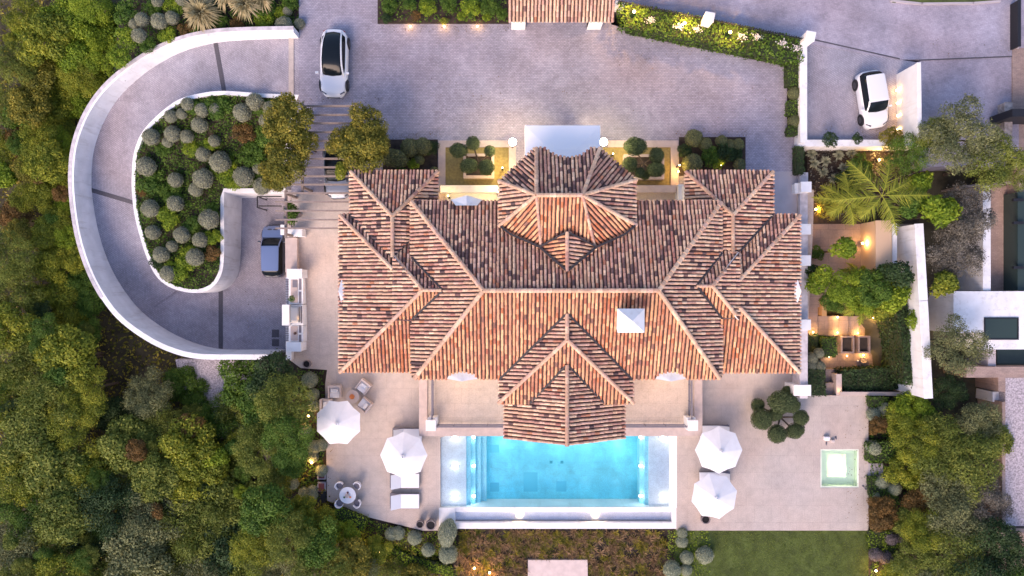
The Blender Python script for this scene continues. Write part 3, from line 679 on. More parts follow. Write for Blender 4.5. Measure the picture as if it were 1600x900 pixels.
def roof_face(defs, poly, kind, parent, lift=0, holes=(), seed=0, thick=.14, down=None):
    """defs: three (px,py,z) fixing the plane; poly: photo outline; real barrel tiles laid down the slope"""
    pl = plane_of(defs); pl = (pl[0]+Vector((0, 0, lift)), pl[1]); n = pl[1]
    W = [on_plane(x, y, pl) for x, y in poly]
    u = Vector((0, 0, 1)).cross(n); u.z = 0; u.normalize(); d = u.cross(n)
    if d.z > 0: d = -d
    if down is not None: pass
    o0 = W[0]; S = [((p-o0).dot(u), (p-o0).dot(d)) for p in W]
    rnd = random.Random(seed+int(abs(poly[0][0]*7+poly[0][1]*13)))
    bm = MB(); nn = len(W); bot = [p-n*thick for p in W]
    area = sum(S[i][0]*S[(i+1) % nn][1]-S[(i+1) % nn][0]*S[i][1] for i in range(nn))
    f = tuple(range(nn)) if (W[1]-W[0]).cross(W[2]-W[1]).dot(n) > 0 else tuple(range(nn))[::-1]
    # concave-safe: triangulate through the 2d outline
    vs2, _, fs2, _, _, _ = delaunay_2d_cdt([Vector(s) for s in S], [(i, (i+1) % nn) for i in range(nn)], [], 1, 1e-6)
    V3 = [o0+u*v.x+d*v.y for v in vs2]; tri = []
    for f2 in fs2:
        cx = sum(vs2[i].x for i in f2)/len(f2); cy = sum(vs2[i].y for i in f2)/len(f2)
        if inside(cx, cy, S):
            q = tuple(f2)
            if (V3[q[1]]-V3[q[0]]).cross(V3[q[2]]-V3[q[0]]).dot(n) < 0: q = q[::-1]
            tri.append(q)
    bm.add(V3, tri, (1, 1, 1), 1); bm.add([v-n*thick for v in V3], [t[::-1] for t in tri], (1, 1, 1), 2)
    bm.add(W+bot, [(i, (i+1) % nn, nn+(i+1) % nn, nn+i) for i in range(nn)], (1, 1, 1), 2)
    s0, s1 = min(s for s, _ in S), max(s for s, _ in S); off = (o0.dot(u)) % PITCH
    k = math.floor(s0/PITCH)-1; A = [0, PI/4, PI/2, 3*PI/4, PI]
    while k*PITCH-off < s1:
        s = k*PITCH-off+PITCH*.5; k += 1; xs = []
        for i in range(nn):
            (a, ta), (b, tb) = S[i], S[(i+1) % nn]
            if (a > s) != (b > s): xs.append(ta+(s-a)/(b-a)*(tb-ta))
        xs.sort()
        for t0, t1 in zip(xs[::2], xs[1::2]):
            if t1-t0 < .12: continue
            L0 = rnd.uniform(.33, .37); t = t1+.04; cb_ = tilecol(rnd, kind if kind != 'dark' else 'mid', (o0+u*s).x, (o0+u*s).y); wob = rnd.uniform(-.016, .016)
            while t > t0+.06:
                tt = max(t0, t-L0); c0 = o0+u*(s+wob+rnd.uniform(-.013, .013)); hl = c0+d*t+n*.035; hu = c0+d*tt+n*.005
                col = tilecol(rnd, kind, c0.x+(d*t).x, c0.y+(d*t).y)
                if rnd.random() < .42 and sum(cb_) > .7: q_ = rnd.uniform(.9, 1.08); col = tuple(x*q_ for x in cb_)
                V = []
                for c, r in ((hl, .083), (hu, .072)): V += [c+u*(-math.cos(x)*r)+n*(math.sin(x)*r*.86) for x in A]
                bm.add(V, [(j, 5+j, 6+j, j+1) if True else 0 for j in range(4)]+[(4, 3, 2, 1, 0)], col, 0)
                t -= L0
    ob = bm.build('roof_slope', [M['tile'], M['tilebase'], M['white']], parent); return ob
def caps(pts, parent, r=.125, name='ridge_tiles', cols=CREAM, gain=1.0):
    """row of cap tiles along a 3d polyline of (px,py,z)"""
    rnd = random.Random(int(pts[0][0])); m = MB(); W = [P(*p) for p in pts]
    for a, b in zip(W[:-1], W[1:]):
        d = (b-a); Ln = d.length; d.normalize(); u = d.cross(Vector((0, 0, 1))).normalized(); nn = u.cross(d); k = max(1, round(Ln/.38))
        for i in range(k):
            c0 = a.lerp(b, i/k)+nn*.05; c1 = a.lerp(b, (i+1)/k)+nn*.05; V = []
            for c, rr in ((c0, r*.92), (c1+nn*.02, r*1.05)): V += [c+u*(math.cos(x)*rr)+nn*(math.sin(x)*rr*.8) for x in (0, PI/4, PI/2, 3*PI/4, PI)]
            q = rnd.choice(cols); g = rnd.uniform(.9, 1.1)*gain
            m.add(V, [(j, j+1, 6+j, 5+j) for j in range(4)]+[(9, 8, 7, 6, 5), (0, 1, 2, 3, 4)], tuple(x*g for x in q))
    return m.build(name, M['tile'], parent)
def valley(pts, parent, wd=.13, up=.10):
    m = MB(); W = [P(*p) for p in pts]
    for a, b in zip(W[:-1], W[1:]):
        d = (b-a).normalized(); u = d.cross(Vector((0, 0, 1))).normalized()*wd/2; z = Vector((0, 0, up)); m.add([a+u+z, a-u+z, b-u+z, b+u+z], [(0, 1, 2, 3)])
        m.add([a+u+z, a+u, b+u, b+u+z, a-u+z, a-u, b-u, b-u+z], [(0, 1, 2, 3), (7, 6, 5, 4)])
    return m.build('valley_gutter', M['gutter'], parent)
E0, E1, R1 = 3.95, 5.0, 7.2
villa = thing('villa', (4, 0, -1), 'large white villa with weathered terracotta barrel tile hipped roofs above the pool', 'villa')
roof_b = villa
# --- north-west pavilion
r = villa
A_N = [(549, 268, E0), (683, 268, E0), (613, 338, 5.05)]
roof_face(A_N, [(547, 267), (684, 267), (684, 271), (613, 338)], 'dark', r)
roof_face([(547, 268, E0), (547, 334, E0), (613, 345, 5.05)], [(547, 267), (613, 338), (613, 402), (547, 334)], 'mid', r)
roof_face([(684, 268, E0), (684, 314, E0), (613, 345, 5.05)], [(684, 270), (684, 314.5), (642, 314.5), (642, 374), (616, 399), (613, 400), (613, 338)], 'mid', r)
caps([(548, 268, E0), (613, 338, 5.08)], r); caps([(685, 268, E0), (613, 338, 5.08)], r, cols=PINK+CREAM, gain=.8); caps([(613, 338, 5.08), (613.5, 402, 5.08)], r, gain=.8)
valley([(547, 334, E0), (613, 402, 4.95)], r); valley([(642, 374, 4.6), (616, 399, 5.0)], r)
# --- west wing
roof_face([(530, 337, E0), (530, 580, E0), (660, 453, 5.92)], [(530, 336), (614, 421), (615, 498), (532, 581), (530, 581)], 'mid', r, lift=-.10)
roof_face([(530, 337, E0), (530, 580, E0), (660, 453, 5.92)], [(615, 400), (660, 453), (617, 497), (614.6, 499)], 'mid', r, lift=.02)
roof_face([(530, 335, E0), (547, 335, E0), (613, 419, 5.2)], [(531, 335), (547, 334), (613, 400), (613, 420)], 'dark', r)
roof_face([(690, 453, 5.92), (660, 453, 5.92), (643, 402, 5.0)], [(660, 453), (690, 453), (643, 402), (642, 374), (616, 399), (617, 402)], 'dark', r)
roof_face([(690, 453, 5.92), (660, 453, 5.92), (643, 500, 5.0)], [(660, 453), (692, 454), (643, 500), (617, 500)], 'warm', r)
roof_face([(533, 581, E0), (643, 581, E0), (617, 499, 5.15)], [(532, 581), (643, 581), (643, 501), (614, 500)], 'warm', r)
caps([(531, 336, E0), (614, 421, 5.22)], r); caps([(616, 400, 5.0), (660, 453, 5.95)], r); caps([(660, 453, 5.95), (615, 499, 5.25)], r); caps([(615, 499, 5.25), (531, 582, E0)], r); caps([(660, 453.5, 5.95), (690, 453.5, 5.95)], r, r=.1)
valley([(643, 402, 5.02), (691, 452, 5.95)], r); valley([(691, 455, 5.95), (643, 500, 5.02)], r)
# --- main roof
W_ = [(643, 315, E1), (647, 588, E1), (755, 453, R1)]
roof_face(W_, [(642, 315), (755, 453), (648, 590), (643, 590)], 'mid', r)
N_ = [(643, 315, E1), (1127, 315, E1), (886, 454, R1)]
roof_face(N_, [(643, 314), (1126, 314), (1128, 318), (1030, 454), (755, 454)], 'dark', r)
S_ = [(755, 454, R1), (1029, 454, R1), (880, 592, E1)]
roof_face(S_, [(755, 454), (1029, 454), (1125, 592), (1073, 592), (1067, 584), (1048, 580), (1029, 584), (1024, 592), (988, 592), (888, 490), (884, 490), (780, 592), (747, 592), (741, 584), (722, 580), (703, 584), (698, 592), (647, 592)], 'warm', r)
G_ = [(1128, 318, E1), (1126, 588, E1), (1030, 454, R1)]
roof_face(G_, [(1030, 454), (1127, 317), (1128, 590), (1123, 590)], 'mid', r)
caps([(643, 315, E1), (755, 454, R1+.05)], r, r=.14); caps([(755, 454, R1+.05), (648, 591, E1)], r, r=.14); caps([(755, 454, R1+.06), (1029, 454, R1+.06)], r, r=.14)
caps([(1127, 316, E1), (1029, 454, R1+.05)], r, r=.14); caps([(1029, 454, R1+.05), (1124, 591, E1)], r, r=.14)
# --- north-east pavilion
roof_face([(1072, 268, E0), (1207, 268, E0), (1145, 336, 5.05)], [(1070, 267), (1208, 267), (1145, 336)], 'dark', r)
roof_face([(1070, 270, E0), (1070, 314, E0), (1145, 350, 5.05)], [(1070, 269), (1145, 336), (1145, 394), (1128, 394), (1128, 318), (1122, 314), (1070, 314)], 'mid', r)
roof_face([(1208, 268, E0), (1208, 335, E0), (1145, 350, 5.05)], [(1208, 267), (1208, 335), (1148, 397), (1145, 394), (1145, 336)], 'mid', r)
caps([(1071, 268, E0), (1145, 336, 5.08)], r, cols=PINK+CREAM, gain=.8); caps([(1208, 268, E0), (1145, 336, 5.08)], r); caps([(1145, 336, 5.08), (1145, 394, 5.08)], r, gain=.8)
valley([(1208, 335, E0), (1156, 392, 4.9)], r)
# --- east wing
Ee = [(1250, 337, E0), (1248, 580, E0), (1113, 447, 5.92)]
roof_face(Ee, [(1250, 336), (1155, 438), (1155, 480), (1248, 581), (1250, 581)], 'mid', r, lift=-.10)
roof_face(Ee, [(1155, 394), (1113, 447), (1152, 497), (1155, 500)], 'mid', r, lift=.02)
roof_face([(1208, 335, E0), (1249, 336, E0), (1155, 436, 5.2)], [(1208, 335), (1249, 335), (1155, 438), (1155, 391)], 'dark', r)
roof_face([(1088, 446, 5.92), (1113, 446, 5.92), (1128, 396, 5.0)], [(1088, 446), (1113, 446), (1155, 396), (1145, 392), (1128, 394)], 'dark', r)
roof_face([(1088, 446, 5.92), (1113, 446, 5.92), (1128, 498, 5.0)], [(1090, 447), (1113, 447), (1154, 497), (1128, 498)], 'warm', r)
roof_face([(1247, 582, E0), (1127, 582, E0), (1155, 482, 5.35)], [(1155, 478), (1248, 582), (1127, 582), (1127, 498), (1155, 498)], 'warm', r)
caps([(1250, 336, E0), (1155, 438, 5.22)], r); caps([(1155, 396, 5.0), (1113, 447, 5.95)], r); caps([(1113, 447, 5.97), (1149, 491, 5.45)], r); caps([(1155, 480, 5.35), (1249, 582, E0)], r); caps([(1088, 447, 5.95), (1113, 447, 5.95)], r, r=.1)
valley([(1128, 395, 5.0), (1088, 446, 5.95)], r); valley([(1090, 449, 5.95), (1128, 498, 5.02)], r)
# --- south gable of the main roof and the pool porch
HZ = 6.66
roof_face([(886, 490, HZ), (886, 530, HZ), (780, 600, 4.95)], [(886, 489), (886, 531), (780, 628), (780, 592)], 'mid', r)
roof_face([(886, 490, HZ), (886, 530, HZ), (989, 600, 4.95)], [(886, 489), (886, 531), (989, 628), (989, 592)], 'dark', r)
fz = [(886, 530, HZ), (785, 630, 4.85), (986, 630, 4.85)]
roof_face(fz, [(886, 530), (781, 630), (828, 630), (886, 569)], 'warm', r); roof_face(fz, [(886, 530), (987, 630), (944, 630), (886, 569)], 'warm', r)
J1, J0 = 5.95, 3.92
roof_face([(886, 569, J1), (886, 694, J1), (788, 660, J0)], [(886, 568), (886, 695), (788, 684), (788, 630), (828, 630)], 'mid', r)
roof_face([(886, 569, J1), (886, 694, J1), (976, 660, J0+.05)], [(886, 568), (886, 695), (976, 684), (976, 630), (944, 630)], 'mid', r)
caps([(886, 490, HZ), (886, 531, HZ+.03)], r); caps([(886, 531, HZ+.03), (779, 630, 4.9)], r); caps([(886, 531, HZ+.03), (990, 630, 4.9)], r); caps([(886, 570, J1+.03), (886, 697, J1+.03)], r, gain=.85)
valley([(884, 491, HZ), (780, 593, 5.0)], r); valley([(888, 491, HZ), (988, 593, 5.0)], r); valley([(884, 571, J1), (828, 630, 4.85)], r); valley([(888, 571, J1), (944, 630, 4.85)], r)
# --- octagonal entrance tower
KZ, KE = 7.75, 5.75
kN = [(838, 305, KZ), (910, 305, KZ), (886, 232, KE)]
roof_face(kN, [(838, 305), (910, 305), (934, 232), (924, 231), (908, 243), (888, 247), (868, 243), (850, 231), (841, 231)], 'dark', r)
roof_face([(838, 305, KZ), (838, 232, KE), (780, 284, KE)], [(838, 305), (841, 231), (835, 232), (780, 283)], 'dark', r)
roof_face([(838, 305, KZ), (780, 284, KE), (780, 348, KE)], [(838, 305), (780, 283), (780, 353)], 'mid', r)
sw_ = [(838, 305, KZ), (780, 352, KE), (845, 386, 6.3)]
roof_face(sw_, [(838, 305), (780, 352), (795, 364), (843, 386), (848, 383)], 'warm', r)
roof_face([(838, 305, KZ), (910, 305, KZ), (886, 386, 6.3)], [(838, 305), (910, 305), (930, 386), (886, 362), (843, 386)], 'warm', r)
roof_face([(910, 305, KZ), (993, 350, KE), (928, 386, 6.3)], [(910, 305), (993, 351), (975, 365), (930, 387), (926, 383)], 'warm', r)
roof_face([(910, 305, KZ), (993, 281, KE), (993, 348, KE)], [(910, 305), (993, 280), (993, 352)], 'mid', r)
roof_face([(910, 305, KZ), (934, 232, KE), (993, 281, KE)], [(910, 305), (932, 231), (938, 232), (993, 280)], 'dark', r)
for a in ((838, 232), (780, 283), (780, 353)): caps([(838, 305, KZ+.04), (a[0], a[1], KE)], r, r=.12)
for a in ((937, 232), (994, 281), (994, 352)): caps([(910, 305, KZ+.04), (a[0], a[1], KE)], r, r=.12)
caps([(838, 305, KZ+.06), (910, 305, KZ+.06)], r, r=.13); caps([(838, 305, KZ+.04), (845, 384, 6.35)], r, r=.09, cols=CREAM+PINK); caps([(910, 305, KZ+.04), (929, 384, 6.35)], r, r=.09, cols=CREAM+PINK)
LZ_ = 6.95
roof_face([(886, 362, LZ_), (886, 423, LZ_-.1), (843, 386, 6.3)], [(886, 362), (886, 424), (843, 386)], 'warm', r, lift=.05)
roof_face([(886, 362, LZ_), (886, 423, LZ_-.1), (930, 386, 6.3)], [(886, 362), (886, 424), (935, 386)], 'mid', r, lift=.05)
caps([(886, 362, LZ_+.08), (886, 424, LZ_)], r, r=.12, cols=PINK+CREAM)
valley([(782, 354, KE+.1), (796, 365, KE+.3), (843, 386, 6.4), (886, 424, LZ_)], r, up=.16); valley([(992, 353, KE+.1), (976, 366, KE+.3), (932, 386, 6.4), (886, 424, LZ_)], r, up=.16)
valley([(843, 386, 6.45), (886, 362, LZ_+.05)], r, up=.15, wd=.1); valley([(932, 386, 6.45), (886, 362, LZ_+.05)], r, up=.15, wd=.1)
# --- white hoods breaking the eaves, chimney, entrance canopy
def hood(c, along, half, depth, z, out, split=True):
    """segmental white dormer hood at an eave; c photo centre, along/out unit photo directions"""
    m = MB(); n = 10; C0 = P(c[0], c[1], z); k = (H-z)/F
    a = Vector((along[0], -along[1], 0)); o = Vector((out[0], -out[1], 0)); V = []; 
    for i in range(n+1):
        s = -1+2*i/n; d = math.sqrt(max(0, 1-s*s))**.9
        p = C0+a*(s*half*k)-o*(d*depth*k); V.append((p.x, p.y, z-.05)); V.append((p.x, p.y, z-1.0))
    tip = C0+o*3.5*k; V.append((tip.x, tip.y, z+.16)); V.append((tip.x, tip.y, z-1)); b = len(V)-2
    f = [(2*i, 2*i+2, b) for i in range(n)]+[(2*i, 2*i+1, 2*i+3, 2*i+2) for i in range(n)]+[(0, b, b+1, 1), (2*n, 2*n+1, b+1, b)]
    m.add(V, f); m.build('eave_hood', M['white'], villa)
hood((722, 592), (1, 0), 24, 11, 4.75, (0, 1)); hood((1048, 592), (1, 0), 24, 11, 4.75, (0, 1)); hood((533, 455), (0, 1), 18, 6, 4.0, (-1, 0)); hood((1247, 455), (0, 1), 18, 6, 4.0, (1, 0))
def gablet(px, py):
    k = (H-5)/F; m = MB(); pts = [P(px-24, 312, 5.0), P(px+24, 312, 5.0), P(px+17, 321, 5.5), P(px-17, 321, 5.5)]; t = P(px, 305, 5.4); b = P(px, 321, 5.8)
    m.add(pts+[t, b], [(0, 4, 5, 3), (4, 1, 2, 5), (0, 1, 4), (3, 5, 2)]); m.box(pts[0].x, pts[2].y, 4.2, pts[1].x, pts[0].y, 4.98); m.build('eave_hood', M['white'], villa)
gablet(729, 312)
c = P(986, 501, 8.0); m = MB(); hwid = .80
m.box(c.x-.62, c.y-.62, 5.6, c.x+.62, c.y+.62, 7.85); ch = m.build('chimney', M['white'], villa)
m = MB(); s = hwid; z = 7.85; m.box(c.x-s, c.y-s*.88, z, c.x+s, c.y+s*.88, z+.12); q = .10
m.add([(c.x-s, c.y-s*.88, z+.122), (c.x+s, c.y-s*.88, z+.122), (c.x+s, c.y+s*.88, z+.122), (c.x-s, c.y+s*.88, z+.122), (c.x, c.y, z+.62)], [(0, 1, 4), (1, 2, 4), (2, 3, 4), (3, 0, 4)])
m.build('chimney_cap', M['white'], ch)
a, b = P(820, 196, 3.4), P(938, 262, 3.4); m = MB(); m.box(a.x, b.y, 3.1, b.x, a.y, 3.4); ax = a.x+1.9
m.add([(a.x, b.y, 3.403), (b.x, b.y, 3.403), (b.x, a.y, 3.403), (a.x, a.y, 3.403), (a.x+1.6, b.y, 3.62), (b.x-1.6, b.y, 3.62), (b.x-1.6, a.y-1.6, 3.62), (a.x+1.6, a.y-1.6, 3.62)], [(0, 4, 7, 3), (3, 7, 6, 2), (2, 6, 5, 1), (4, 5, 6, 7)])
m.build('entrance_canopy', mat('bright_white', (.90, .89, .90), .8), villa, bevel=.02)  # lighter than the other white, brightness put into the colour against the tower's shade
for qx in (826, 932):
    p = P(qx, 203, 3.1); m = MB(); m.lathe((p.x, p.y, 0), [(.2, 0), (.2, .15), (.15, .2), (.13, 3.0), (.2, 3.1)], 14); m.build('column', M['white'], villa)
# --- walls under the roofs
def body(name, x0, y0, x1, y1, ztop, z0, inset=.55, zref=None):
    A = P(x0, y0, ztop); B = P(x1, y1, ztop); m = MB(); m.box(A.x+inset, B.y+inset, z0, B.x-inset, A.y-inset, ztop-.12); m.build('wall', M['whitewall'], villa)
    return A.x+inset, B.y+inset, B.x-inset, A.y-inset
bw = body('w', 547, 267, 684, 400, E0, -1.2); bw2 = body('w', 530, 335, 660, 581, E0, -1.3); bm_ = body('m', 643, 315, 1128, 590, E1, -1.3); be2 = body('e', 1120, 335, 1250, 581, E0, -1.3); be = body('e', 1070, 267, 1208, 400, E0, -1.2)
m = MB(); oc = [P(x, y, KE) for x, y in ((841, 236), (934, 236), (988, 283), (988, 350), (930, 380), (843, 380), (786, 352), (786, 284))]; cc = sum(oc, Vector())/8
m.prism([(cc+(p-cc)*.88).xy for p in oc], -.1, KE-.15); m.build('tower_wall', M['whitewall'], villa)
for x in (798, 966):
    for y in (640, 672):
        p = P(x, y, J0); m = MB(); m.box(p.x-.22, p.y-.22, PZ, p.x+.22, p.y+.22, J0-.12); m.build('porch_pillar', M['white'], villa, bevel=.02)
A, B = P(792, 682, J0), P(972, 690, J0); m = MB(); m.add([(A.x, A.y, J0-.1), (B.x, A.y, J0-.1), ((A.x+B.x)/2, A.y, J1-.2), (A.x, A.y+.25, J0-.1), (B.x, A.y+.25, J0-.1), ((A.x+B.x)/2, A.y+.25, J1-.2)], [(0, 1, 2), (5, 4, 3), (0, 3, 4, 1), (1, 4, 5, 2), (2, 5, 3, 0)]); m.build('gable_wall', M['white'], villa)
def window(x, y, z, w_, h, nx, ny):
    """window on a wall whose outward direction is (nx, ny)"""
    u = Vector((-ny, nx)); c = Vector((x, y)); m = MB(); o = Vector((nx, ny))
    m.obox(c+o*.02, u, w_, .06, z, z+h); wn = m.build('window', M['glass'], villa)
    m = MB()
    for s in (-1, 0, 1): m.obox(c+o*.04+u*(s*w_/2), u, .07, .12, z-.04, z+h+.04)
    m.obox(c+o*.04, u, w_+.07, .12, z-.06, z-.005); m.obox(c+o*.04, u, w_+.07, .12, z+h+.005, z+h+.06); m.build('frame', M['white'], wn)
for yy in (-3.6, 0, 3.4): window(bw2[0], yy, .9, 1.4, 1.5, -1, 0); window(be2[2], yy, .9, 1.4, 1.5, 1, 0)
for xx in (-9.3, -7.4): window(xx, bw2[1], -.6, 1.3, 2.2, 0, -1)
for xx in (14.6, 16.4): window(xx, be2[1], -.6, 1.3, 2.2, 0, -1)
for xx in (-4.2, -2.0, 8.6, 10.8): window(xx, bm_[1], .75, 1.6, 2.4, 0, -1)
window(3.45, bm_[1], .7, 3.0, 2.6, 0, -1)
for xx in (-8.7, -6.6): window(xx, bw[3], 1, 1.3, 1.5, 0, 1)
for xx in (13.4, 15.4): window(xx, be[3], 1, 1.3, 1.5, 0, 1)
m = MB(); dx, dy = P(880, 240, 3).x, (cc+(oc[0]-cc)*.88).y; m.box(dx-.75, dy-.02, 0, dx+.75, dy+.08, 2.4); dr = m.build('door', mat('front_door', (.25, .14, .08), .5), villa)
m = MB(); m.box(dx+.5, dy+.08, 1, dx+.55, dy+.13, 1.5); m.build('handle', M['steel'], dr)
# --- balcony above the pool
BZ = .55
A, B = P(655, 575, BZ), P(1097, 681, BZ)
m = MB(); m.box(A.x, B.y, PZ-.3, B.x, A.y, BZ); m.build('balcony_floor', [M['warmstone']], villa)
A2, B2 = P(668, 575, BZ), P(1084, 667, BZ); m = MB(); cz = BZ+.10
m.box(A.x, B.y, BZ+.004, A2.x-.0, A.y, cz); m.box(B2.x, B.y, BZ+.004, B.x, A.y, cz); m.box(A2.x+.002, B.y, BZ+.004, B2.x-.002, B2.y, cz); m.build('balcony_kerb', M['stonecoping'], villa, bevel=.015)
for nm, a, b in (('w', (675, 578), (675, 655)), ('e', (1081, 578), (1081, 655)), ('sw', (682, 667), (787, 667)), ('se', (978, 667), (1074, 667))):
    q0, q1 = P(*a, BZ+1), P(*b, BZ+1); m = MB(); d = (q1-q0).xy; mid_ = (q0.xy+q1.xy)/2; m.obox(mid_, d, d.length, .09, BZ+.97, BZ+1.02); m.obox(mid_, d, d.length, .04, BZ+.45, BZ+.49); m.obox(mid_, d, d.length, .06, BZ+.18, BZ+.23)
    k = max(2, int(d.length/1.1))
    for i in range(k+1): q = q0.lerp(q1, i/k); m.tube((q.x, q.y, BZ), (q.x, q.y, BZ+.97), .02, .02, 6)
    m.build('balustrade', M['greywicker'], villa)
for px in (673, 1083):
    p = P(px, 665, BZ+1.15); m = MB(); m.box(p.x-.34, p.y-.36, BZ, p.x+.34, p.y+.36, BZ+1.15); m.build('balcony_pier', M['white'], villa, bevel=.015)
    p = P(px+(3 if px < 800 else -3), 658, BZ+.9); m = MB(); m.box(p.x-.3, p.y-.25, BZ, p.x+.3, p.y+.25, BZ+.9); m.build('balcony_pier', M['white'], villa, bevel=.015)
# ================================================================ POOLS
def watermat(name, tint, gloss=.12, rough=.02):
    m = bpy.data.materials.new(name); m.use_nodes = True; t = m.node_tree; t.nodes.remove(t.nodes['Principled BSDF'])
    tr = t.nodes.new('ShaderNodeBsdfTransparent'); tr.inputs[0].default_value = (*tint, 1)
    gl = t.nodes.new('ShaderNodeBsdfGlossy'); gl.inputs['Roughness'].default_value = rough
    fr = t.nodes.new('ShaderNodeFresnel'); fr.inputs[0].default_value = 1.33; mx = t.nodes.new('ShaderNodeMixShader')
    g = t.nodes.new('ShaderNodeNewGeometry'); n = t.nodes.new('ShaderNodeTexNoise'); n.inputs['Scale'].default_value = 1.6; n.inputs['Detail'].default_value = 3
    t.links.new(g.outputs['Position'], n.inputs['Vector']); b = t.nodes.new('ShaderNodeBump'); b.inputs['Strength'].default_value = .25; b.inputs['Distance'].default_value = .04
    t.links.new(n.outputs[0], b.inputs['Height']); t.links.new(b.outputs[0], gl.inputs['Normal']); t.links.new(b.outputs[0], fr.inputs['Normal'])
    t.links.new(fr.outputs[0], mx.inputs[0]); t.links.new(tr.outputs[0], mx.inputs[1]); t.links.new(gl.outputs[0], mx.inputs[2])
    t.links.new(mx.outputs[0], t.nodes['Material Output'].inputs[0]); return m
M['ptile'] = paving('deep_pool_tile', (.20, .74, .88), (.22, .77, .90), (.18, .70, .85), 1.0, 1.0, .012, big=.16, rough=.4)
M['pstep'] = paving('pool_step_tile', (.40, .80, .90), (.42, .82, .92), (.38, .78, .88), .6, .6, .01, big=.04, rough=.4)
M['pshelf'] = paving('pool_shelf_stone', (.86, .88, .93), (.84, .86, .92), (.80, .83, .89), 1.2, .6, .01, big=.04, rough=.5)
M['jade'] = mat('spa_tile', (.74, .80, .68), .5, noise=.05, nscale=2)
M['water'] = watermat('pool_water', (.90, .985, 1.0)); M['water2'] = watermat('channel_water', (.97, .98, 1.0))
WL = PZ-.08
pool = thing('swimming_pool', P(872, 750, PZ), 'long turquoise infinity pool with steps at both ends and an overflow channel', 'pool')
def pbox(x0, y0, x1, y1, z0, z1, m, nm, zr=None, bev=0):
    zr = z1 if zr is None else zr; A = P(x0, y0, zr); B = P(x1, y1, zr); mb = MB(); mb.box(A.x, B.y, z0, B.x, A.y, z1); return mb.build(nm, m, pool, bevel=bev)
D = -3.0
pbox(688, 640, 728, 793, D-.4, WL-.22, M['pshelf'], 'tanning_shelf', PZ); pbox(1015, 640, 1046, 793, D-.4, WL-.22, M['pshelf'], 'tanning_shelf', PZ)
for x0, x1, z in ((728, 735, -.45), (735, 742, -.75), (742, 750, -1.05), (750, 759, -1.35)): pbox(x0+.02, 640, x1, 793, D-.4, WL+z, M['pstep'], 'pool_step', PZ)
for x0, x1, z in ((1009, 1015, -.45), (1003, 1009, -.85)): pbox(x0, 640, x1-.02, 793, D-.4, WL+z, M['pstep'], 'pool_step', PZ)
pbox(759.05, 640, 1002.95, 793, D-.4, D, M['ptile'], 'pool_floor', PZ)
for (x0, y0, x1, y1) in ((818, 738, 840, 768), (869, 752, 885, 768), (765, 695, 780, 707), (766, 754, 780, 768)): pbox(x0, y0, x1, y1, D, D+.01, mat('floor_grille', (.13, .60, .76), .6), 'floor_grille', D)
for x in (861, 878): pbox(x-2.2, 720, x+2.2, 724, D, D+.03, mat('pool_fitting', (.05, .38, .48), .6), 'pool_drain', D)
pbox(1046.02, 680, 1057.5, 793, D, PZ+.02, M['pshelf'], 'pool_coping', PZ)
pbox(688, 792.6, 1050, 800.5, -4.2, WL+.015, M['white'], 'overflow_edge', PZ, .02)
pbox(686, 793.5, 711, 828, -4.2, PZ+.05, M['white'], 'corner_plinth', PZ)
pbox(711.02, 800.6, 1052, 815, -4.2, PZ-.42, M['pshelf'], 'channel_floor', PZ)
pbox(711.02, 816.5, 1060, 826.5, -4.4, PZ-.02, M['white'], 'channel_wall', PZ, .02)
pbox(1050.05, 793.05, 1060, 816.4, -4.2, PZ-.02, M['white'], 'channel_wall', PZ, .02)
def psheet(x0, y0, x1, y1, z, m, nm, par):
    A = P(x0, y0, z); B = P(x1, y1, z); mb = MB(); mb.add([(A.x, A.y, z), (A.x, B.y, z), (B.x, B.y, z), (B.x, A.y, z)], [(0, 1, 2, 3)]); return mb.build(nm, m, par)
psheet(688.2, 655, 1046, 792.4, WL, M['water'], 'water', pool); psheet(711.2, 800.7, 1050, 816.4, PZ-.3, M['water2'], 'channel_water', pool)
def pool_lamp(px, py, z, e, label, group, sx=.13, sy=.13, col=(.85, .95, 1.0), m='bulbp'):
    p = P(px, py, z); t = thing('pool_lamp', (p.x, p.y, z), label, 'lamp', group); mb = MB(); mb.lathe((p.x, p.y, z), [(1, 0), (1, .03)], 14, sx=sx, sy=sy); mb.build('lens', M[m], t)
    mb = MB(); mb.lathe((p.x, p.y, z), [(1.25, -.02), (1.25, .015)], 14, sx=sx, sy=sy); mb.build('rim', M['steel'], t)
    point((p.x, p.y, z+.2), e, col, .1, t)
GP = 'lamps under the pool water'
for k, y in enumerate((683, 728, 775)):
    nm = ('top', 'middle', 'bottom')[k]
    pool_lamp(740, y, WL-.70, 5, f'round underwater lamp on the west pool steps, {nm} one of three', GP)
    pool_lamp(1001, y, WL-.80, 5, f'round underwater lamp at the east pool steps, {nm} one of three', GP)
    pool_lamp(711, y, WL-.2, 8, f'long underwater lamp on the west tanning shelf, {nm} one of three', GP, .26, .07, (1, .93, .78))
for k, y in enumerate((683, 777)): pool_lamp(1036, y, WL-.2, 7, f'long underwater lamp on the east tanning shelf, {("top", "bottom")[k]} one of two', GP, .24, .07, (1, .93, .78))
for k, x in enumerate((812, 930)): pool_lamp(x, 804, PZ-.38, 14, f'warm lamp in the overflow channel, {("left", "right")[k]} one of two', 'lamps in the overflow channel', .10, .05, (1, .72, .4), 'bulb')
for x, y in [(a, b) for a in (785, 830, 875, 920, 970) for b in (700, 765)]: point(P(x, y, D+1.0), 12 if y == 700 else 4, (.8, .96, 1), .15, pool)  # added lights without fixtures, brightening the deep water, stronger to the north
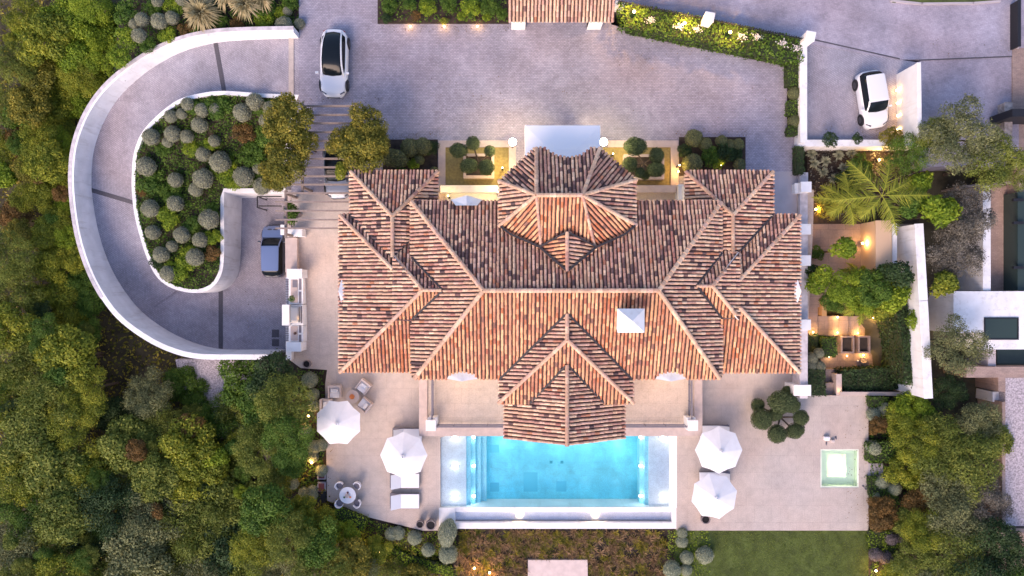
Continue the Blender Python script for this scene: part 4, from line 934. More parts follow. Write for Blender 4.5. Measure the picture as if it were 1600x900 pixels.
# hot tub
t = thing('hot_tub', P(1312, 732, PZ), 'square glowing pale green plunge spa sunk in the stone terrace', 'hot tub')
def tb(x0, y0, x1, y1, z0, z1, m, nm, zr=PZ):
    A = P(x0, y0, zr); B = P(x1, y1, zr); mb = MB(); mb.box(A.x, B.y, z0, B.x, A.y, z1); return mb.build(nm, m, t)
Z0 = PZ-1.15
tb(1281.9, 701.9, 1342.1, 762.1, Z0-.3, Z0, M['jade'], 'floor')
tb(1282.1, 702.1, 1297, 761.9, Z0, PZ-.5, M['jade'], 'bench'); tb(1327, 702.1, 1341.9, 761.9, Z0, PZ-.5, M['jade'], 'bench'); tb(1297.02, 702.1, 1326.98, 712, Z0, PZ-.5, M['jade'], 'bench'); tb(1297.02, 748, 1326.98, 761.9, Z0, PZ-.5, M['jade'], 'bench')
for a in ((1282.05, 702.05, 1284, 761.9), (1340, 702.05, 1341.95, 761.9), (1284.05, 702.05, 1339.9, 704), (1284.05, 760, 1339.9, 761.9)): tb(*a, PZ-.5, PZ-.02, M['jade'], 'rim')
psheet(1284.1, 704.1, 1339.9, 759.9, PZ-.10, M['water'], 'water', t)
A = P(1312, 730, Z0); mb = MB(); mb.lathe((A.x, A.y, Z0), [(.3, .01), (.3, .05)], 18); mb.build('lamp_lens', M['bulbp'], t); point((A.x, A.y, Z0+.45), 26, (1, .96, .62), .2, t)
# ================================================================ FURNITURE
def umbrella(px, py, rpx, rot, label):
    z = PZ+1.95; p = P(px, py, z); R = rpx*(H-z)/F; t = thing('parasol', (p.x, p.y, PZ), label, 'parasol', 'white octagonal parasols on the pool terrace')
    V = [(p.x, p.y, z+.62)]; mb = MB(); n = 8
    for i in range(n):
        a = rot+2*PI*i/n; V.append((p.x+R*math.cos(a), p.y+R*math.sin(a), z))
    for i in range(n):    # edge midpoints pulled in, and mid-panel sag
        a = rot+2*PI*(i+.5)/n; V.append((p.x+R*.915*math.cos(a), p.y+R*.885*math.sin(a), z+.035))
    fs = []
    for i in range(n): fs += [(0, 1+i, 9+i), (0, 9+i, 1+(i+1) % n)]
    mb.add(V, fs); mb.add([(v[0], v[1], v[2]-.012) for v in V], [f[::-1] for f in fs]); mb.build('canopy', M['fabric'], t)
    mb = MB()
    for i in range(n):
        a = rot+2*PI*i/n; mb.tube((p.x, p.y, z+.58), (p.x+R*.98*math.cos(a), p.y+R*.98*math.sin(a), z-.03), .012, .012, 5)
    mb.build('ribs', M['wicker'], t)
    mb = MB(); mb.lathe((p.x, p.y, z+.62), [(.17, .0), (.15, .05), (.05, .09), (.03, .16), (.01, .2)], 12); mb.build('vent_cap', M['white'], t)
    mb = MB(); mb.tube((p.x, p.y, PZ), (p.x, p.y, z+.6), .03, .03, 10); mb.build('pole', M['wicker'], t)
    mb = MB(); mb.box(p.x-.35, p.y-.35, PZ+.002, p.x+.35, p.y+.35, PZ+.1); mb.build('base', M['greywicker'], t, bevel=.02)
umbrella(529, 660, 36.5, PI/8, 'white octagonal parasol beside the round coffee table and lounge chairs')
umbrella(631, 711, 37, 0, 'white octagonal parasol over the two sun loungers west of the pool')
umbrella(1123, 703, 37, 0, 'white octagonal parasol beside the south east corner of the balcony')
umbrella(1116, 775, 36.5, math.radians(13), 'white octagonal parasol with a dark pot at its lower edge')
def lounger(px, py, w, h, head, label, group):
    """px,py centre; lies along x; head 'l' or 'r'"""
    z = PZ+.32; p = P(px, py, z); k = (H-z)/F; L_ = w*k; W_ = h*k; t = thing('sun_lounger', (p.x, p.y, PZ), label, 'sun lounger', group); s = -1 if head == 'l' else 1
    m = MB(); m.box(p.x-L_/2, p.y-W_/2, PZ+.22, p.x+L_/2, p.y+W_/2, PZ+.28); m.build('frame', M['greywicker'], t)
    for a in (-1, 1):
        for b in (-1, 1):
            m = MB(); m.box(p.x+a*(L_/2-.08)-.03, p.y+b*(W_/2-.05)-.03, PZ+.002, p.x+a*(L_/2-.08)+.03, p.y+b*(W_/2-.05)+.03, PZ+.22); m.build('leg', M['greywicker'], t)
    m = MB(); x0 = p.x-s*L_/2; x1 = p.x+s*L_*.12; m.box(min(x0, x1), p.y-W_*.46, PZ+.285, max(x0, x1), p.y+W_*.46, PZ+.38); m.build('seat_cushion', M['cushion'], t, bevel=.02)
    x2 = p.x+s*L_*.42; m = MB(); y0, y1 = p.y-W_*.46, p.y+W_*.46
    m.add([(x1, y0, PZ+.29), (x1, y1, PZ+.29), (x2, y1, PZ+.75), (x2, y0, PZ+.75), (x1, y0, PZ+.38), (x1, y1, PZ+.38), (x2, y1, PZ+.85), (x2, y0, PZ+.85)], [(0, 1, 2, 3), (7, 6, 5, 4), (0, 4, 5, 1), (1, 5, 6, 2), (2, 6, 7, 3), (3, 7, 4, 0)])
    m.build('back_cushion', M['cushion'], t)
LG = 'sun loungers beside the pool'
lounger(632, 783, 46, 24, 'l', 'white sun lounger in the open, south of its neighbour by the west parasol', LG)
lounger(632, 751, 46, 24, 'l', 'white sun lounger half under the parasol west of the pool', LG)
lounger(636, 681, 46, 24, 'l', 'white sun lounger showing at the top edge of the parasol west of the pool', LG)
lounger(1117, 675, 46, 22, 'r', 'white sun lounger north of the parasol by the balcony corner', LG)
lounger(1117, 748, 48, 22, 'r', 'white sun lounger between the two parasols east of the pool', LG)
def sidetable(px, py, w, h, label, group='dark side tables by the loungers'):
    z = PZ+.4; p = P(px, py, z); k = (H-z)/F; t = thing('side_table', (p.x, p.y, PZ), label, 'table', group); m = MB(); m.box(p.x-w*k/2, p.y-h*k/2, PZ+.36, p.x+w*k/2, p.y+h*k/2, PZ+.4); m.build('top', M['greywicker'], t, bevel=.01)
    for a in (-1, 1): m = MB(); m.box(p.x-w*k/2+.03, p.y+a*h*k*.4-.02, PZ+.002, p.x+w*k/2-.03, p.y+a*h*k*.4+.02, PZ+.36); m.build('leg', M['greywicker'], t)
def armchair(px, py, w, rot, label, back='e', cush=True, par=None):
    """low lounge chair, back towards local +y"""
    z = PZ+.4; p = P(px, py, z); k = (H-z)/F; w = w*k; t = thing('lounge_chair', (p.x, p.y, PZ), label, 'chair', 'pale lounge chairs round the coffee table', rot)
    def lm(nm, boxes, mt, bv=.02):
        m = MB()
        for b in boxes: m.box(*b)
        return m.build(nm, M[mt], t, local=True, bevel=bv)
    h = w/2
    lm('frame', [(-h, -h, .12, h, h, .22)], 'wicker'); lm('seat_cushion', [(-h+.1, -h+.02, .22, h-.1, h-.14, .42)], 'cushion', .04)
    lm('backrest', [(-h, h-.13, .22, h, h, .72)], 'wicker')
    lm('armrest', [(-h, -h, .22, -h+.09, h-.135, .58)], 'wicker'); lm('armrest', [(h-.09, -h, .22, h, h-.135, .58)], 'wicker')
    for a in (-1, 1):
        for b in (-1, 1): lm('leg', [(a*(h-.05)-.03, b*(h-.05)-.03, 0, a*(h-.05)+.03, b*(h-.05)+.03, .12)], 'greywicker', 0)
    c = lm('pillow', [(-h+.2, -.05, .43, h-.2, .22, .55)], 'fabric', .05)
    return t
armchair(568, 604, 19, math.radians(-38), 'pale lounge chair north east of the round coffee table')
armchair(570, 633, 19, math.radians(-128), 'pale lounge chair south east of the round coffee table')
armchair(523, 612, 20, math.radians(0), 'pale lounge chair with a tossed white throw, north west of the coffee table')
armchair(510, 632, 18, math.radians(90), 'pale lounge chair half hidden by the parasol near the planting')
def round_table(px, py, rpx, hgt, label, top, things=()):
    z = PZ+hgt; p = P(px, py, z); R = rpx*(H-z)/F; t = thing('round_table', (p.x, p.y, PZ), label, 'table'); m = MB(); m.lathe((p.x, p.y, z-.04), [(R*.97, 0), (R, .01), (R, .035), (R*.98, .045)], 28); m.build('tabletop', M[top], t, smooth=False)
    m = MB(); m.lathe((p.x, p.y, PZ), [(R*.55, .002), (R*.5, .04), (.06, .08), (.05, hgt-.05)], 16); m.build('pedestal', M['greywicker'], t); return p, z
p, z = round_table(551, 620, 10.5, .42, 'round pale coffee table with an amber centrepiece among the lounge chairs', 'wicker')
m = MB(); m.lathe((p.x-.03, p.y+.02, z+.008), [(.02, 0), (.15, .03), (.19, .08), (.17, .085), (.12, .04)], 10)
tag(m.build('bowl', M['copper']), 'amber glass bowl on the round coffee table', 'bowl')
p, z = round_table(543, 774, 13, .74, 'round pale dining table with four white chairs near the terrace corner', 'cushion')
m = MB(); m.lathe((p.x, p.y, z+.008), [(.06, 0), (.14, .05), (.16, .1), (.1, .12)], 12); tag(m.build('vase', M['stonecoping']), 'pale bowl at the middle of the round dining table', 'vase')
for i, (a, b, cn, lb) in enumerate(((.2, -.12, 'copper', 'small red dish on the right of the round dining table'), (-.22, -.13, 'pot_green', 'small green dish on the left of the round dining table'), (.02, .2, 'redmat', 'small dark red dish near the north edge of the dining table'))):
    mt = M['copper'] if cn == 'copper' else mat('pot_green', (.08, .16, .06), .6) if cn == 'pot_green' else M['redmat']
    m = MB(); m.lathe((p.x+a, p.y+b, z+.008), [(.04, 0), (.075, .03), (.07, .035)], 10); tag(m.build('dish', mt), lb, 'dish')
for k, (a, lb) in enumerate(((45, 'north east'), (135, 'north west'), (225, 'south west'), (315, 'south east'))):
    r = math.radians(a); c = (p.x+.88*math.cos(r), p.y+.88*math.sin(r)); t = thing('dining_chair', (c[0], c[1], PZ), f'white tub dining chair {lb} of the round dining table', 'chair', 'white chairs round the dining table', r-PI/2)
    m = MB(); m.lathe((0, 0, 0), [(.24, .40), (.25, .43), (.24, .46)], 16); m.build('seat', M['greywicker'], t, local=True)
    V = []; n = 12
    for i in range(n+1):
        an = -.35+(PI+.7)*i/n; rr = .29; hh = .78 if .2 < i/n < .8 else .66
        for rad, zz in ((rr, .38), (rr+.01, hh), (rr-.045, hh), (rr-.05, .38)): V.append((rad*math.cos(an), rad*math.sin(an), zz))
    m = MB(); m.add(V, [(4*i+j, 4*i+(j+1) % 4, 4*i+4+(j+1) % 4, 4*i+4+j)[::-1] for i in range(n) for j in range(4)]+[(0, 1, 2, 3), (4*n+3, 4*n+2, 4*n+1, 4*n)]); m.build('backrest', M['cushion'], t, local=True)
    for a2 in (45, 135, 225, 315):
        q = math.radians(a2); m = MB(); m.tube((.18*math.cos(q), .18*math.sin(q), .40), (.24*math.cos(q), .24*math.sin(q), .0), .018, .014, 6); m.build('leg', M['greywicker'], t, local=True)
def pot(px, py, rpx, h, label, mt='bronze', z=None):
    z = PZ if z is None else z; p = P(px, py, z+h); R = rpx*(H-z-h)/F; t = thing('plant_pot', (p.x, p.y, z), label, 'pot', None); m = MB()
    m.lathe((p.x, p.y, z), [(R*.55, .002), (R*.85, h*.35), (R, h*.7), (R*.9, h*.97), (R*.95, h), (R*.78, h), (R*.74, h-.07)], 20); m.build('vessel', M[mt], t, smooth=True)
    m = MB(); m.lathe((p.x, p.y, z+h-.09), [(R*.74, 0), (R*.74, .03)], 18); m.build('soil', M['blackhole'], t); return t
pot(656, 820, 6.5, .7, 'smaller of two bronze urns at the south edge of the terrace')
pot(673, 821, 8.5, .8, 'larger of two bronze urns at the south edge of the terrace')
pot(1103, 812, 7.5, .6, 'dark round pot under the edge of the southern parasol')
pot(478.5, 569, 6.5, .6, 'dark pot in the terrace corner south of the outdoor kitchen')
p = P(459, 345, 0)
# things by the hot tub
m = MB(); p = P(1293, 686, PZ+.3); m.box(p.x-.2, p.y-.12, PZ+.002, p.x+.2, p.y+.16, PZ+.3); tag(m.build('towel_stack', M['fabric'], bevel=.05), 'folded white towels on the terrace north of the hot tub', 'towels')
m = MB(); p = P(1303, 690, PZ+.3); m.box(p.x-.14, p.y-.1, PZ+.002, p.x+.12, p.y+.1, PZ+.25); tag(m.build('beach_bag', M['wicker'], bevel=.04), 'small tan bag beside the folded white towels', 'bag')
for k, (x, y, lb) in enumerate(((1291, 693, 'dark sandal below the folded towels, left of the pair'), (1306, 684, 'dark sandal right of the tan bag'), (1349, 760, 'dark slipper by the planting, left of its twin'), (1353, 764, 'dark slipper by the planting, right of its twin'))):
    p = P(x, y, PZ); t = thing('sandal', (p.x, p.y, PZ), lb, 'shoe', None, .4*k); m = MB(); m.lathe((0, 0, .002), [(.055, 0), (.06, .02), (.055, .03)], 12, sy=2.3, sx=1); m.build('sole', M['greywicker'], t, local=True)
    m = MB(); m.tube((-.06, .05, .03), (0, .05, .08), .015, .015, 6); m.tube((0, .05, .08), (.06, .05, .03), .015, .015, 6); m.build('strap', M['dark'], t, local=True)
# square grates at the west edge of the terrace
for k, (y, h, mt, lb) in enumerate(((744, 7, 'redmat', 'upper small red brown lid at the west edge of the terrace'), (761, 12, 'redmat', 'square red brown lid with a pale frame, just below the smaller one'), (777, 16, 'dark', 'dark square pit cover below the two red brown lids'))):
    t = thing('hatch', P(502, y, PZ), lb, 'hatch'); A = P(496, y-h/2-1.5, PZ); B = P(509, y+h/2+1.5, PZ); m = MB(); m.box(A.x, B.y, PZ-1.5, B.x, A.y, PZ+.02); m.build('frame', M['paleslab'] if k < 2 else M['dark'], t)
    A = P(498, y-h/2, PZ); B = P(507, y+h/2, PZ); m = MB(); m.box(A.x, B.y, PZ+.021, B.x, A.y, PZ+.05); m.build('lid', M[mt], t)
# outdoor kitchen along the west wall
t = thing('outdoor_kitchen', P(460, 485, -.8), 'white outdoor kitchen counter with a steel barbecue on the west terrace edge', 'outdoor kitchen')
def ok(x0, y0, x1, y1, z0, z1, m, nm, bv=.01, par=None):
    A = P(x0, y0, z1); B = P(x1, y1, z1); mb = MB(); mb.box(A.x, B.y, z0, B.x, A.y, z1); return mb.build(nm, M[m], par or t, bevel=bv)
ok(451, 435, 473.5, 475, -1.5, .0, 'white', 'counter_body'); ok(451, 509, 473.5, 534, -1.5, .0, 'white', 'counter_body')
ok(454, 437, 465, 473, .003, .04, 'stonecoping', 'worktop'); ok(454, 510, 465, 532, .003, .04, 'stonecoping', 'worktop')
for y0, y1 in ((435, 453), (456, 474), (508, 520), (523, 534)): ok(467, y0, 470.5, y1, .003, .05, 'greywicker', 'cabinet_recess', 0)
ok(440.5, 476, 452, 508.5, -1.5, .45, 'white', 'hood_wall'); ok(452.02, 476, 473.5, 508.5, -1.5, .05, 'white', 'barbecue_base')
bq = ok(453, 479, 467, 504, .051, .35, 'steel', 'barbecue', .02); ok(455.5, 481, 465.5, 502, .352, .40, 'steel', 'grill_hood', .02, bq)
ok(470, 478, 472.3, 505, .051, .07, 'greywicker', 'shelf_recess', 0); ok(457, 438, 464, 449, .041, .08, 'greywicker', 'sink', 0)
for i in range(15):
    y = 437+i*2.6; A = P(445.5, y, -.3); m = MB(); m.box(A.x, A.y-.03, -.4, A.x+.28, A.y+.03, -.3); m.build('slat', M['greywicker'], t)
for i in range(9):
    y = 510+i*2.8; A = P(445.5, y, -.3); m = MB(); m.box(A.x, A.y-.03, -.4, A.x+.28, A.y+.03, -.3); m.build('slat', M['greywicker'], t)
p = P(463, 498, .8); point(p, 4, GLOW, .05, t)
m = MB(); p = P(460, 521, .3); m.lathe((p.x, p.y, .042), [(.08, 0), (.1, .15), (.05, .22), (.03, .3)], 12); tag(m.build('jug', mat('brown_glaze', (.08, .04, .03), .4)), 'brown jug on the south counter of the outdoor kitchen', 'jug')
t = place_tree('shrub', 456, 466, 5.5, .05, .35, 'green', 'small green herb plant on the north counter of the outdoor kitchen', None, 'potted_plant', 'plant')
tag(ok(425, 515, 436, 540, -6.028, -6.005, 'drain', 'manhole_cover', 0, None) if False else (lambda A, B: (lambda mb: (mb.box(A.x, B.y, -6.02, B.x, A.y, -5.975), mb.build('manhole_cover', M['drain']))[1])(MB()))(P(425, 515, -6), P(436, 527, -6)), 'dark square drain cover in the garage court, the upper one', 'drain cover', 'drain covers in the garage court')
mb = MB(); A, B = P(425, 530, -6), P(436, 541, -6); mb.box(A.x, B.y, -6.02, B.x, A.y, -5.975); tag(mb.build('manhole_cover', M['drain']), 'dark square drain cover in the garage court, the lower one', 'drain cover', 'drain covers in the garage court')
# black frame at the garage door
t = thing('metal_gate', P(415, 312, -6), 'black metal gate frame under the pergola ends in the garage court', 'gate')
for a, b in (((402, 307), (402, 324)), ((402, 307), (440, 307)), ((404, 322), (440, 322))):
    A, B = P(*a, -4), P(*b, -4); m = MB(); m.tube(A, B, .05, .05, 8); m.build('rail', M['dark'], t)
for a in ((402, 307), (402, 324)): A = P(*a, -4); m = MB(); m.tube((A.x, A.y, -6), A, .05, .05, 8); m.build('post', M['dark'], t)
# ================================================================ PERGOLA
t = thing('pergola', P(500, 260, 0), 'long timber pergola with parallel cross beams between two dark trees', 'pergola')
BY = [(165, 470, 560), (179, 470, 560), (192, 468, 560), (206, 460, 560), (219.5, 455, 560), (233.5, 455, 560), (247.5, 455, 560), (261, 455, 560), (275, 455, 552), (288, 455, 548), (301.5, 446, 552), (315, 430, 552), (329, 430, 552), (343, 430, 552), (356.5, 430, 540)]
BZ_ = 2.7
for y, x0, x1 in BY:
    A, B = P(x0, y, BZ_), P(x1, y, BZ_); m = MB(); m.box(A.x, A.y-.05, BZ_-.2, B.x, A.y+.05, BZ_); m.build('beam', M['wood'], t)
for x, y0, y1 in ((472, 160, 300), (553, 160, 262), (446, 297, 372)):
    A, B = P(x, y0, BZ_-.2), P(x, y1, BZ_-.2); m = MB(); m.box(A.x-.07, B.y, BZ_-.42, A.x+.07, A.y, BZ_-.205); m.build('bearer', M['wood'], t)
for x, y in ((472, 168), (472, 230), (472, 292), (553, 168), (553, 255), (446, 302), (446, 366)):
    A = P(x, y, BZ_-.42); m = MB(); m.box(A.x-.08, A.y-.08, -.3, A.x+.08, A.y+.08, BZ_-.42); m.build('post', M['wood'], t)
# ================================================================ GATEHOUSE
gh = thing('gatehouse', P(877, 10, 0), 'tiled gatehouse roof on white pillars at the top of the entrance court', 'gatehouse')
roof_face([(794, -12, 4.3), (960, -12, 4.3), (877, 34, 3.5)], [(794, -12), (960, -12), (960, 34), (794, 34)], 'gate', gh)
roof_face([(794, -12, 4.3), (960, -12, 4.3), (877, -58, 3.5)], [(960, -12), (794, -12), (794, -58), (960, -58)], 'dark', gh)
caps([(794, -12, 4.34), (960, -12, 4.34)], gh)
for x in (810, 936):
    A, B = P(x-11, 20, 3.2), P(x+12, 46.5, 0); m = MB(); m.box(A.x, B.y, 0, P(x+12, 20, 3.2).x, B.y+.9, 3.2); m.build('pillar', M['whitewall'], gh, bevel=.02)
m = MB(); A, B = P(799, -40, 3.2), P(822, 18, 3.2); m.box(A.x, B.y, 0, B.x, A.y, 3.2); m.build('wall', M['whitewall'], gh); m = MB(); A, B = P(925, -40, 3.2), P(948, 18, 3.2); m.box(A.x, B.y, 0, B.x, A.y, 3.2); m.build('wall', M['whitewall'], gh)
# ================================================================ CARS
def loft(m, secs, col=None, cap=True):
    n = len(secs[0]); V = [v for s in secs for v in s]
    fs = [(i*n+j, i*n+j+1, (i+1)*n+j+1, (i+1)*n+j) for i in range(len(secs)-1) for j in range(n-1)]
    if cap: fs += [tuple(range(n-1, -1, -1)), tuple(range((len(secs)-1)*n, len(secs)*n))]
    m.add(V, fs, col)
def car(px, py, z, Lc, Wc, Hc, rot, paint, roofm, label, style, zref=.8, side=None):
    """front towards local -y"""
    p = P(px, py, z+zref); t = thing('parked_car', (p.x, p.y, z), label, 'car', None, rot)
    hw = Wc/2; hl = Lc/2; side = side or paint
    def Y(f): return -hl+f*Lc            # 0 front .. 1 rear
    if style == 'fast':   # sloping tail
        st = [(0, .42, .50), (.012, .58, .56), (.035, .72, .64), (.07, .84, .72), (.12, .93, .80), (.19, .985, .86), (.28, 1, .91), (.36, 1, .95), (.5, 1, .96), (.7, 1, .98), (.82, .985, 1.0), (.90, .92, 1.02), (.95, .82, 1.0), (.985, .66, .95), (1.0, .46, .82)]
        cab = [(.285, .80, 0), (.42, .76, .44), (.52, .74, .56), (.66, .71, .56), (.80, .66, .42), (.955, .58, .03)]
    else:
        st = [(0, .46, .54), (.012, .64, .62), (.035, .78, .72), (.07, .88, .82), (.12, .95, .91), (.19, .99, .95), (.26, 1, .98), (.35, 1, 1.0), (.5, 1, 1.0), (.7, 1, 1.0), (.84, .99, 1.0), (.92, .94, 1.0), (.965, .85, .98), (.988, .72, .95), (1.0, .52, .83)]
        cab = [(.25, .84, 0), (.38, .78, .46), (.44, .77, .56), (.66, .76, .57), (.88, .74, .53), (.985, .76, .02)]
    hb = .92 if style == 'fast' else 1.0; top0 = lambda f: np.interp(f, [a[0] for a in st], [a[2] for a in st])*hb
    m = MB(); secs = []
    for f, wf, zf in st:
        w_ = hw*wf; zt = zf*hb
        secs.append([(x, Y(f), zz) for x, zz in ((-w_*.9, .2), (-w_, .32), (-w_*1.0, zt*.62), (-w_*.97, zt*.86), (-w_*.86, zt*.975), (-w_*.5, zt*1.01), (0, zt*1.02), (w_*.5, zt*1.01), (w_*.86, zt*.975), (w_*.97, zt*.86), (w_, zt*.62), (w_, .32), (w_*.9, .2), (-w_*.9, .2))])
    loft(m, secs); body_ = m.build('body', M[side], t, local=True, smooth=True); ss = body_.modifiers.new('round', 'SUBSURF'); ss.levels = ss.render_levels = 2
    # bonnet panel in the main paint
    if side != paint:
        m = MB(); loft(m, [[(x*hw*wf*.9, Y(f), top0(f)*1.02+.012-.02*abs(x)) for x in (-1, -.5, 0, .5, 1)] for f, wf in ((.03, .74), (.06, .88), (.14, .97), (.25, .98))], cap=False); m.build('bonnet', M[paint], t, local=True, smooth=True)
    cs = []
    for f, wf, dh in cab:
        w_ = hw*wf; zb = top0(f)*.97; zt = min(zb+dh+.02, Hc-.02); w2 = hw*(.86 if style == 'fast' else .9)
        cs.append([(-w2, Y(f), zb), (-w_, Y(f), zt-.03), (-w_*.9, Y(f), zt), (0, Y(f), zt+.025), (w_*.9, Y(f), zt), (w_, Y(f), zt-.03), (w2, Y(f), zb)])
    m = MB(); loft(m, cs); wi = m.build('windows', M['glass'], t, local=True, smooth=True); ss = wi.modifiers.new('round', 'SUBSURF'); ss.levels = ss.render_levels = 1
    m = MB()
    if style == 'fast':
        for s in (-1, 1): loft(m, [[(s*a, Y(f), b) for a, b in ((hw*wf*1.035, min(top0(f)*.97+dh, Hc)-.07), (hw*wf*1.02, min(top0(f)*.97+dh+.02, Hc)+.0), (hw*wf*.90, min(top0(f)*.97+dh+.02, Hc)+.012))][::s] for f, wf, dh in cab], cap=False)
        m.build('roof_rail', M[roofm], t, local=True, smooth=True)
    else:
        rs = []
        for f, wf, dh in cab[2:5]:
            w_ = hw*wf; zt = min(top0(f)*.97+dh+.02, Hc-.02); rs.append([(-w_*.99, Y(f), zt-.015), (-w_*.9, Y(f), zt+.02), (0, Y(f), zt+.045), (w_*.9, Y(f), zt+.02), (w_*.99, Y(f), zt-.015)])
        rs.insert(0, [(x, y-.10, zz-.03) for x, y, zz in rs[0]]); loft(m, rs, cap=False); rf_ = m.build('roof', M[roofm], t, local=True, smooth=True); ss = rf_.modifiers.new('round', 'SUBSURF'); ss.levels = ss.render_levels = 2
        m = MB()
        for s in (-1, 1): loft(m, [[(s*a, Y(f), b) for a, b in ((hw*wf*1.04, min(top0(f)*.97+dh, Hc-.02)-.05), (hw*wf*1.0, min(top0(f)*.97+dh+.02, Hc)+.005), (hw*wf*.93, min(top0(f)*.97+dh+.02, Hc)+.01))][::s] for f, wf, dh in cab[:3]], cap=False)
        m.build('pillar', M[paint], t, local=True, smooth=True)
    for sx in (-1, 1):
        for fy in (.19, .81):
            y = Y(fy); r = .34; m = MB(); m.tube((sx*(hw-.19), y, r), (sx*(hw+.012), y, r), r, r, 22); wl = m.build('wheel', M['tyre'], t, local=True)
            m = MB(); m.tube((sx*(hw+.013), y, r), (sx*(hw+.02), y, r), r*.66, r*.62, 16); m.build('rim', M['rim'], wl, local=True)
            m = MB(); m.tube((sx*(hw-.1), y, r+.03), (sx*(hw+.002), y, r+.03), r+.07, r+.07, 20); m.build('wheel_arch', M['dark'], t, local=True)
        m = MB(); m.obox((sx*hw*.66, Y(.062)), (1, sx*.62), .36, .08, top0(.05)*.84, top0(.06)*1.015); m.build('headlight', M['led'], t, local=True, bevel=.02)
        m = MB(); m.obox((sx*hw*.62, Y(.968)), (1, sx*-.45), .3, .07, top0(.97)*.75, top0(.97)*.93); m.build('tail_light', M['tail'], t, local=True)
        m = MB(); m.box(sx*hw*.98, Y(.315), .95, sx*(hw+.2), Y(.35), 1.08) if sx > 0 else m.box(-(hw+.2), Y(.315), .95, -hw*.98, Y(.35), 1.08); m.build('mirror', M[side], t, local=True, bevel=.03)
    m = MB(); m.box(-hw*.45, -hl-.005, .35, hw*.45, -hl+.06, .47); m.build('grille', M['dark'], t, local=True)
    return t
car(521, 98, 0, 4.68, 1.92, 1.60, math.radians(-1.5), 'body_white', 'body_white', 'white saloon with a long dark glass roof parked in the entrance court', 'fast', .75)
car(1364.5, 155, 0, 3.95, 1.76, 1.56, math.radians(9), 'body_white', 'body_white', 'white city hatchback parked beside the lamp lit wall', 'hatch', .8)
car(426.5, 392, LZ, 4.15, 1.80, 1.60, math.radians(180), 'body_blue', 'body_blue', 'blue grey hatchback with dark sides in the lower garage court', 'hatch', .8, side='body_dark')
car(526, 266, 0, 3.9, 1.85, 1.5, math.radians(2), 'silver', 'body_dark', 'silver car with a dark glass roof, half hidden under the pergola', 'fast', .75)
# ================================================================ SUNKEN COURTS BY THE ENTRANCE
M['lit'] = mat('court_grass_stone', (.27, .21, .075), .9, noise=.2, nscale=6)
for k, (x0, x1, pk, lb) in enumerate(((685, 805, (724, 772), 'west'), (950, 1060, (975, 1038), 'east'))):
    t = thing('courtyard_kerb', P((x0+x1)/2, 224, .1), f'pale stone surround of the sunken court {lb} of the entrance', 'kerb')
    def cb(a, b, c, d, z0, z1, m, nm='kerb_stone'):
        A = P(a, b, z1); B = P(c, d, z1); mb = MB(); mb.box(A.x, B.y, z0, B.x, A.y, z1); return mb.build(nm, M[m], t)
    ix0, ix1 = (696, 795) if k == 0 else (942, 1048)
    cb(x0, 219.5, x1, 230, -.02, .12, 'stonecoping'); 
    if k == 0: cb(685, 230.1, 695.9, 318, -.02, .12, 'stonecoping'); cb(795.1, 230.1, 806, 285, -.02, .12, 'stonecoping')
    else: cb(1048.1, 230.1, 1060, 300, -.02, .12, 'stonecoping')
    cb(ix0, 230.1, ix1, 289, -.02, .03, 'lit', 'court_floor')
    t2 = thing('low_wall', P((ix0+ix1)/2, 295, 0), f'low rendered wall on the south side of the {lb} sunken court', 'wall')
    A = P(ix0-8, 289.5, .7); B = P(ix1+(0 if k == 0 else 8), 300.5, .7); mb = MB(); mb.box(A.x, B.y, 0, B.x, A.y, .7); mb.build('wall_body', M['white'] if k == 0 else M['stonecoping'], t2)
    A = P(ix0-8, 300.6, .02); B = P(ix1+8, 318, .02); mb = MB(); mb.box(A.x, B.y, 0, B.x, A.y, .02); mb.build('paving', M['white'] if k == 0 else M['warmstone'], t2)
    if k: A = P(1060, 288, 1.0); B = P(1068, 316, 1.0); mb = MB(); mb.box(A.x, B.y, 0, B.x, A.y, 1.0); mb.build('pier', M['white'], t2)
    t3 = thing('planter', P((pk[0]+pk[1])/2, 263, 0), f'rectangular stone planter under the clipped tree in the {lb} sunken court', 'planter')
    y0, y1 = (240, 278) if k == 0 else (241, 280); A = P(pk[0], y0, .55); B = P(pk[1], y1, .55)
    mb = MB()
    for bx in ((A.x, B.y, A.x+.18, A.y), (B.x-.18, B.y, B.x, A.y), (A.x+.181, A.y-.18, B.x-.181, A.y), (A.x+.181, B.y, B.x-.181, B.y+.18)): mb.box(bx[0], bx[1], .02, bx[2], bx[3], .55)
    mb.build('planter_box', M['stonecoping'], t3); mb = MB(); mb.box(A.x+.18, B.y+.18, .02, B.x-.18, A.y-.18, .42); mb.build('soil', M['soil'], t3)
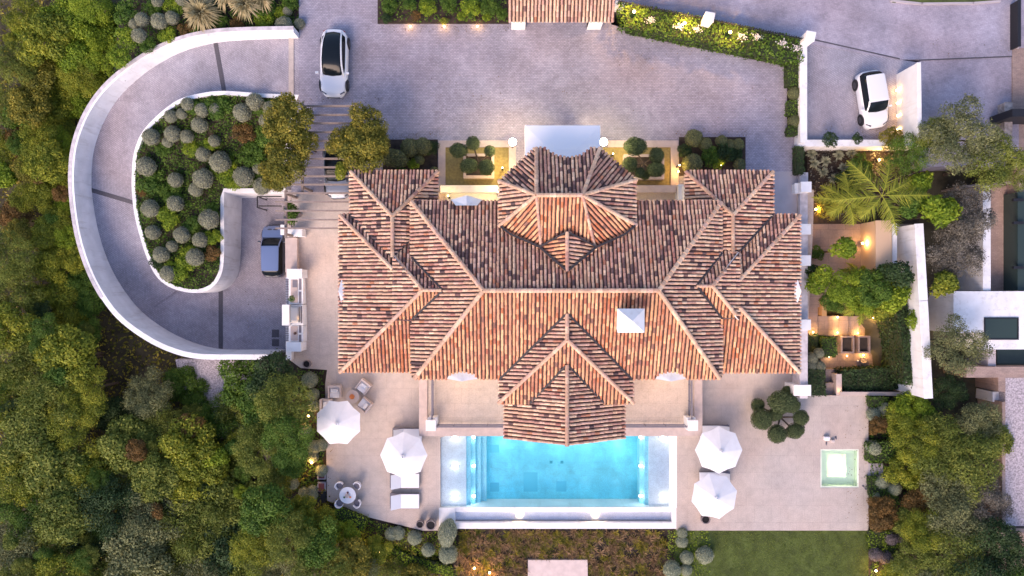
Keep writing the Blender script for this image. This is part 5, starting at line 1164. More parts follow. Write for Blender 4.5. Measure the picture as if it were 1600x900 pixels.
def cloud_tree(cx, cy, gz, pads, leafkey, label, stem=.5):
    b = P(cx, cy, gz+.4); t = thing('cloud_pruned_tree', (b.x, b.y, gz), label, 'tree', None)
    m = MB(); m.tube((b.x, b.y, gz), (b.x, b.y, gz+stem), .12, .09, 8)
    for i, (px, py, r, z) in enumerate(pads):
        q = P(px, py, gz+z); m.tube((b.x, b.y, gz+stem-.05), (b.x*.4+q.x*.6, b.y*.4+q.y*.6, gz+stem+.12), .075, .055, 6); m.tube((b.x*.4+q.x*.6, b.y*.4+q.y*.6, gz+stem+.12), (q.x, q.y, gz+z-.05), .055, .035, 6)
        R = r*(H-gz-z)/F; s = R/.6
        o = bpy.data.objects.new('leaf_pad', BALLS[i % 4]); C.objects.link(o); o.parent = t; o.location = (q.x-b.x, q.y-b.y, z); el = 1.12 if i % 3 == 0 else 1
        o.scale = (s*el, s/el, s*.7); o.rotation_euler = (0, 0, i*1.1); o.material_slots[0].link = 'OBJECT'; o.material_slots[0].material = L[leafkey]
        k = bpy.data.objects.new('inner_twigs', CORE); C.objects.link(k); k.parent = t; k.location = o.location; k.scale = (s*el*.97, s/el*.97, s*.66); k.rotation_euler = o.rotation_euler
        k.material_slots[0].link = 'OBJECT'; k.material_slots[0].material = L_core(leafkey)
    m.build('trunk', M['trunk'], t); return t
cloud_tree(748, 256, .42, [(717, 235, 12.5, 1.2), (739, 224, 10.5, 1.3), (765, 236, 8.5, 1.2), (733, 259, 12.5, 1.4), (760, 262, 12, 1.3)], 'topiary', 'clipped tree of five dark leaf balls in the west sunken court')
cloud_tree(1006, 255, .42, [(993, 229, 15.5, 1.4), (1026, 243, 11.5, 1.2), (984, 257, 11.5, 1.2), (1025, 265, 12.5, 1.3), (1000, 270, 8, 1.1), (1008, 274, 7, .9)], 'topiary', 'clipped tree of dark leaf balls in the east sunken court')
cloud_tree(1219, 652, PZ, [(1222, 628, 19, 1.3), (1238, 633, 12, 1.1), (1190, 655, 16, 1.1), (1210, 648, 11, .9), (1251, 653, 12, 1.0), (1214, 678, 14, .9), (1242, 673, 13, .9), (1184, 633, 10, .6), (1230, 612, 9, .8)], 'topiary', 'wide clipped tree of green leaf pads on bare branches, east patio', .45)
# lanterns either side of the entrance
for x, lb in ((801, 'left'), (943, 'right')):
    p = P(x, 222, 1.9); t = thing('lantern', (p.x, p.y, 0), f'bright glowing globe lantern on the {lb} of the entrance canopy', 'lantern', 'entrance lanterns')
    m = MB(); m.tube((p.x, p.y, 0), (p.x, p.y, 1.75), .05, .04, 8); m.build('post', M['dark'], t); m = MB(); m.lathe((p.x, p.y, 1.72), solid_pr := [(.07, 0), (.2, .06), (.26, .19), (.24, .33), (.13, .43), (.04, .46)], 16); m.build('globe', M['bulbw'], t, smooth=True)
    point((p.x, p.y+.0, 2.5), 260, (1, .78, .45), .15, t)
for p, e in (((778, 300, 1.3), 60), ((785, 262, .9), 30), ((700, 306, 1.2), 22), ((1062, 258, .9), 22), ((958, 240, .9), 22), ((965, 308, 1.2), 18)):
    q = P(*p); t = thing('wall_lamp', q, f'warm wall lamp at the {"west" if p[0] < 850 else "east"} sunken court, {["by the tower", "north of it", "by the west pavilion", "by the outer kerb", "by the entrance", "by the house"][[778, 785, 700, 1062, 958, 965].index(p[0])]}', 'lamp', 'wall lamps round the sunken courts')
    m = MB(); m.lathe(q, [(.02, -.05), (.05, 0), (.02, .05)], 10); m.build('bulb', M['bulb'], t); m = MB(); m.box(q.x-.06, q.y-.05, 0.02, q.x+.06, q.y+.05, q.z-.06); m.build('bracket', M['dark'], t); point(q+Vector((0, 0, .15)), e, (1, .62, .15), .08, t)
# wall lamps under the south eaves (warm wash over the balcony and terraces)
for k, (x, y, z, e, lb) in enumerate(((720, 588, 3.2, 75, 'over the west half of the balcony'), (1045, 588, 3.2, 75, 'over the east half of the balcony'), (590, 585, 2.4, 36, 'south face of the west wing'), (1190, 585, 2.4, 20, 'south face of the east wing'), (528, 520, 2.2, 26, 'west face of the villa, southern'), (528, 400, 2.2, 34, 'west face of the villa, northern'))):
    q = P(x, y, z); yy = q.y
    if k < 2: q.y = bm_[1]-.12
    elif k < 4: q.y = bw2[1]-.12
    else: q.x = bw2[0]-.12
    t = thing('wall_lamp', q, f'warm wall lamp on the villa under the eaves, {lb}', 'lamp', 'wall lamps under the villa eaves'); m = MB(); m.lathe(q, [(.03, -.12), (.06, -.06), (.06, .06), (.03, .12)], 10); m.build('bulb', M['bulb'], t)
    pq = q.copy()
    if k < 4: pq.y -= .35
    else: pq.x -= .35
    m = MB(); m.box(min(q.x, q.x)-.04, q.y-.04, q.z-.16, q.x+.04, q.y+.1, q.z-.12); m.build('bracket', M['dark'], t); point(pq, e, (1, .60, .30), .12, t)
# recessed lamps along the court edge
for k, (x, y) in enumerate(((641, 41), (694, 41), (746, 41), (982, 50), (1053, 65), (1125, 80), (1197, 95))):
    garden_lamp(x, y, 0, 8, f'small floor lamp at the court edge, {ORD[k+1]} of seven from the left', 'floor lamps along the entrance court', .06, .10)
for k, (x, y) in enumerate(((1401, 141), (1402, 161), (1402.5, 181), (1403, 202))):
    garden_lamp(x, y, 0, 9, f'floor lamp at the foot of the white wall, {ORD[k+1]} of four from the top', 'floor lamps washing the white wall', .07, .10)
for k, (x, y, z, lb) in enumerate(((991, 18, 1.9, 'left'), (1070, 36, 1.6, 'middle'), (1141, 50, 1.9, 'right'))):
    garden_lamp(x, y, z-.40, 170, f'glowing spotlight in the road hedge, {lb} one of three', 'spotlights in the road hedge', .10, .3)
garden_lamp(648, 223, .1, 40, 'glowing spike lamp among grey balls west of the sunken courts', None)
garden_lamp(487, 723, PZ+.1, 45, 'glowing spike lamp in the west border beside the terrace', None)
garden_lamp(482, 650, PZ+.1, 35, 'glowing yellow spike lamp half under the border shrubs left of the lounge set', None)
garden_lamp(1060, 268, .05, 25, 'small glowing lamp beside the pale green ball at the east court', None, .05)
garden_lamp(1127, 258, .05, 5, 'dim lamp inside the east court shrub bed', None, .04)
garden_lamp(1374, 250, -.9, 70, 'bright spike lamp under the northern garden tree, above the palms', None)
garden_lamp(1275, 327, -.9, 70, 'bright spike lamp by the garden wall at the foot of the palms', None)
garden_lamp(1348, 380, -.9, 40, 'yellow lamp on the gravel near the lit wall niche', None)
# ================================================================ STEPPED GARDEN, EAST
M['gstone'] = paving('garden_stone', (.30, .225, .20), (.27, .205, .18), (.19, .145, .125), 1.2, .6, .012, big=.1)
def gs(nm, x0, y0, x1, y1, z, m='gstone', dz=3.0, kind='structure'):
    A = P(x0, y0, z); B = P(x1, y1, z); mb = MB(); mb.box(A.x, B.y, z-dz, B.x, A.y, z); return tag(mb.build(nm, M[m]), kind=kind)
ground('garden_bed', PP([(1260, 228), (1436, 228), (1436, 350), (1262, 350)], -1.2), -1.15, M['soil'], 3)
ground('garden_path', PP([(1262, 345), (1425, 345), (1425, 450), (1262, 450)], -1.2), -1.2, M['gstone'], 3)
gs('garden_step', 1262, 450, 1300, 466, -1.25); gs('garden_step', 1262, 466, 1282, 480, -1.4); gs('garden_step', 1262, 480, 1278, 494, -1.55)
for k in range(6): gs('garden_step', 1262+k*16, 494, 1277.7+k*16+(16 if k == 5 else 0), 524, -1.7-.15*k)
gs('garden_landing', 1372, 494, 1400, 552, -2.6)
for k in range(5): gs('garden_step', 1386-18*(k+1), 552, 1386-18*k, 577, -2.75-.12*k if False else -2.6)
gs('garden_landing', 1282, 552, 1386, 576, -2.4); gs('garden_landing', 1262, 524, 1400, 552, -2.75); gs('garden_step', 1290, 577, 1311, 597, -1.9); gs('garden_step', 1290, 598, 1311, 617, -1.45)
ground('garden_bed', PP([(1282, 575), (1440, 575), (1440, 700), (1282, 620)], -2.5), -2.55, M['soil'], 1.5); ground('garden_bed', PP([(1357, 619), (1450, 619), (1450, 1000), (1357, 1000)], PZ-.2), PZ-.2, M['soil'], 3)
gs('garden_bed', 1262, 576, 1290, 620, -1.2, 'soil', 1.5); gs('garden_bed', 1400, 450, 1450, 640, -2.2, 'soil', 2)
ground('path', PP([(1357, 724), (1380, 724), (1380, 743), (1357, 743)], PZ), PZ+.004, M['paleslab'], .3)
# planter boxes between the stair flights
for k, (x0, x1, y0, y1, lb) in enumerate(((1314, 1335, 525, 552, 'left'), (1341, 1360, 525, 552, 'right'))):
    t = thing('raised_planter', P((x0+x1)/2, 538, -2), f'dark raised planter box between the garden stair flights, {lb} of two', 'planter', 'planters between the stairs'); z = -1.9
    A, B = P(x0, y0, z), P(x1, y1, z); mb = MB()
    for bx in ((A.x, B.y, A.x+.12, A.y), (B.x-.12, B.y, B.x, A.y), (A.x+.121, A.y-.12, B.x-.121, A.y), (A.x+.121, B.y, B.x-.121, B.y+.12)): mb.box(bx[0], bx[1], -3, bx[2], bx[3], z)
    mb.build('planter_box', M['gstone'], t); mb = MB(); mb.box(A.x+.12, B.y+.12, -3, B.x-.12, A.y-.12, z-.2); mb.build('soil', M['soil'], t)
wallbox('low_wall', [(1311, 585), (1311, 617)], -2.6, -1.0, .35, M['stonecoping'], 'short stone wall flanking the last garden steps', cap=M['stonecoping'])
wallbox('low_wall', [(1313, 615), (1440, 616)], -2.6, -.9, .22, M['stonecoping'], 'long low stone wall between the shrub bed and the lower planting', cap=M['stonecoping'])
wallbox('low_wall', [(1386, 526), (1386, 576)], -3, -2.0, .25, M['stonecoping'], 'thin stone wall on the right of the garden stairs', cap=M['stonecoping'])
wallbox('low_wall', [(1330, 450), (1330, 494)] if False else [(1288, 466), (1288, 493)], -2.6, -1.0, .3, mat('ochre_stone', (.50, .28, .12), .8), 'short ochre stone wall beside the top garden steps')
# lit wall niche
wallbox('garden_wall', [(1368, 345), (1368, 424)], -1.3, -.9, .12, M['gstone'], 'very low kerb on the left of the glowing garden niche')
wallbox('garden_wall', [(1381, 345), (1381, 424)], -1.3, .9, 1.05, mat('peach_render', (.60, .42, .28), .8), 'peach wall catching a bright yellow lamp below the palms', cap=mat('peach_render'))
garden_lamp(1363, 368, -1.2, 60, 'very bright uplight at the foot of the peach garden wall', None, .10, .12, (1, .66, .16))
wallbox('garden_wall', [(1398, 350), (1398, 412)], -1.3, .7, .28, M['white'], 'narrow white wall between the peach wall and the tall boundary wall')
for k, (x, y, z) in enumerate(((1309, 495.5, -1.9), (1364, 496.5, -2.3), (1377, 510, -2.4), (1270.5, 519, -1.5), (1308.5, 519.5, -2), (1340, 520.5, -2.3), (1382, 546, -2.4), (1349, 555, -2.3), (1383, 567.5, -2.4), (1323.5, 556, -2.3), (1295, 558, -2.3), (1307, 608, -1.3), (1341, 612, -1.9), (1414, 607, -1.9), (1268, 543, -1.6))):
    e = 4 if k in (9, 10, 14) else 13
    garden_lamp(x, y, z-.15, e*1.8, f'small glowing lamp in the stepped east garden, {ORD[k+1]} counted along the stairs' if False else 'small glowing step lamp ' + ['right of the upper stair head', 'under the palm fronds', 'at the right end of the upper flight', 'beside the garden wall pier', 'left of the dark planters', 'above the right dark planter', 'right of the dark planters', 'next to the stone bowl', 'at the foot of the right stair wall', 'dimly lit, left of the stone bowl', 'dimly lit, below the clipped bush', 'on the last steps to the terrace', 'at the left end of the shrub bed', 'at the right end of the shrub bed', 'hidden in the shrub by the garden wall'][k], 'lamps on the stepped garden', .055 if e > 5 else .035, .12)
garden_lamp(741, 888, PZ-.6, 25, 'glowing spike lamp at the bottom edge below the pool, left of its twin', 'spike lamps at the bottom edge'); garden_lamp(765, 895, PZ-.6, 25, 'glowing spike lamp at the bottom edge below the pool, right of its twin', 'spike lamps at the bottom edge')
garden_lamp(1178, 636, PZ, 14, 'small yellow lamp at the left edge of the wide clipped tree', None)
garden_lamp(1369, 892, PZ, 40, 'amber lamp in the border at the lower right corner of the lawn', None)
garden_lamp(553, 845, -1.6, 22, 'amber lamp beside the narrow slope hedge, upper left of two', 'amber lamps along the slope hedge'); garden_lamp(592, 862, -1.9, 16, 'amber lamp beside the narrow slope hedge, lower right of two', 'amber lamps along the slope hedge')
p = P(1349, 563, -2.3); m = MB(); m.lathe((p.x, p.y, -2.4), [(.12, .0), (.24, .08), (.27, .16), (.2, .17), (.14, .1)], 16); tag(m.build('stone_bowl', M['bronze']), 'dark stone bowl on the garden stairs beside a lamp', 'bowl')
p = P(1341, 564, -2.3); m = MB(); m.lathe((p.x, p.y, -2.4), [(.06, .0), (.08, .06), (.03, .1)], 12); tag(m.build('white_ball', M['white']), 'small white ball beside the dark stone bowl', 'ornament')
pot(1274, 398, 7, .5, 'black round pot beside the garden wall between two white piers', 'dark', -1.2)
# ================================================================ NEIGHBOURS
nb = thing('neighbour_house', P(1545, 500, -1), 'modern white house with a dark window at the right edge', 'house')
def nbx(x0, y0, x1, y1, z0, z1, m, nm, par=None, z=None):
    A = P(x0, y0, z1); B = P(x1, y1, z1); mb = MB(); mb.box(A.x, B.y, z0, B.x, A.y, z1); return mb.build(nm, m if not isinstance(m, str) else M[m], par or nb)
nbx(1490, 455, 1760, 520, -4, .6, 'whitewall', 'wall'); nbx(1534, 520.1, 1760, 546, -4, .55, 'whitewall', 'wall')
wn = nbx(1540, 498, 1590, 529, .56, .63, 'winglass', 'window')
nbx(1538, 496, 1592, 498, .61, .66, 'dark', 'frame', wn); nbx(1538, 529, 1592, 531, .61, .66, 'dark', 'frame', wn); nbx(1538, 498.1, 1540, 528.9, .61, .66, 'dark', 'frame', wn); nbx(1590, 498.1, 1592, 528.9, .61, .66, 'dark', 'frame', wn)
nbx(1544, 546.1, 1556, 572, -4, .1, 'paleslab', 'wall'); nbx(1558, 546.1, 1760, 578, -4, -.8, 'winglass', 'terrace_roof')
nbx(1536, 290, 1548, 454, -4, .4, 'whitewall', 'wall'); nbx(1548.1, 290, 1590, 454.5, -4, -1.2, 'brick', 'balcony_floor'); nbx(1590.1, 300, 1700, 454, -4, .2, 'winglass', 'glazing')
for y in (312, 348, 418): nbx(1584, y-2, 1600, y+2, .21, .4, 'dark', 'bracket')
nbx(1509, 420, 1536, 450, -3.6, -2, 'winglass', 'glazing'); nbx(1506, 417, 1536, 420, -3.6, -1.9, 'dark', 'frame')
nbx(1510, 573, 1760, 590, -4, .3, 'brick', 'brick_parapet'); nbx(1560, 590.1, 1571, 612, -4, .3, 'brick', 'brick_parapet')
nbx(1551, 612.1, 1572, 628, -4, -.4, 'whitewall', 'wall')
g = thing('flat_roof', P(1590, 700, 0), 'flat gravel roof with a tan brick rim at the lower right', 'roof')
nbx(1571, 590.2, 1760, 822, -4, .25, 'gravel', 'gravel_field', g); nbx(1566, 628.1, 1571, 826, -4, .4, 'brick', 'brick_rim', g); nbx(1566, 826.1, 1760, 832, -4, .4, 'brick', 'brick_rim', g); nbx(1562, 832.1, 1800, 1000, -4, -2.6, 'brick', 'terrace', g)
ground('neighbour_path', PP([(1452, 260), (1620, 260), (1620, 460), (1452, 460)], -3), -3.0, M['soil'], 1)
ground('neighbour_path', PP([(1455, 460.1), (1560, 460.1), (1560, 1000), (1455, 1000)], -3), -3.02, M['soil'], 1)
wallbox('stone_wall', [(1576, 160), (1576, 230)], -.1, .7, .5, mat('rubble', (.42, .34, .30), .9, noise=.4, nscale=4), 'short rubble stone wall beside the neighbour driveway')
wallbox('stone_wall', [(1500, 292), (1580, 285)], -3, .2, .12, M['wood'], 'thin brown railing wall below the big grey green tree', cap=M['wood'])
nbx(1582, 75, 1700, 170, -.5, .05, 'brick', 'brick_parapet'); nbx(1582, 170.1, 1700, 182, -.5, 2.2, 'dark', 'canopy')
wallbox('garden_wall', [(1593, 0), (1593, 72)], 0, .8, .18, M['dark'], 'dark wall at the top right edge of the road', cap=M['dark'])
# ================================================================ PLANTS
ISL_ = ISLP
o = soft_patch('island_planting', ISL_, lambda x, y: isz(x, y)-.1, 'green', 'dark low ground cover over the island bed', 'ground cover', dens=180, leaf=.075, h=.35, seed=3, kind='stuff', patch=.28); del o['category']; del o['label']
for k, (x, y, r, kk) in enumerate(((345, 170, 22, 'green'), (300, 165, 14, 'green'), (255, 235, 12, 'green'), (240, 285, 22, 'green'), (300, 232, 14, 'lime'), (330, 225, 12, 'lime'), (310, 283, 10, 'lime'), (350, 262, 22, 'lime'), (270, 300, 20, 'green'), (262, 340, 20, 'lime'), (330, 330, 14, 'green'), (300, 350, 14, 'green'), (285, 420, 22, 'lime'), (300, 400, 18, 'lime'), (245, 410, 12, 'deep'), (335, 372, 14, 'lime'), (405, 165, 16, 'green'), (395, 240, 22, 'green'), (420, 215, 20, 'green'), (365, 285, 14, 'lime'), (400, 275, 14, 'green'), (330, 395, 14, 'russet'), (222, 300, 8, 'russet'), (380, 208, 18, 'russet'))):
    nm = {'green': 'dark green mound shrub', 'lime': 'bright green mound shrub', 'deep': 'blackish green mound shrub', 'russet': 'brown leaved mound shrub'}[kk]
    place_tree('shrub', x, y, r, iz(y)-.2, iz(y)+.18, kk, f'{nm} in the island bed, number {k}', 'mound shrubs in the island bed', 'mound_shrub', 'shrub', squash=.8)['tmp'] = 1
def relabel(group, look, zone, rowh=26):
    """labels that place each of a group's things by row and column in the photo"""
    it = [o for o in C.objects if o.get('group') == group and o.get('tmp')]
    def px(o): z = o.location.z+.6; return 800+o.location.x*F/(H-z), 450-o.location.y*F/(H-z)
    A = [(*px(o), o) for o in it]
    for a, r, c, n in rows(A, rowh):
        l = a[2]['label'].split(' in the ')[0].split(', ')[0]; a[2]['label'] = f'{l} {zone}, {where(r, c, n)}'; del a[2]['tmp']
relabel('mound shrubs in the island bed', '', 'in island bed')
IB = [(293, 163, 9.5), (316, 172, 10.5), (337, 171, 9), (379, 176, 13.5), (398, 159, 12.5), (267, 182, 9.5), (284, 178, 8), (236, 214, 12.5), (270, 209, 12), (292, 213, 10), (312, 195, 12), (335, 220, 9), (262, 222, 8), (415, 188, 10), (229, 260, 14), (318, 241, 11), (344, 253, 15.5), (274, 281, 11), (318, 279, 15), (306, 296, 10.5), (381, 276, 15), (422, 170, 11), (235, 326, 13), (274, 318, 12), (327, 343, 14.5), (239, 363, 11), (284, 367, 12), (313, 375, 11.5), (269, 385, 8.5), (252, 398, 12), (305, 402, 13), (263, 427, 12), (410, 291, 13), (404, 263, 9)]
topiary_balls(IB, lambda x, y: iz(y)-.15, 'bluegrey', 'clipped grey ball shrub', 'island bed', 'clipped grey balls in the island bed', 20)
topiary_balls([(247, 4, 9), (222, 31, 10.5), (249, 33, 12), (269, 28, 10), (218, 56, 11), (284, 1, 9), (210, 38, 8), (449, 18, 7), (444, 40, 13), (468, 37, 8)], -.25, 'bluegrey', 'clipped grey ball', 'upper left garden', 'clipped grey balls in the upper left garden', 16)
topiary_balls([(617, 247, 17, .8), (641, 231, 14), (661, 229, 13), (655, 250, 8), (678, 268, 7)], 0, 'grey', 'grey green ball', 'west court bed', 'balls in the bed west of the sunken courts', 14)
topiary_balls([(1084, 216, 13), (1102, 225, 10), (1127, 221, 9), (1141, 226, 8), (1153, 226, 9), (1082, 256, 15), (1155, 257, 9)], 0, 'grey', 'grey green ball', 'east court bed', 'balls in the bed east of the sunken courts', 14)
topiary_balls([(1241, 146, 10), (1241, 189, 9.5)], 0, 'grey', 'grey green ball', 'narrow wall bed', 'balls in the narrow wall bed', 14)
topiary_balls([(484, 594, 12), (490, 556+60, 9), (492, 700-2, 10), (488, 706, 8), (503, 695, 9), (488, 714, 9), (470, 716, 8), (458, 755, 9), (488, 766, 8), (503, 735, 9), (475, 769, 8), (488, 773, 9), (491, 633, 9), (478, 670, 8)], PZ-.4, 'pale', 'pale sage ball shrub', 'west border', 'pale balls in the west border', 14)
topiary_balls([(612, 834, 10), (622, 833, 10), (648, 840, 11), (699, 833, 17, 1.25), (669, 859, 10), (700, 866, 14)], PZ-.5, 'pale', 'pale sage ball', 'border below the urns', 'pale balls in the south border', 14)
topiary_balls([(1066, 833, 8), (1065, 846, 9), (1073, 871, 10), (1101, 867, 13), (1072, 890, 9), (1050, 890, 13)], PZ-.4, 'pale', 'pale ball shrub', 'corner bed of the lawn', 'pale balls at the lawn corner', 12)
topiary_balls([(1364, 647, 10), (1382, 638, 10.5), (1364, 700, 11.5), (1377, 753, 10), (1397, 763, 10.5), (1367, 774, 7)], PZ-.3, 'pale', 'pale sage ball', 'border east of the hot tub', 'pale balls in the east border', 14)
topiary_balls([(1392, 841, 10), (1405, 840, 7), (1368, 866, 10), (1384, 871, 10)], PZ-.3, 'mauveball', 'greyish mauve ball', 'border beside the lawn', 'mauve balls beside the lawn', 14)
topiary_balls([(1268, 560, 9), (1279, 552, 8), (1266, 572, 9), (1280, 573, 9)], -1.3, 'bluegrey', 'silvery ball shrub', 'east garden', 'silvery balls beside the east wall', 10)
def wpoly(pts, z): return [(p.x, p.y) for p in PP(pts, z)]
def stuff(o):
    for k in ('label', 'category'):
        if k in o: del o[k]
    o['kind'] = 'stuff'; return o
stuff(soft_patch('ground_cover', [(p.x, p.y) for p in NWB], nz_, 'green', 'x', 'x', dens=70, leaf=.09, h=.45, seed=7))
stuff(soft_patch('ground_cover', wpoly([(592, -40), (793, -40), (793, 36), (592, 36)], .1), flat(.08), 'green', 'x', 'x', dens=70, leaf=.08, h=.35, seed=8, patch=.5))
stuff(soft_patch('grass', wpoly([(1112, 830), (1357, 830), (1357, 960), (1112, 960)], PZ-.1), flat(PZ-.12), 'lawn', 'x', 'x', dens=500, leaf=.035, h=.05, seed=9, patch=0, clump=.5, asp=.3, flat=.9))
stuff(soft_patch('border_planting', wpoly([(1043, 828), (1108, 829), (1112, 960), (1040, 960)], PZ-.1), flat(PZ-.2), 'lime', 'x', 'x', dens=130, leaf=.06, h=.35, seed=10, patch=.1))
def tufts(name, poly, z, leafkey, n, ln, seed):
    rng = np.random.default_rng(seed); xs = [p[0] for p in poly]; ys = [p[1] for p in poly]; VV = []; CC = []
    for _ in range(n):
        x, y = rng.uniform(min(xs), max(xs)), rng.uniform(min(ys), max(ys))
        if not inside(x, y, poly): continue
        nb = 34; a = rng.uniform(0, 2*PI, nb); l = ln*rng.uniform(.6, 1.2, nb)*rng.uniform(.7, 1.1); e = rng.uniform(.1, 1.2, nb); tone = rng.uniform(-.3, .25)
        d = np.stack([np.cos(a)*np.cos(e), np.sin(a)*np.cos(e), np.sin(e)], 1); s = np.stack([-np.sin(a), np.cos(a), 0*a], 1)*.022; b = np.array([x, y, z])
        VV.append(np.stack([b+s+0*d, b-s+0*d, b+d*l[:, None]*.6-s, b+d*l[:, None]+s*.2], 1).reshape(-1, 3)); CC.append(np.clip(.55+tone+rng.normal(0, .2, nb), 0, 1))
    V = np.concatenate(VV); c = np.concatenate(CC); o = mesh_np(name, V, np.arange(len(V)).reshape(-1, 4), np.stack([c]*3, 1), L[leafkey]); o['kind'] = 'stuff'; return o
gp = wpoly([(714, 830), (1040, 830), (1044, 990), (920, 990), (918, 872), (822, 872), (820, 990), (714, 990)], PZ-.5)
tufts('ornamental_grass', gp, PZ-.7, 'drygrass', 620, .55, 11); tufts('ornamental_grass', gp, PZ-.65, 'bronze', 420, .5, 12); stuff(soft_patch('ground_cover', gp, flat(PZ-.7), 'bronze', 'x', 'x', dens=60, leaf=.06, h=.12, seed=31, patch=.55))
stuff(soft_patch('ground_cover', wpoly([(512, 783), (575, 808), (660, 828), (712, 828), (718, 900), (690, 885), (620, 862), (560, 838), (508, 802)], PZ-.5), lambda x, y: sz(x, y)+.05, 'lime', 'x', 'x', dens=130, leaf=.065, h=.4, seed=12, patch=.15))
stuff(soft_patch('ground_cover', wpoly([(440, 572), (509, 579), (510, 785), (470, 800), (430, 740)], PZ-.5), lambda x, y: sz(x, y)+.05, 'green', 'x', 'x', dens=90, leaf=.08, h=.4, seed=13, patch=.4))
stuff(soft_patch('ground_cover', wpoly([(1357, 620), (1448, 620), (1450, 960), (1357, 960)], PZ-.2), flat(PZ-.15), 'green', 'x', 'x', dens=90, leaf=.075, h=.4, seed=14, patch=.3))
stuff(soft_patch('ground_cover', wpoly([(1262, 232), (1435, 232), (1435, 340), (1262, 340)], -1.1), flat(-1.1), 'mauve', 'x', 'x', dens=50, leaf=.09, h=.3, seed=15, patch=.5))
stuff(soft_patch('undergrowth', [(-44, -26), (-16, -26), (-16.5, -6), (-20, -5.5), (-26, -3), (-31, 4), (-32, 14), (-26, 22), (-44, 24)], tz, 'bronze', 'x', 'x', dens=26, leaf=.13, h=.6, seed=16, patch=.4))
stuff(soft_patch('undergrowth', [(-17, -26), (-3.8, -26), (-3.8, -19.4), (-9, -18), (-14, -14), (-17, -10)], lambda x, y: max(tz(x, y), sz(x, y)), 'bronze', 'x', 'x', dens=60, leaf=.1, h=.5, seed=17, patch=.4))
stuff(soft_patch('fallen_leaves', [(29.5, -20), (38, -20), (38, 8), (30, 8)], flat(-2.95), 'mauve', 'x', 'x', dens=40, leaf=.08, h=.12, seed=18, patch=.4))
# hedges
hedge('hedge', wpoly([(966, 2), (1100, 27), (1130, 34), (1255, 60), (1254, 95), (1240, 96), (1130, 73), (972, 41)], 1.3), .05, 1.3, 'green', 'long flowering green hedge between the entrance court and the road', leaf=.09, dens=90)
for k, (x, y) in enumerate(((1062, 40), (1090, 44), (1185, 56), (1225, 66), (1160, 55), (1247, 74), (1018, 30))):
    p = P(x, y, 1.6)
    t = thing('flower_head', (p.x, p.y, 1.25), f'pale flower cluster on top of the road hedge, {ORD[1+sorted([1062,1090,1185,1225,1160,1247,1018]).index(x)]} from the left', 'flowers', 'pale flower clusters on the road hedge'); rng = np.random.default_rng(k)
    q = rng.normal(0, 1, (60, 3))*np.array([.17, .12, .05])+np.array([p.x, p.y, 1.42]); V, Fq = leaves(q, np.tile([0, 0, 1.], (60, 1)), rng.uniform(.03, .07, 60), rng, .7, .5); mesh_np('petals', V, Fq, np.full((60, 3), .8), leafmat('petal', (.45, .40, .38), (.55, .48, .46), (.66, .6, .58)) if 'petal' not in MATS else MATS['petal'], t)
hedge('hedge', wpoly([(1231, 98), (1249, 98), (1249, 134), (1231, 134)], .8), .05, .8, 'green', 'short dark hedge at the north end of the narrow wall bed')
hedge('hedge', wpoly([(1232, 157), (1248, 157), (1248, 180), (1232, 180)], .7), .05, .7, 'green', 'short dark hedge between the two balls of the narrow wall bed')
hedge('hedge', wpoly([(1232, 197), (1248, 197), (1248, 211), (1232, 211)], .7), .05, .7, 'green', 'small square hedge at the south end of the narrow wall bed')
hedge('hedge', wpoly([(1244, 228), (1257, 228), (1257, 272), (1244, 272)], .7), .02, .7, 'deep', 'narrow dark hedge beside the garden wall north of the white pier')
hedge('hedge', wpoly([(1398, 462), (1414, 474), (1430, 494), (1441, 535), (1446, 590), (1444, 606), (1412, 600), (1412, 545), (1404, 505)], .6), -2.4, .6, 'deep', 'tall dark curved hedge against the boundary wall of the stepped garden', seed=8, leaf=.09)
hedge('hedge', wpoly([(1312, 579), (1360, 575), (1407, 574), (1408, 608), (1318, 610)], -1.2), -2.4, -1.2, 'deep', 'dark leafy hedge below the garden stairs, behind the low stone wall', seed=18, leaf=.08)
hedge('hedge', wpoly([(447, 752), (464, 754), (512, 796), (566, 838), (640, 872), (716, 893), (712, 906), (630, 888), (552, 852), (498, 812)], -1.2), -3.2, -1.5, 'lime', 'long narrow yellow green hedge along the slope below the terrace', seed=28, leaf=.08)
hedge('hedge', wpoly([(1262, 524), (1282, 524), (1282, 552), (1262, 552)], -1), -2.6, -1.2, 'deep', 'dark square bush beside the garden wall and lamp', seed=9)
hedge('hedge', wpoly([(1284, 528), (1308, 528), (1308, 558), (1284, 558)], -1), -2.6, -1.0, 'green', 'leafy square bush left of the dark raised planters', seed=10)
hedge('hedge', wpoly([(1260, 577), (1288, 577), (1290, 618), (1262, 618)], -.4), -1.6, -.3, 'deep', 'dark clipped bush beside the wide white pier', seed=11)
hedge('hedge', wpoly([(1358, 620), (1388, 621), (1386, 634), (1359, 636)], -.5), -1.2, -.5, 'green', 'low green hedge at the north east terrace corner', seed=12)
hedge('hedge', wpoly([(1356, 692), (1402, 688), (1402, 722), (1356, 722)], -.4), -1.2, -.4, 'green', 'clipped green hedge just north of the little slab path', seed=13)
hedge('hedge', wpoly([(1358, 745), (1372, 745), (1404, 778), (1402, 792), (1372, 788), (1360, 776)], -.5), -1.2, -.6, 'green', 'clipped green hedge just south of the little slab path', seed=14)
hedge('hedge', wpoly([(1360, 830), (1400, 832), (1405, 856), (1396, 880), (1360, 856)], -.5), -1.2, -.7, 'lime', 'bright green hedge beside the lawn', seed=15)
hedge('hedge', wpoly([(524, 790), (574, 811), (566, 834), (520, 812)], -.5), -1.9, -.6, 'lime', 'bright clipped hedge block under the slanted terrace edge, the upper one', seed=16)
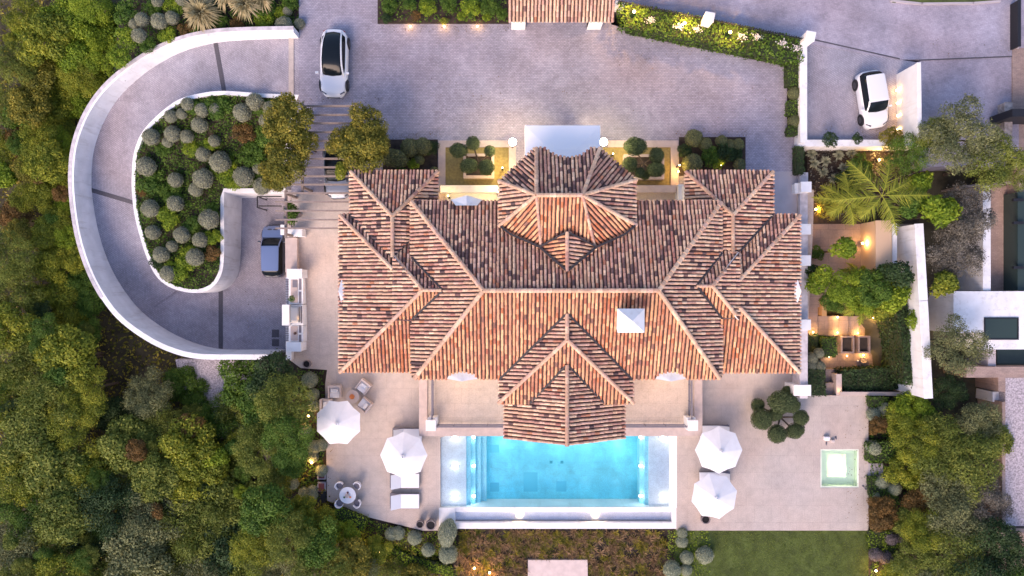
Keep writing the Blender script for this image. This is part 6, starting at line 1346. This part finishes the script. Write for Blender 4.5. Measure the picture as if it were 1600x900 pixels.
# bed shrubs near the house
for x, y, r, kk, lb in ((628, 268, 9, 'green', 'small bush at the roof edge west of the sunken courts'), (674, 231, 12, 'deep', 'dark bush beside the west stone kerb'), (596, 232, 14, 'deep', 'dark bush between pergola tree and grey oval ball'), (645, 255, 10, 'lime', 'yellow lit bush among grey balls'), (1070, 236, 12, 'deep', 'dark bush beside the east stone kerb'), (1108, 243, 16, 'green', 'green bush in the middle of the east shrub bed'), (1132, 240, 17, 'deep', 'dark bush right of the middle in the east shrub bed'), (1122, 255, 10, 'lime', 'lit bush at the roof edge in the east shrub bed'), (1150, 240, 10, 'deep', 'dark bush at the right end of the east shrub bed')):
    place_tree('shrub', x, y, r, .0, .45, kk, lb, None, 'bush', 'bush')
for nm, pl in (('flower_bed', [(598, 218), (684, 218), (684, 275), (598, 275)]), ('flower_bed', [(1061, 214), (1165, 214), (1165, 275), (1061, 275)]), ('flower_bed', [(1230, 96), (1250, 96), (1250, 213), (1230, 213)])):
    ground(nm, PP(pl, .02), .012, M['soil'], .05)
pt = thing('potted_tree', P(463, 334, 0), 'small leafy tree in a dark pot under the pergola beams', 'potted tree')
p = P(463, 334, .5); m = MB(); m.lathe((p.x, p.y, 0), [(.22, .0), (.3, .4), (.33, .5), (.28, .5), (.26, .44)], 16); m.build('pot', M['bronze'], pt); pt.location = (p.x, p.y, 0)
for c in pt.children: C.objects.unlink(c) if False else None
for o in list(C.objects):
    if o.parent == pt: rel(o, pt)
o = bpy.data.objects.new('crown', proto_crown(('round', 0), **KINDS['round'][0])); C.objects.link(o); o.parent = pt; o.location = (0, 0, 1.2); o.scale = (.6, .75, .6); o.material_slots[0].link = 'OBJECT'; o.material_slots[0].material = L['green']
m = MB(); m.tube((p.x, p.y, .4), (p.x, p.y, 1.2), .04, .03, 6); m.build('trunk', M['trunk'], pt)
# big trees by the pergola
T = place_tree
T('broad', 446, 190, 40, 0, 3.6, 'bronze', 'dark olive tree with rusty leaf tips left of the pergola, northern crown', None, 'tree', 'tree', 0)
T('broad', 450, 254, 37, -.5, 3.4, 'bronze', 'dark olive tree left of the pergola, southern crown with yellow tips', None, 'tree', 'tree', 1)
T('broad', 572, 198, 33, 0, 3.6, 'bronze', 'dark tree right of the pergola beside the court, northern crown', None, 'tree', 'tree', 2)
T('broad', 566, 238, 40, 0, 3.6, 'bronze', 'dark tree with golden leaves at the villa north west corner', None, 'tree', 'tree', 0)
T('broad', 428, 276, 24, -1, 2.4, 'bronze', 'yellow tipped lower bough of the dark olive tree above the white rim wall', None, 'tree', 'tree', 2)
T('broad', 472, 222, 24, 0, 3.2, 'bronze', 'dark bough spreading over the left ends of the pergola beams', None, 'tree', 'tree', 1)
T('broad', 538, 222, 26, 0, 3.2, 'bronze', 'golden green bough over the right ends of the pergola beams', None, 'tree', 'tree', 2)
T('broad', 590, 222, 22, 0, 3.0, 'bronze', 'dark outer bough nearest the entrance court', None, 'tree', 'tree', 1)
T('round', 532, 268, 14, 0, 3.4, 'yellow', 'golden leafy tree top over the silver car', None, 'tree', 'tree', 1)
# bright round garden trees, east
GT = 'round bright green garden trees'
for k, (x, y, r, kd, lf, gz, zz, lb) in enumerate(((1440, 281, 23, 'round', 'lime', -1.2, 1.6, 'round lime green tree right of the upper palm fronds'), (1466, 335, 30, 'round', 'lime', -1.5, 2.2, 'round yellow green tree over the top of the tall boundary wall'), (1428, 318, 24, 'round', 'green', -1.5, 1.8, 'round green tree between palm and boundary wall'), (1311, 391, 23, 'round', 'lime', -1.2, 1.2, 'round clipped orange tree standing on the garden gravel'), (1403, 424, 24, 'round', 'deep', -1.5, 1.8, 'round dark tree against the boundary wall'), (1283, 436, 24, 'round', 'lime', -1.3, 1.0, 'round bright tree beside the wall above the garden steps'), (1322, 448, 30, 'broad', 'lime', -1.3, 1.2, 'spreading bright tree over the upper garden steps'), (1362, 452, 30, 'broad', 'green', -1.5, 1.4, 'broad green tree in the middle of the stepped garden'), (1394, 464, 26, 'round', 'lime', -1.8, 1.2, 'round bright tree beside the top of the curved hedge'), (1469, 450, 25, 'round', 'yellow', -3, 1.6, 'round yellow green tree outside the boundary wall, level with the white house'), (1427, 500, 19, 'round', 'lime', -2, .9, 'small round lime tree overhanging the boundary wall'), (1272, 425, 18, 'round', 'deep', -1.2, .2, 'dark round bush between two white piers of the garden wall'), (1276, 375+22, 12, 'shrub', 'green', -1.2, -.6, 'low bush beside the black pot at the garden wall'), (1345, 470, 24, 'broad', 'lime', -1.6, .8, 'loose green tree hanging over the upper stair flight'), (1300, 470, 20, 'broad', 'green', -1.4, .6, 'green tree shading the first garden steps'), (1372, 428, 20, 'round', 'green', -1.2, .6, 'dark green tree below the peach wall'), (1295, 325, 20, 'shrub', 'bronze', -1.2, -.5, 'dark low bush in the bed left of the palms'), (1345, 265, 22, 'shrub', 'green', -1.2, -.4, 'low dark bush above the palms'), (1325, 285, 20, 'shrub', 'deep', -1.2, -.5, 'deep green low bush between agaves and palms'), (1378, 480, 20, 'round', 'yellow', -2, .6, 'small bright tree right of the lower palm'))):
    T(kd, x, y, r, gz, zz, lf, lb, GT, 'garden_tree', 'tree')
# fringe trees
T('fine', 1502, 212, 58, -1, 3.2, 'grey', 'big rounded grey green tree below the neighbour driveway', None, 'tree', 'tree', 0, .9)
T('fine', 1462, 214, 34, -1, 2.4, 'olive', 'dark left shoulder tree beside the big grey green tree', None, 'tree', 'tree', 1)
T('fine', 1545, 255, 50, -2, 2.8, 'olive', 'olive green tree right of and below the big grey green tree', None, 'tree', 'tree', 2)
T('fine', 1590, 262, 32, -2, 2.2, 'olive', 'olive green tree at the right edge by the rubble wall', None, 'tree', 'tree', 0)
T('fine', 1418, 240, 32, -1.2, 1.8, 'green', 'dark spiky bush tree at the corner of the side court', None, 'tree', 'tree', 1)
T('shrub', 1393, 218, 20, -1, .6, 'bronze', 'brownish bush over the low white wall below the side court', None, 'bush', 'bush')
T('shrub', 1295, 219, 13, -1, .9, 'deep', 'dark round bush on the low white wall, the left one', None, 'bush', 'bush'); T('shrub', 1340, 216, 9, -1, .9, 'deep', 'small dark bush on the low white wall, the right one', None, 'bush', 'bush')
T('fine', 1505, 335, 46, -3, 1.6, 'mauve', 'greyish purple leaved tree outside the wall, upper one', None, 'tree', 'tree', 1); T('fine', 1496, 395, 46, -3, 1.2, 'mauve', 'greyish purple leaved tree outside the wall, lower one', None, 'tree', 'tree', 2)
T('fine', 1495, 540, 46, -3, 2.2, 'grey', 'pale grey olive tree in front of the white house wall', None, 'tree', 'tree', 0)
T('fine', 1480, 612, 30, -3, 0, 'deep', 'very dark tree below the pale grey olive tree', None, 'tree', 'tree', 0); T('fine', 1525, 660, 38, -3, .6, 'grey', 'grey olive tree beside the brick rimmed gravel roof', None, 'tree', 'tree', 1)
er = [(1425, 640, 30, 'lime'), (1405, 660, 26, 'yellow'), (1430, 690, 34, 'yellow'), (1418, 735, 30, 'yellow'), (1442, 660, 24, 'olive'), (1468, 700, 46, 'olive'), (1515, 720, 52, 'olive'), (1480, 760, 40, 'grey'), (1435, 780, 26, 'russet'), (1378, 805, 24, 'russet'), (1415, 815, 24, 'olive'), (1440, 830, 32, 'yellow'), (1500, 810, 46, 'grey'), (1540, 780, 36, 'mauve'), (1545, 850, 48, 'deep'), (1480, 865, 46, 'olive'), (1430, 875, 34, 'olive'), (1520, 905, 46, 'deep'), (1590, 880, 40, 'deep'), (1460, 905, 34, 'grey'), (1395, 900, 24, 'yellow'), (1372, 665, 14, 'russet'), (1550, 690, 30, 'olive'), (1585, 915, 40, 'green'), (1370, 790, 14, 'russet')]
nmk = {'lime': 'lime green', 'yellow': 'yellow green', 'olive': 'olive green', 'grey': 'grey green', 'russet': 'rusty brown', 'mauve': 'greyish purple', 'deep': 'very dark green', 'green': 'green', 'bronze': 'bronze tinted green'}
kf = ['fine', 'feather', 'fine']
for k, (x, y, r, c) in enumerate(er):
    big = r > 30; T('feather' if c in ('olive', 'grey') and k % 2 else 'fine' if big or c == 'deep' else 'broad', x, y, r*1.05, -3 if x > 1450 else -1.2, 1.0 if big else .0, c, f'{nmk[c]} {"tree" if big else "shrub"}', 'trees and shrubs in the lower right border', 'tree' if big else 'shrub', 'tree' if big else 'shrub')['tmp'] = 1
relabel('trees and shrubs in the lower right border', '', 'of lower right border', 30)
# palms
def frond(m, base, ang, ln, wd, droop, rise, rng, nleaf=40):
    pts = []
    for i in range(11):
        s = i/10; pts.append(Vector((math.cos(ang)*ln*s, math.sin(ang)*ln*s, rise*s-droop*s*s))+base)
    for a, b in zip(pts[:-1], pts[1:]): m.tube(a, b, .025, .02, 4, (.9, .9, .9), cap=False)
    for i in range(nleaf):
        s = .12+.88*i/nleaf; k = min(9, int(s*10)); a = pts[k].lerp(pts[k+1], s*10-k); dirv = (pts[k+1]-pts[k]).normalized(); side = Vector((-math.sin(ang), math.cos(ang), 0))
        w_ = wd*math.sin(PI*min(1, s*.85+.15))*rng.uniform(.6, 1.25)
        for sg in (-1, 1):
            e = a+side*sg*w_*rng.uniform(.7, 1.1)+dirv*w_*rng.uniform(.4, 1.1)+Vector((0, 0, -w_*rng.uniform(.05, .7))); tw = dirv*.036; c = min(1, max(0, .5+rng.normal(0, .18)+.2*s)); m.add([a-tw, a+tw, e+tw*.2, e-tw*.2], [(0, 1, 2, 3)], (c, c, c))
def palm(px, py, gz, h, n, ln, wd, label, leafkey='palm', name='palm_tree', seed=0, droop=1.1, rise=.8, nleaf=40):
    rng = np.random.default_rng(seed); p = P(px, py, gz+h); t = thing(name, (p.x, p.y, gz), label, 'palm'); m = MB(); m.tube((p.x, p.y, gz), (p.x, p.y, gz+h), .16, .11, 10); m.build('trunk', M['trunk'], t)
    for i in range(n):
        m = MB(); frond(m, Vector((p.x, p.y, gz+h)), 2*PI*i/n+rng.uniform(-.45, .45), ln*rng.uniform(.62, 1.15), wd, droop*rng.uniform(.7, 1.3), rise*rng.uniform(.5, 1.2), rng, nleaf); m.build('frond', L[leafkey], t)
palm(1378, 306, -1.2, 3.6, 8, 2.9, .80, 'tall palm with broad green fronds in the middle of the lit garden', seed=1)
palm(1325, 316, -1.2, 2.6, 8, 2.2, .60, 'yellow green palm left of the tall palm, near the garden wall lamp', seed=2)
palm(1345, 478, -1.8, 1.8, 8, 1.5, .35, 'small palm over the upper stair flight of the east garden', seed=3)
palm(1340, 425, -1.2, 1.0, 7, 1.1, .25, 'little fan of palm leaves below the clipped orange tree', seed=4)
# yucca rosettes in the upper left garden
def rosette(px, py, gz, h, n, ln, label, leafkey, seed, tiltlo=-.2, tilthi=1.2, wd=.05, name='yucca'):
    rng = np.random.default_rng(seed); p = P(px, py, gz+h); t = thing(name, (p.x, p.y, gz), label, 'plant'); m = MB(); m.tube((p.x, p.y, gz), (p.x, p.y, gz+h), .12, .1, 8); m.build('trunk', M['trunk'], t)
    m = MB(); o = Vector((p.x, p.y, gz+h))
    for i in range(n):
        a = rng.uniform(0, 2*PI); e = rng.uniform(tiltlo, tilthi); l = ln*rng.uniform(.7, 1.05); d = Vector((math.cos(a)*math.cos(e), math.sin(a)*math.cos(e), math.sin(e))); s = Vector((-math.sin(a), math.cos(a), 0))*wd
        c = min(1, max(0, .55+rng.normal(0, .2)-.25*(e > .6))); md = o+d*l*.6; en = o+d*l+Vector((0, 0, -.25*l))
        m.add([o+s*.5, o-s*.5, md-s, md+s, en], [(0, 1, 2, 3), (3, 2, 4)], (c, c, c))
    m.build('leaves', L[leafkey], t)
rosette(315, 20, -.3, 1.1, 420, 1.45, 'large spiky dry gold yucca in the upper left garden', 'fan', 1)
rosette(383, 6, -.3, 1.5, 160, 1.3, 'pale fan palm with long leaves at the top edge, right of the gold yucca', 'fan', 2)
rosette(352, -8, -.3, 1.5, 120, 1.2, 'pale spiky plant cut by the top edge, between the two larger ones', 'fan', 3)
rosette(410, -4, -.3, 1.2, 90, 1.1, 'pale spiky plant cut by the top edge, near the court', 'fan', 4)
for k, (x, y, z) in enumerate([(1268, 240, -1), (1272, 255, -1), (1290, 252, -1), (1310, 242, -1), (1318, 262, -1), (1330, 240, -1), (1342, 262, -1), (1285, 268, -1), (1300, 278, -1)]):
    rosette(x, y, z, .15, 50, .5, f'agave rosette', 'bluegrey', 20+k, .1, 1.2, .06, 'agave'); o = C.objects[-1].parent or C.objects[-1]
    o['group'] = 'blue agaves under the side court wall'; o['tmp'] = 1; o['label'] = 'blue agave rosette'
relabel('blue agaves under the side court wall', '', 'under the side court wall', 9)
# shrubs in the upper left garden and the top bed
Gx = 'shrubs in the upper left garden'
for k, (x, y, r, c) in enumerate([(272, 10, 16, 'lime'), (240, 15, 14, 'green'), (200, 20, 20, 'green'), (262, 55, 14, 'lime'), (232, 72, 14, 'green'), (292, 48, 12, 'russet'), (345, 35, 12, 'green'), (415, 12, 20, 'green'), (410, 38, 18, 'lime'), (440, 22, 12, 'lime'), (455, 5, 14, 'green'), (370, 40, 12, 'russet'), (200, 60, 18, 'lime'), (190, 90, 18, 'lime'), (340, 10, 12, 'deep'), (305, 50, 10, 'green')]):
    T('shrub', x, y, r, -.6, .1, c, f'{nmk[c]} mound shrub', Gx, 'shrub', 'shrub')['tmp'] = 1
relabel(Gx, '', 'of upper left garden', 18)
Gx = 'shrubs in the bed left of the gatehouse'
for k, (x, y, r, c) in enumerate([(610, 10, 14, 'green'), (640, 8, 12, 'green'), (668, 12, 14, 'lime'), (700, 6, 14, 'green'), (735, 10, 16, 'lime'), (765, 12, 16, 'green'), (785, 22, 10, 'green'), (605, 28, 9, 'deep'), (694, 33, 6, 'yellow'), (722, 26, 8, 'lime'), (736, 22, 7, 'green'), (650, 25, 8, 'russet'), (760, 28, 7, 'lime')]):
    T('shrub', x, y, r, 0, .45, c, f'{nmk[c]} low shrub', Gx, 'shrub', 'shrub')['tmp'] = 1
relabel(Gx, '', 'left of the gatehouse', 10)
# ---------------- the wood west and south-west
rnd = random.Random(77); FW = []
def zone_color(x, y):
    r = rnd.random()
    if x < 75 and y < 260: return 'bronze' if r < .4 else 'russet' if r < .55 else 'yellow'
    if y < 110: return 'yellow' if r < .45 else 'lime' if r < .8 else 'green'
    if y < 300: return 'yellow' if r < .6 else 'lime' if r < .85 else 'bronze'
    if y < 500: return 'yellow' if r < .45 else 'olive' if r < .7 else 'lime'
    if y < 680 and x < 190: return 'yellow' if r < .42 else 'olive' if r < .85 else 'lime'
    if x > 400 and y < 800: return 'green' if r < .5 else 'olive'
    return 'olive' if r < .42 else 'green' if r < .56 else 'yellow' if r < .70 else 'grey' if r < .82 else 'bronze' if r < .93 else 'deep'
man = [(75, 60, 40, 'yellow'), (45, 30, 30, 'yellow'), (110, 25, 34, 'lime'), (150, 10, 30, 'lime'), (150, 50, 34, 'lime'), (180, 35, 26, 'green'), (118, 75, 34, 'lime'), (160, 85, 30, 'lime'), (185, 70, 24, 'yellow'), (130, 115, 32, 'yellow'), (150, 130, 20, 'lime'), (100, 120, 28, 'yellow'), (118, 160, 26, 'lime'), (90, 160, 28, 'yellow'), (60, 120, 32, 'bronze'), (30, 100, 30, 'olive'), (50, 165, 30, 'bronze'), (15, 165, 28, 'olive'), (90, 200, 28, 'yellow'), (65, 215, 30, 'yellow'), (35, 215, 26, 'russet'), (98, 240, 20, 'lime'), (75, 255, 30, 'yellow'), (10, 235, 26, 'yellow'), (40, 260, 20, 'russet'), (92, 285, 22, 'yellow'), (70, 305, 24, 'yellow'), (40, 310, 20, 'yellow'), (100, 320, 16, 'lime'), (85, 345, 26, 'yellow'), (25, 335, 22, 'russet'), (105, 370, 18, 'lime'), (70, 375, 24, 'yellow'), (15, 400, 34, 'olive'), (115, 405, 20, 'yellow'), (80, 415, 26, 'yellow'), (20, 450, 38, 'olive'), (125, 440, 20, 'green'), (95, 455, 28, 'yellow'), (60, 470, 22, 'yellow'), (140, 475, 22, 'green'), (110, 500, 26, 'yellow'), (15, 510, 36, 'yellow'), (75, 525, 30, 'green'), (140, 520, 20, 'green'), (45, 570, 46, 'olive'), (110, 560, 42, 'yellow'), (20, 625, 46, 'yellow'), (85, 625, 50, 'olive'), (135, 610, 36, 'yellow'), (50, 680, 44, 'olive'), (110, 665, 36, 'yellow'), (205, 690, 40, 'olive'), (235, 620, 34, 'grey'), (290, 600, 28, 'green'), (180, 650, 26, 'deep'), (310, 640, 24, 'green'), (255, 665, 30, 'olive'), (300, 690, 40, 'yellow'), (345, 655, 30, 'green'), (385, 600, 40, 'green'), (375, 640, 36, 'olive'), (430, 590, 36, 'deep'), (445, 630, 40, 'olive'), (420, 655, 34, 'green'), (450, 680, 36, 'green'), (400, 700, 34, 'olive'), (455, 720, 26, 'green'), (430, 750, 28, 'olive'), (30, 745, 44, 'yellow'), (95, 735, 46, 'olive'), (160, 735, 44, 'yellow'), (215, 750, 30, 'grey'), (40, 800, 40, 'green'), (110, 800, 44, 'olive'), (175, 795, 46, 'deep'), (250, 745, 36, 'olive'), (250, 800, 46, 'grey'), (310, 745, 44, 'yellow'), (345, 720, 30, 'olive'), (360, 775, 44, 'olive'), (310, 815, 50, 'olive'), (420, 800, 38, 'green'), (30, 850, 44, 'grey'), (90, 855, 46, 'olive'), (150, 860, 46, 'deep'), (215, 860, 48, 'grey'), (285, 870, 46, 'olive'), (350, 850, 44, 'deep'), (400, 855, 36, 'yellow'), (450, 835, 34, 'olive'), (440, 880, 40, 'grey'), (495, 845, 34, 'green'), (500, 890, 40, 'olive'), (550, 870, 30, 'bronze'), (560, 900, 32, 'grey'), (610, 895, 28, 'olive'), (650, 905, 24, 'bronze'), (385, 900, 44, 'olive'), (320, 915, 46, 'grey'), (240, 915, 46, 'olive'), (100, 915, 46, 'yellow'), (30, 910, 30, 'olive'), (170, 915, 44, 'olive'), (590, 860, 20, 'yellow'), (540, 835, 20, 'lime'), (470, 795, 22, 'yellow'), (500, 815, 22, 'yellow')]
WG = 'trees and bushes in the wood below the villa'
for k, (x, y, r, c) in enumerate(man):
    big = r >= 30; p0 = P(x, y, -4); gz = max(tz(p0.x, p0.y), sz(p0.x, p0.y)-1.0 if x > 430 and y > 560 else -99)-.05
    if x > 395 and y > 560:
        q0 = P(x, y, -2); gz = max(tz(q0.x, q0.y), sz(q0.x, q0.y)-.2)
    up = (3.4 if big else 1.6)*rnd.uniform(.8, 1.25)
    kind = 'feather' if (c in ('olive', 'grey') and k % 3 == 0) else ('fine' if big and k % 2 else 'broad')
    if x < 60 and 90 < y < 520 and k % 2: kind = 'feather'
    T(kind, x, y, r*1.12, gz, gz+up, c, f'{nmk[c]} {"leafy tree" if big else "bush"}', WG, 'tree' if big else 'bush', 'tree' if big else 'bush')['tmp'] = 1
relabel(WG, '', 'of the wood', 34)
SG = 'low scrub between the trees of the wood'; r9 = random.Random(5); n_ = 0
while n_ < 95:
    x, y = r9.uniform(5, 470), r9.uniform(20, 890); r = r9.uniform(11, 24)
    if not ((x < 100) or (y > 575 and x < 400) or (y > 500 and x < 150)): continue
    if 230 < x < 460 and y < 640: continue
    n_ += 1; p0 = P(x, y, -3); gz = max(tz(p0.x, p0.y), -99)
    up = r9.uniform(2.2, 4.6) if y > 560 else r9.uniform(1.5, 3.0); c = r9.choice(['green', 'lime', 'olive', 'bronze', 'yellow', 'green', 'deep', 'olive', 'russet'] if y > 450 else ['lime', 'green', 'yellow', 'lime', 'bronze', 'russet'])
    T(r9.choice(['broad', 'fine', 'feather', 'round']), x, y, r, gz, gz+up, c, f'{nmk[c]} low scrub', SG, 'scrub_bush', 'bush')['tmp'] = 1
relabel(SG, '', 'in wood', 34)
rng = np.random.default_rng(99)      # leaf litter blown against the edges of the paving
q = []
for (x0, y0, x1, y1, n, z) in ((470, 150, 600, 166, 60, .03), (598, 205, 690, 218, 60, .03), (590, 40, 795, 50, 70, .03), (960, 42, 1240, 100, 90, .03), (1055, 200, 1170, 213, 50, .03), (480, 580, 520, 770, 60, PZ+.03), (1320, 625, 1356, 820, 60, PZ+.03), (1264, 190, 1400, 215, 60, .03), (380, 455, 440, 540, 40, -5.96), (660, 60, 1200, 190, 70, .03), (1450, 60, 1580, 90, 40, .05)):
    for _ in range(n): v = P(rng.uniform(x0, x1), rng.uniform(y0, y1), z); q.append((v.x, v.y, v.z))
q = np.array(q); V, Fq = leaves(q, np.tile([0, 0, 1.], (len(q), 1)), rng.uniform(.02, .05, len(q)), rng, .6, .2); c = rng.uniform(0, .8, len(q))
o = mesh_np('fallen_leaves', V, Fq, np.stack([c]*3, 1), L['russet']); o['kind'] = 'stuff'
for o in C.objects:
    if 'tmp' in o: del o['tmp']
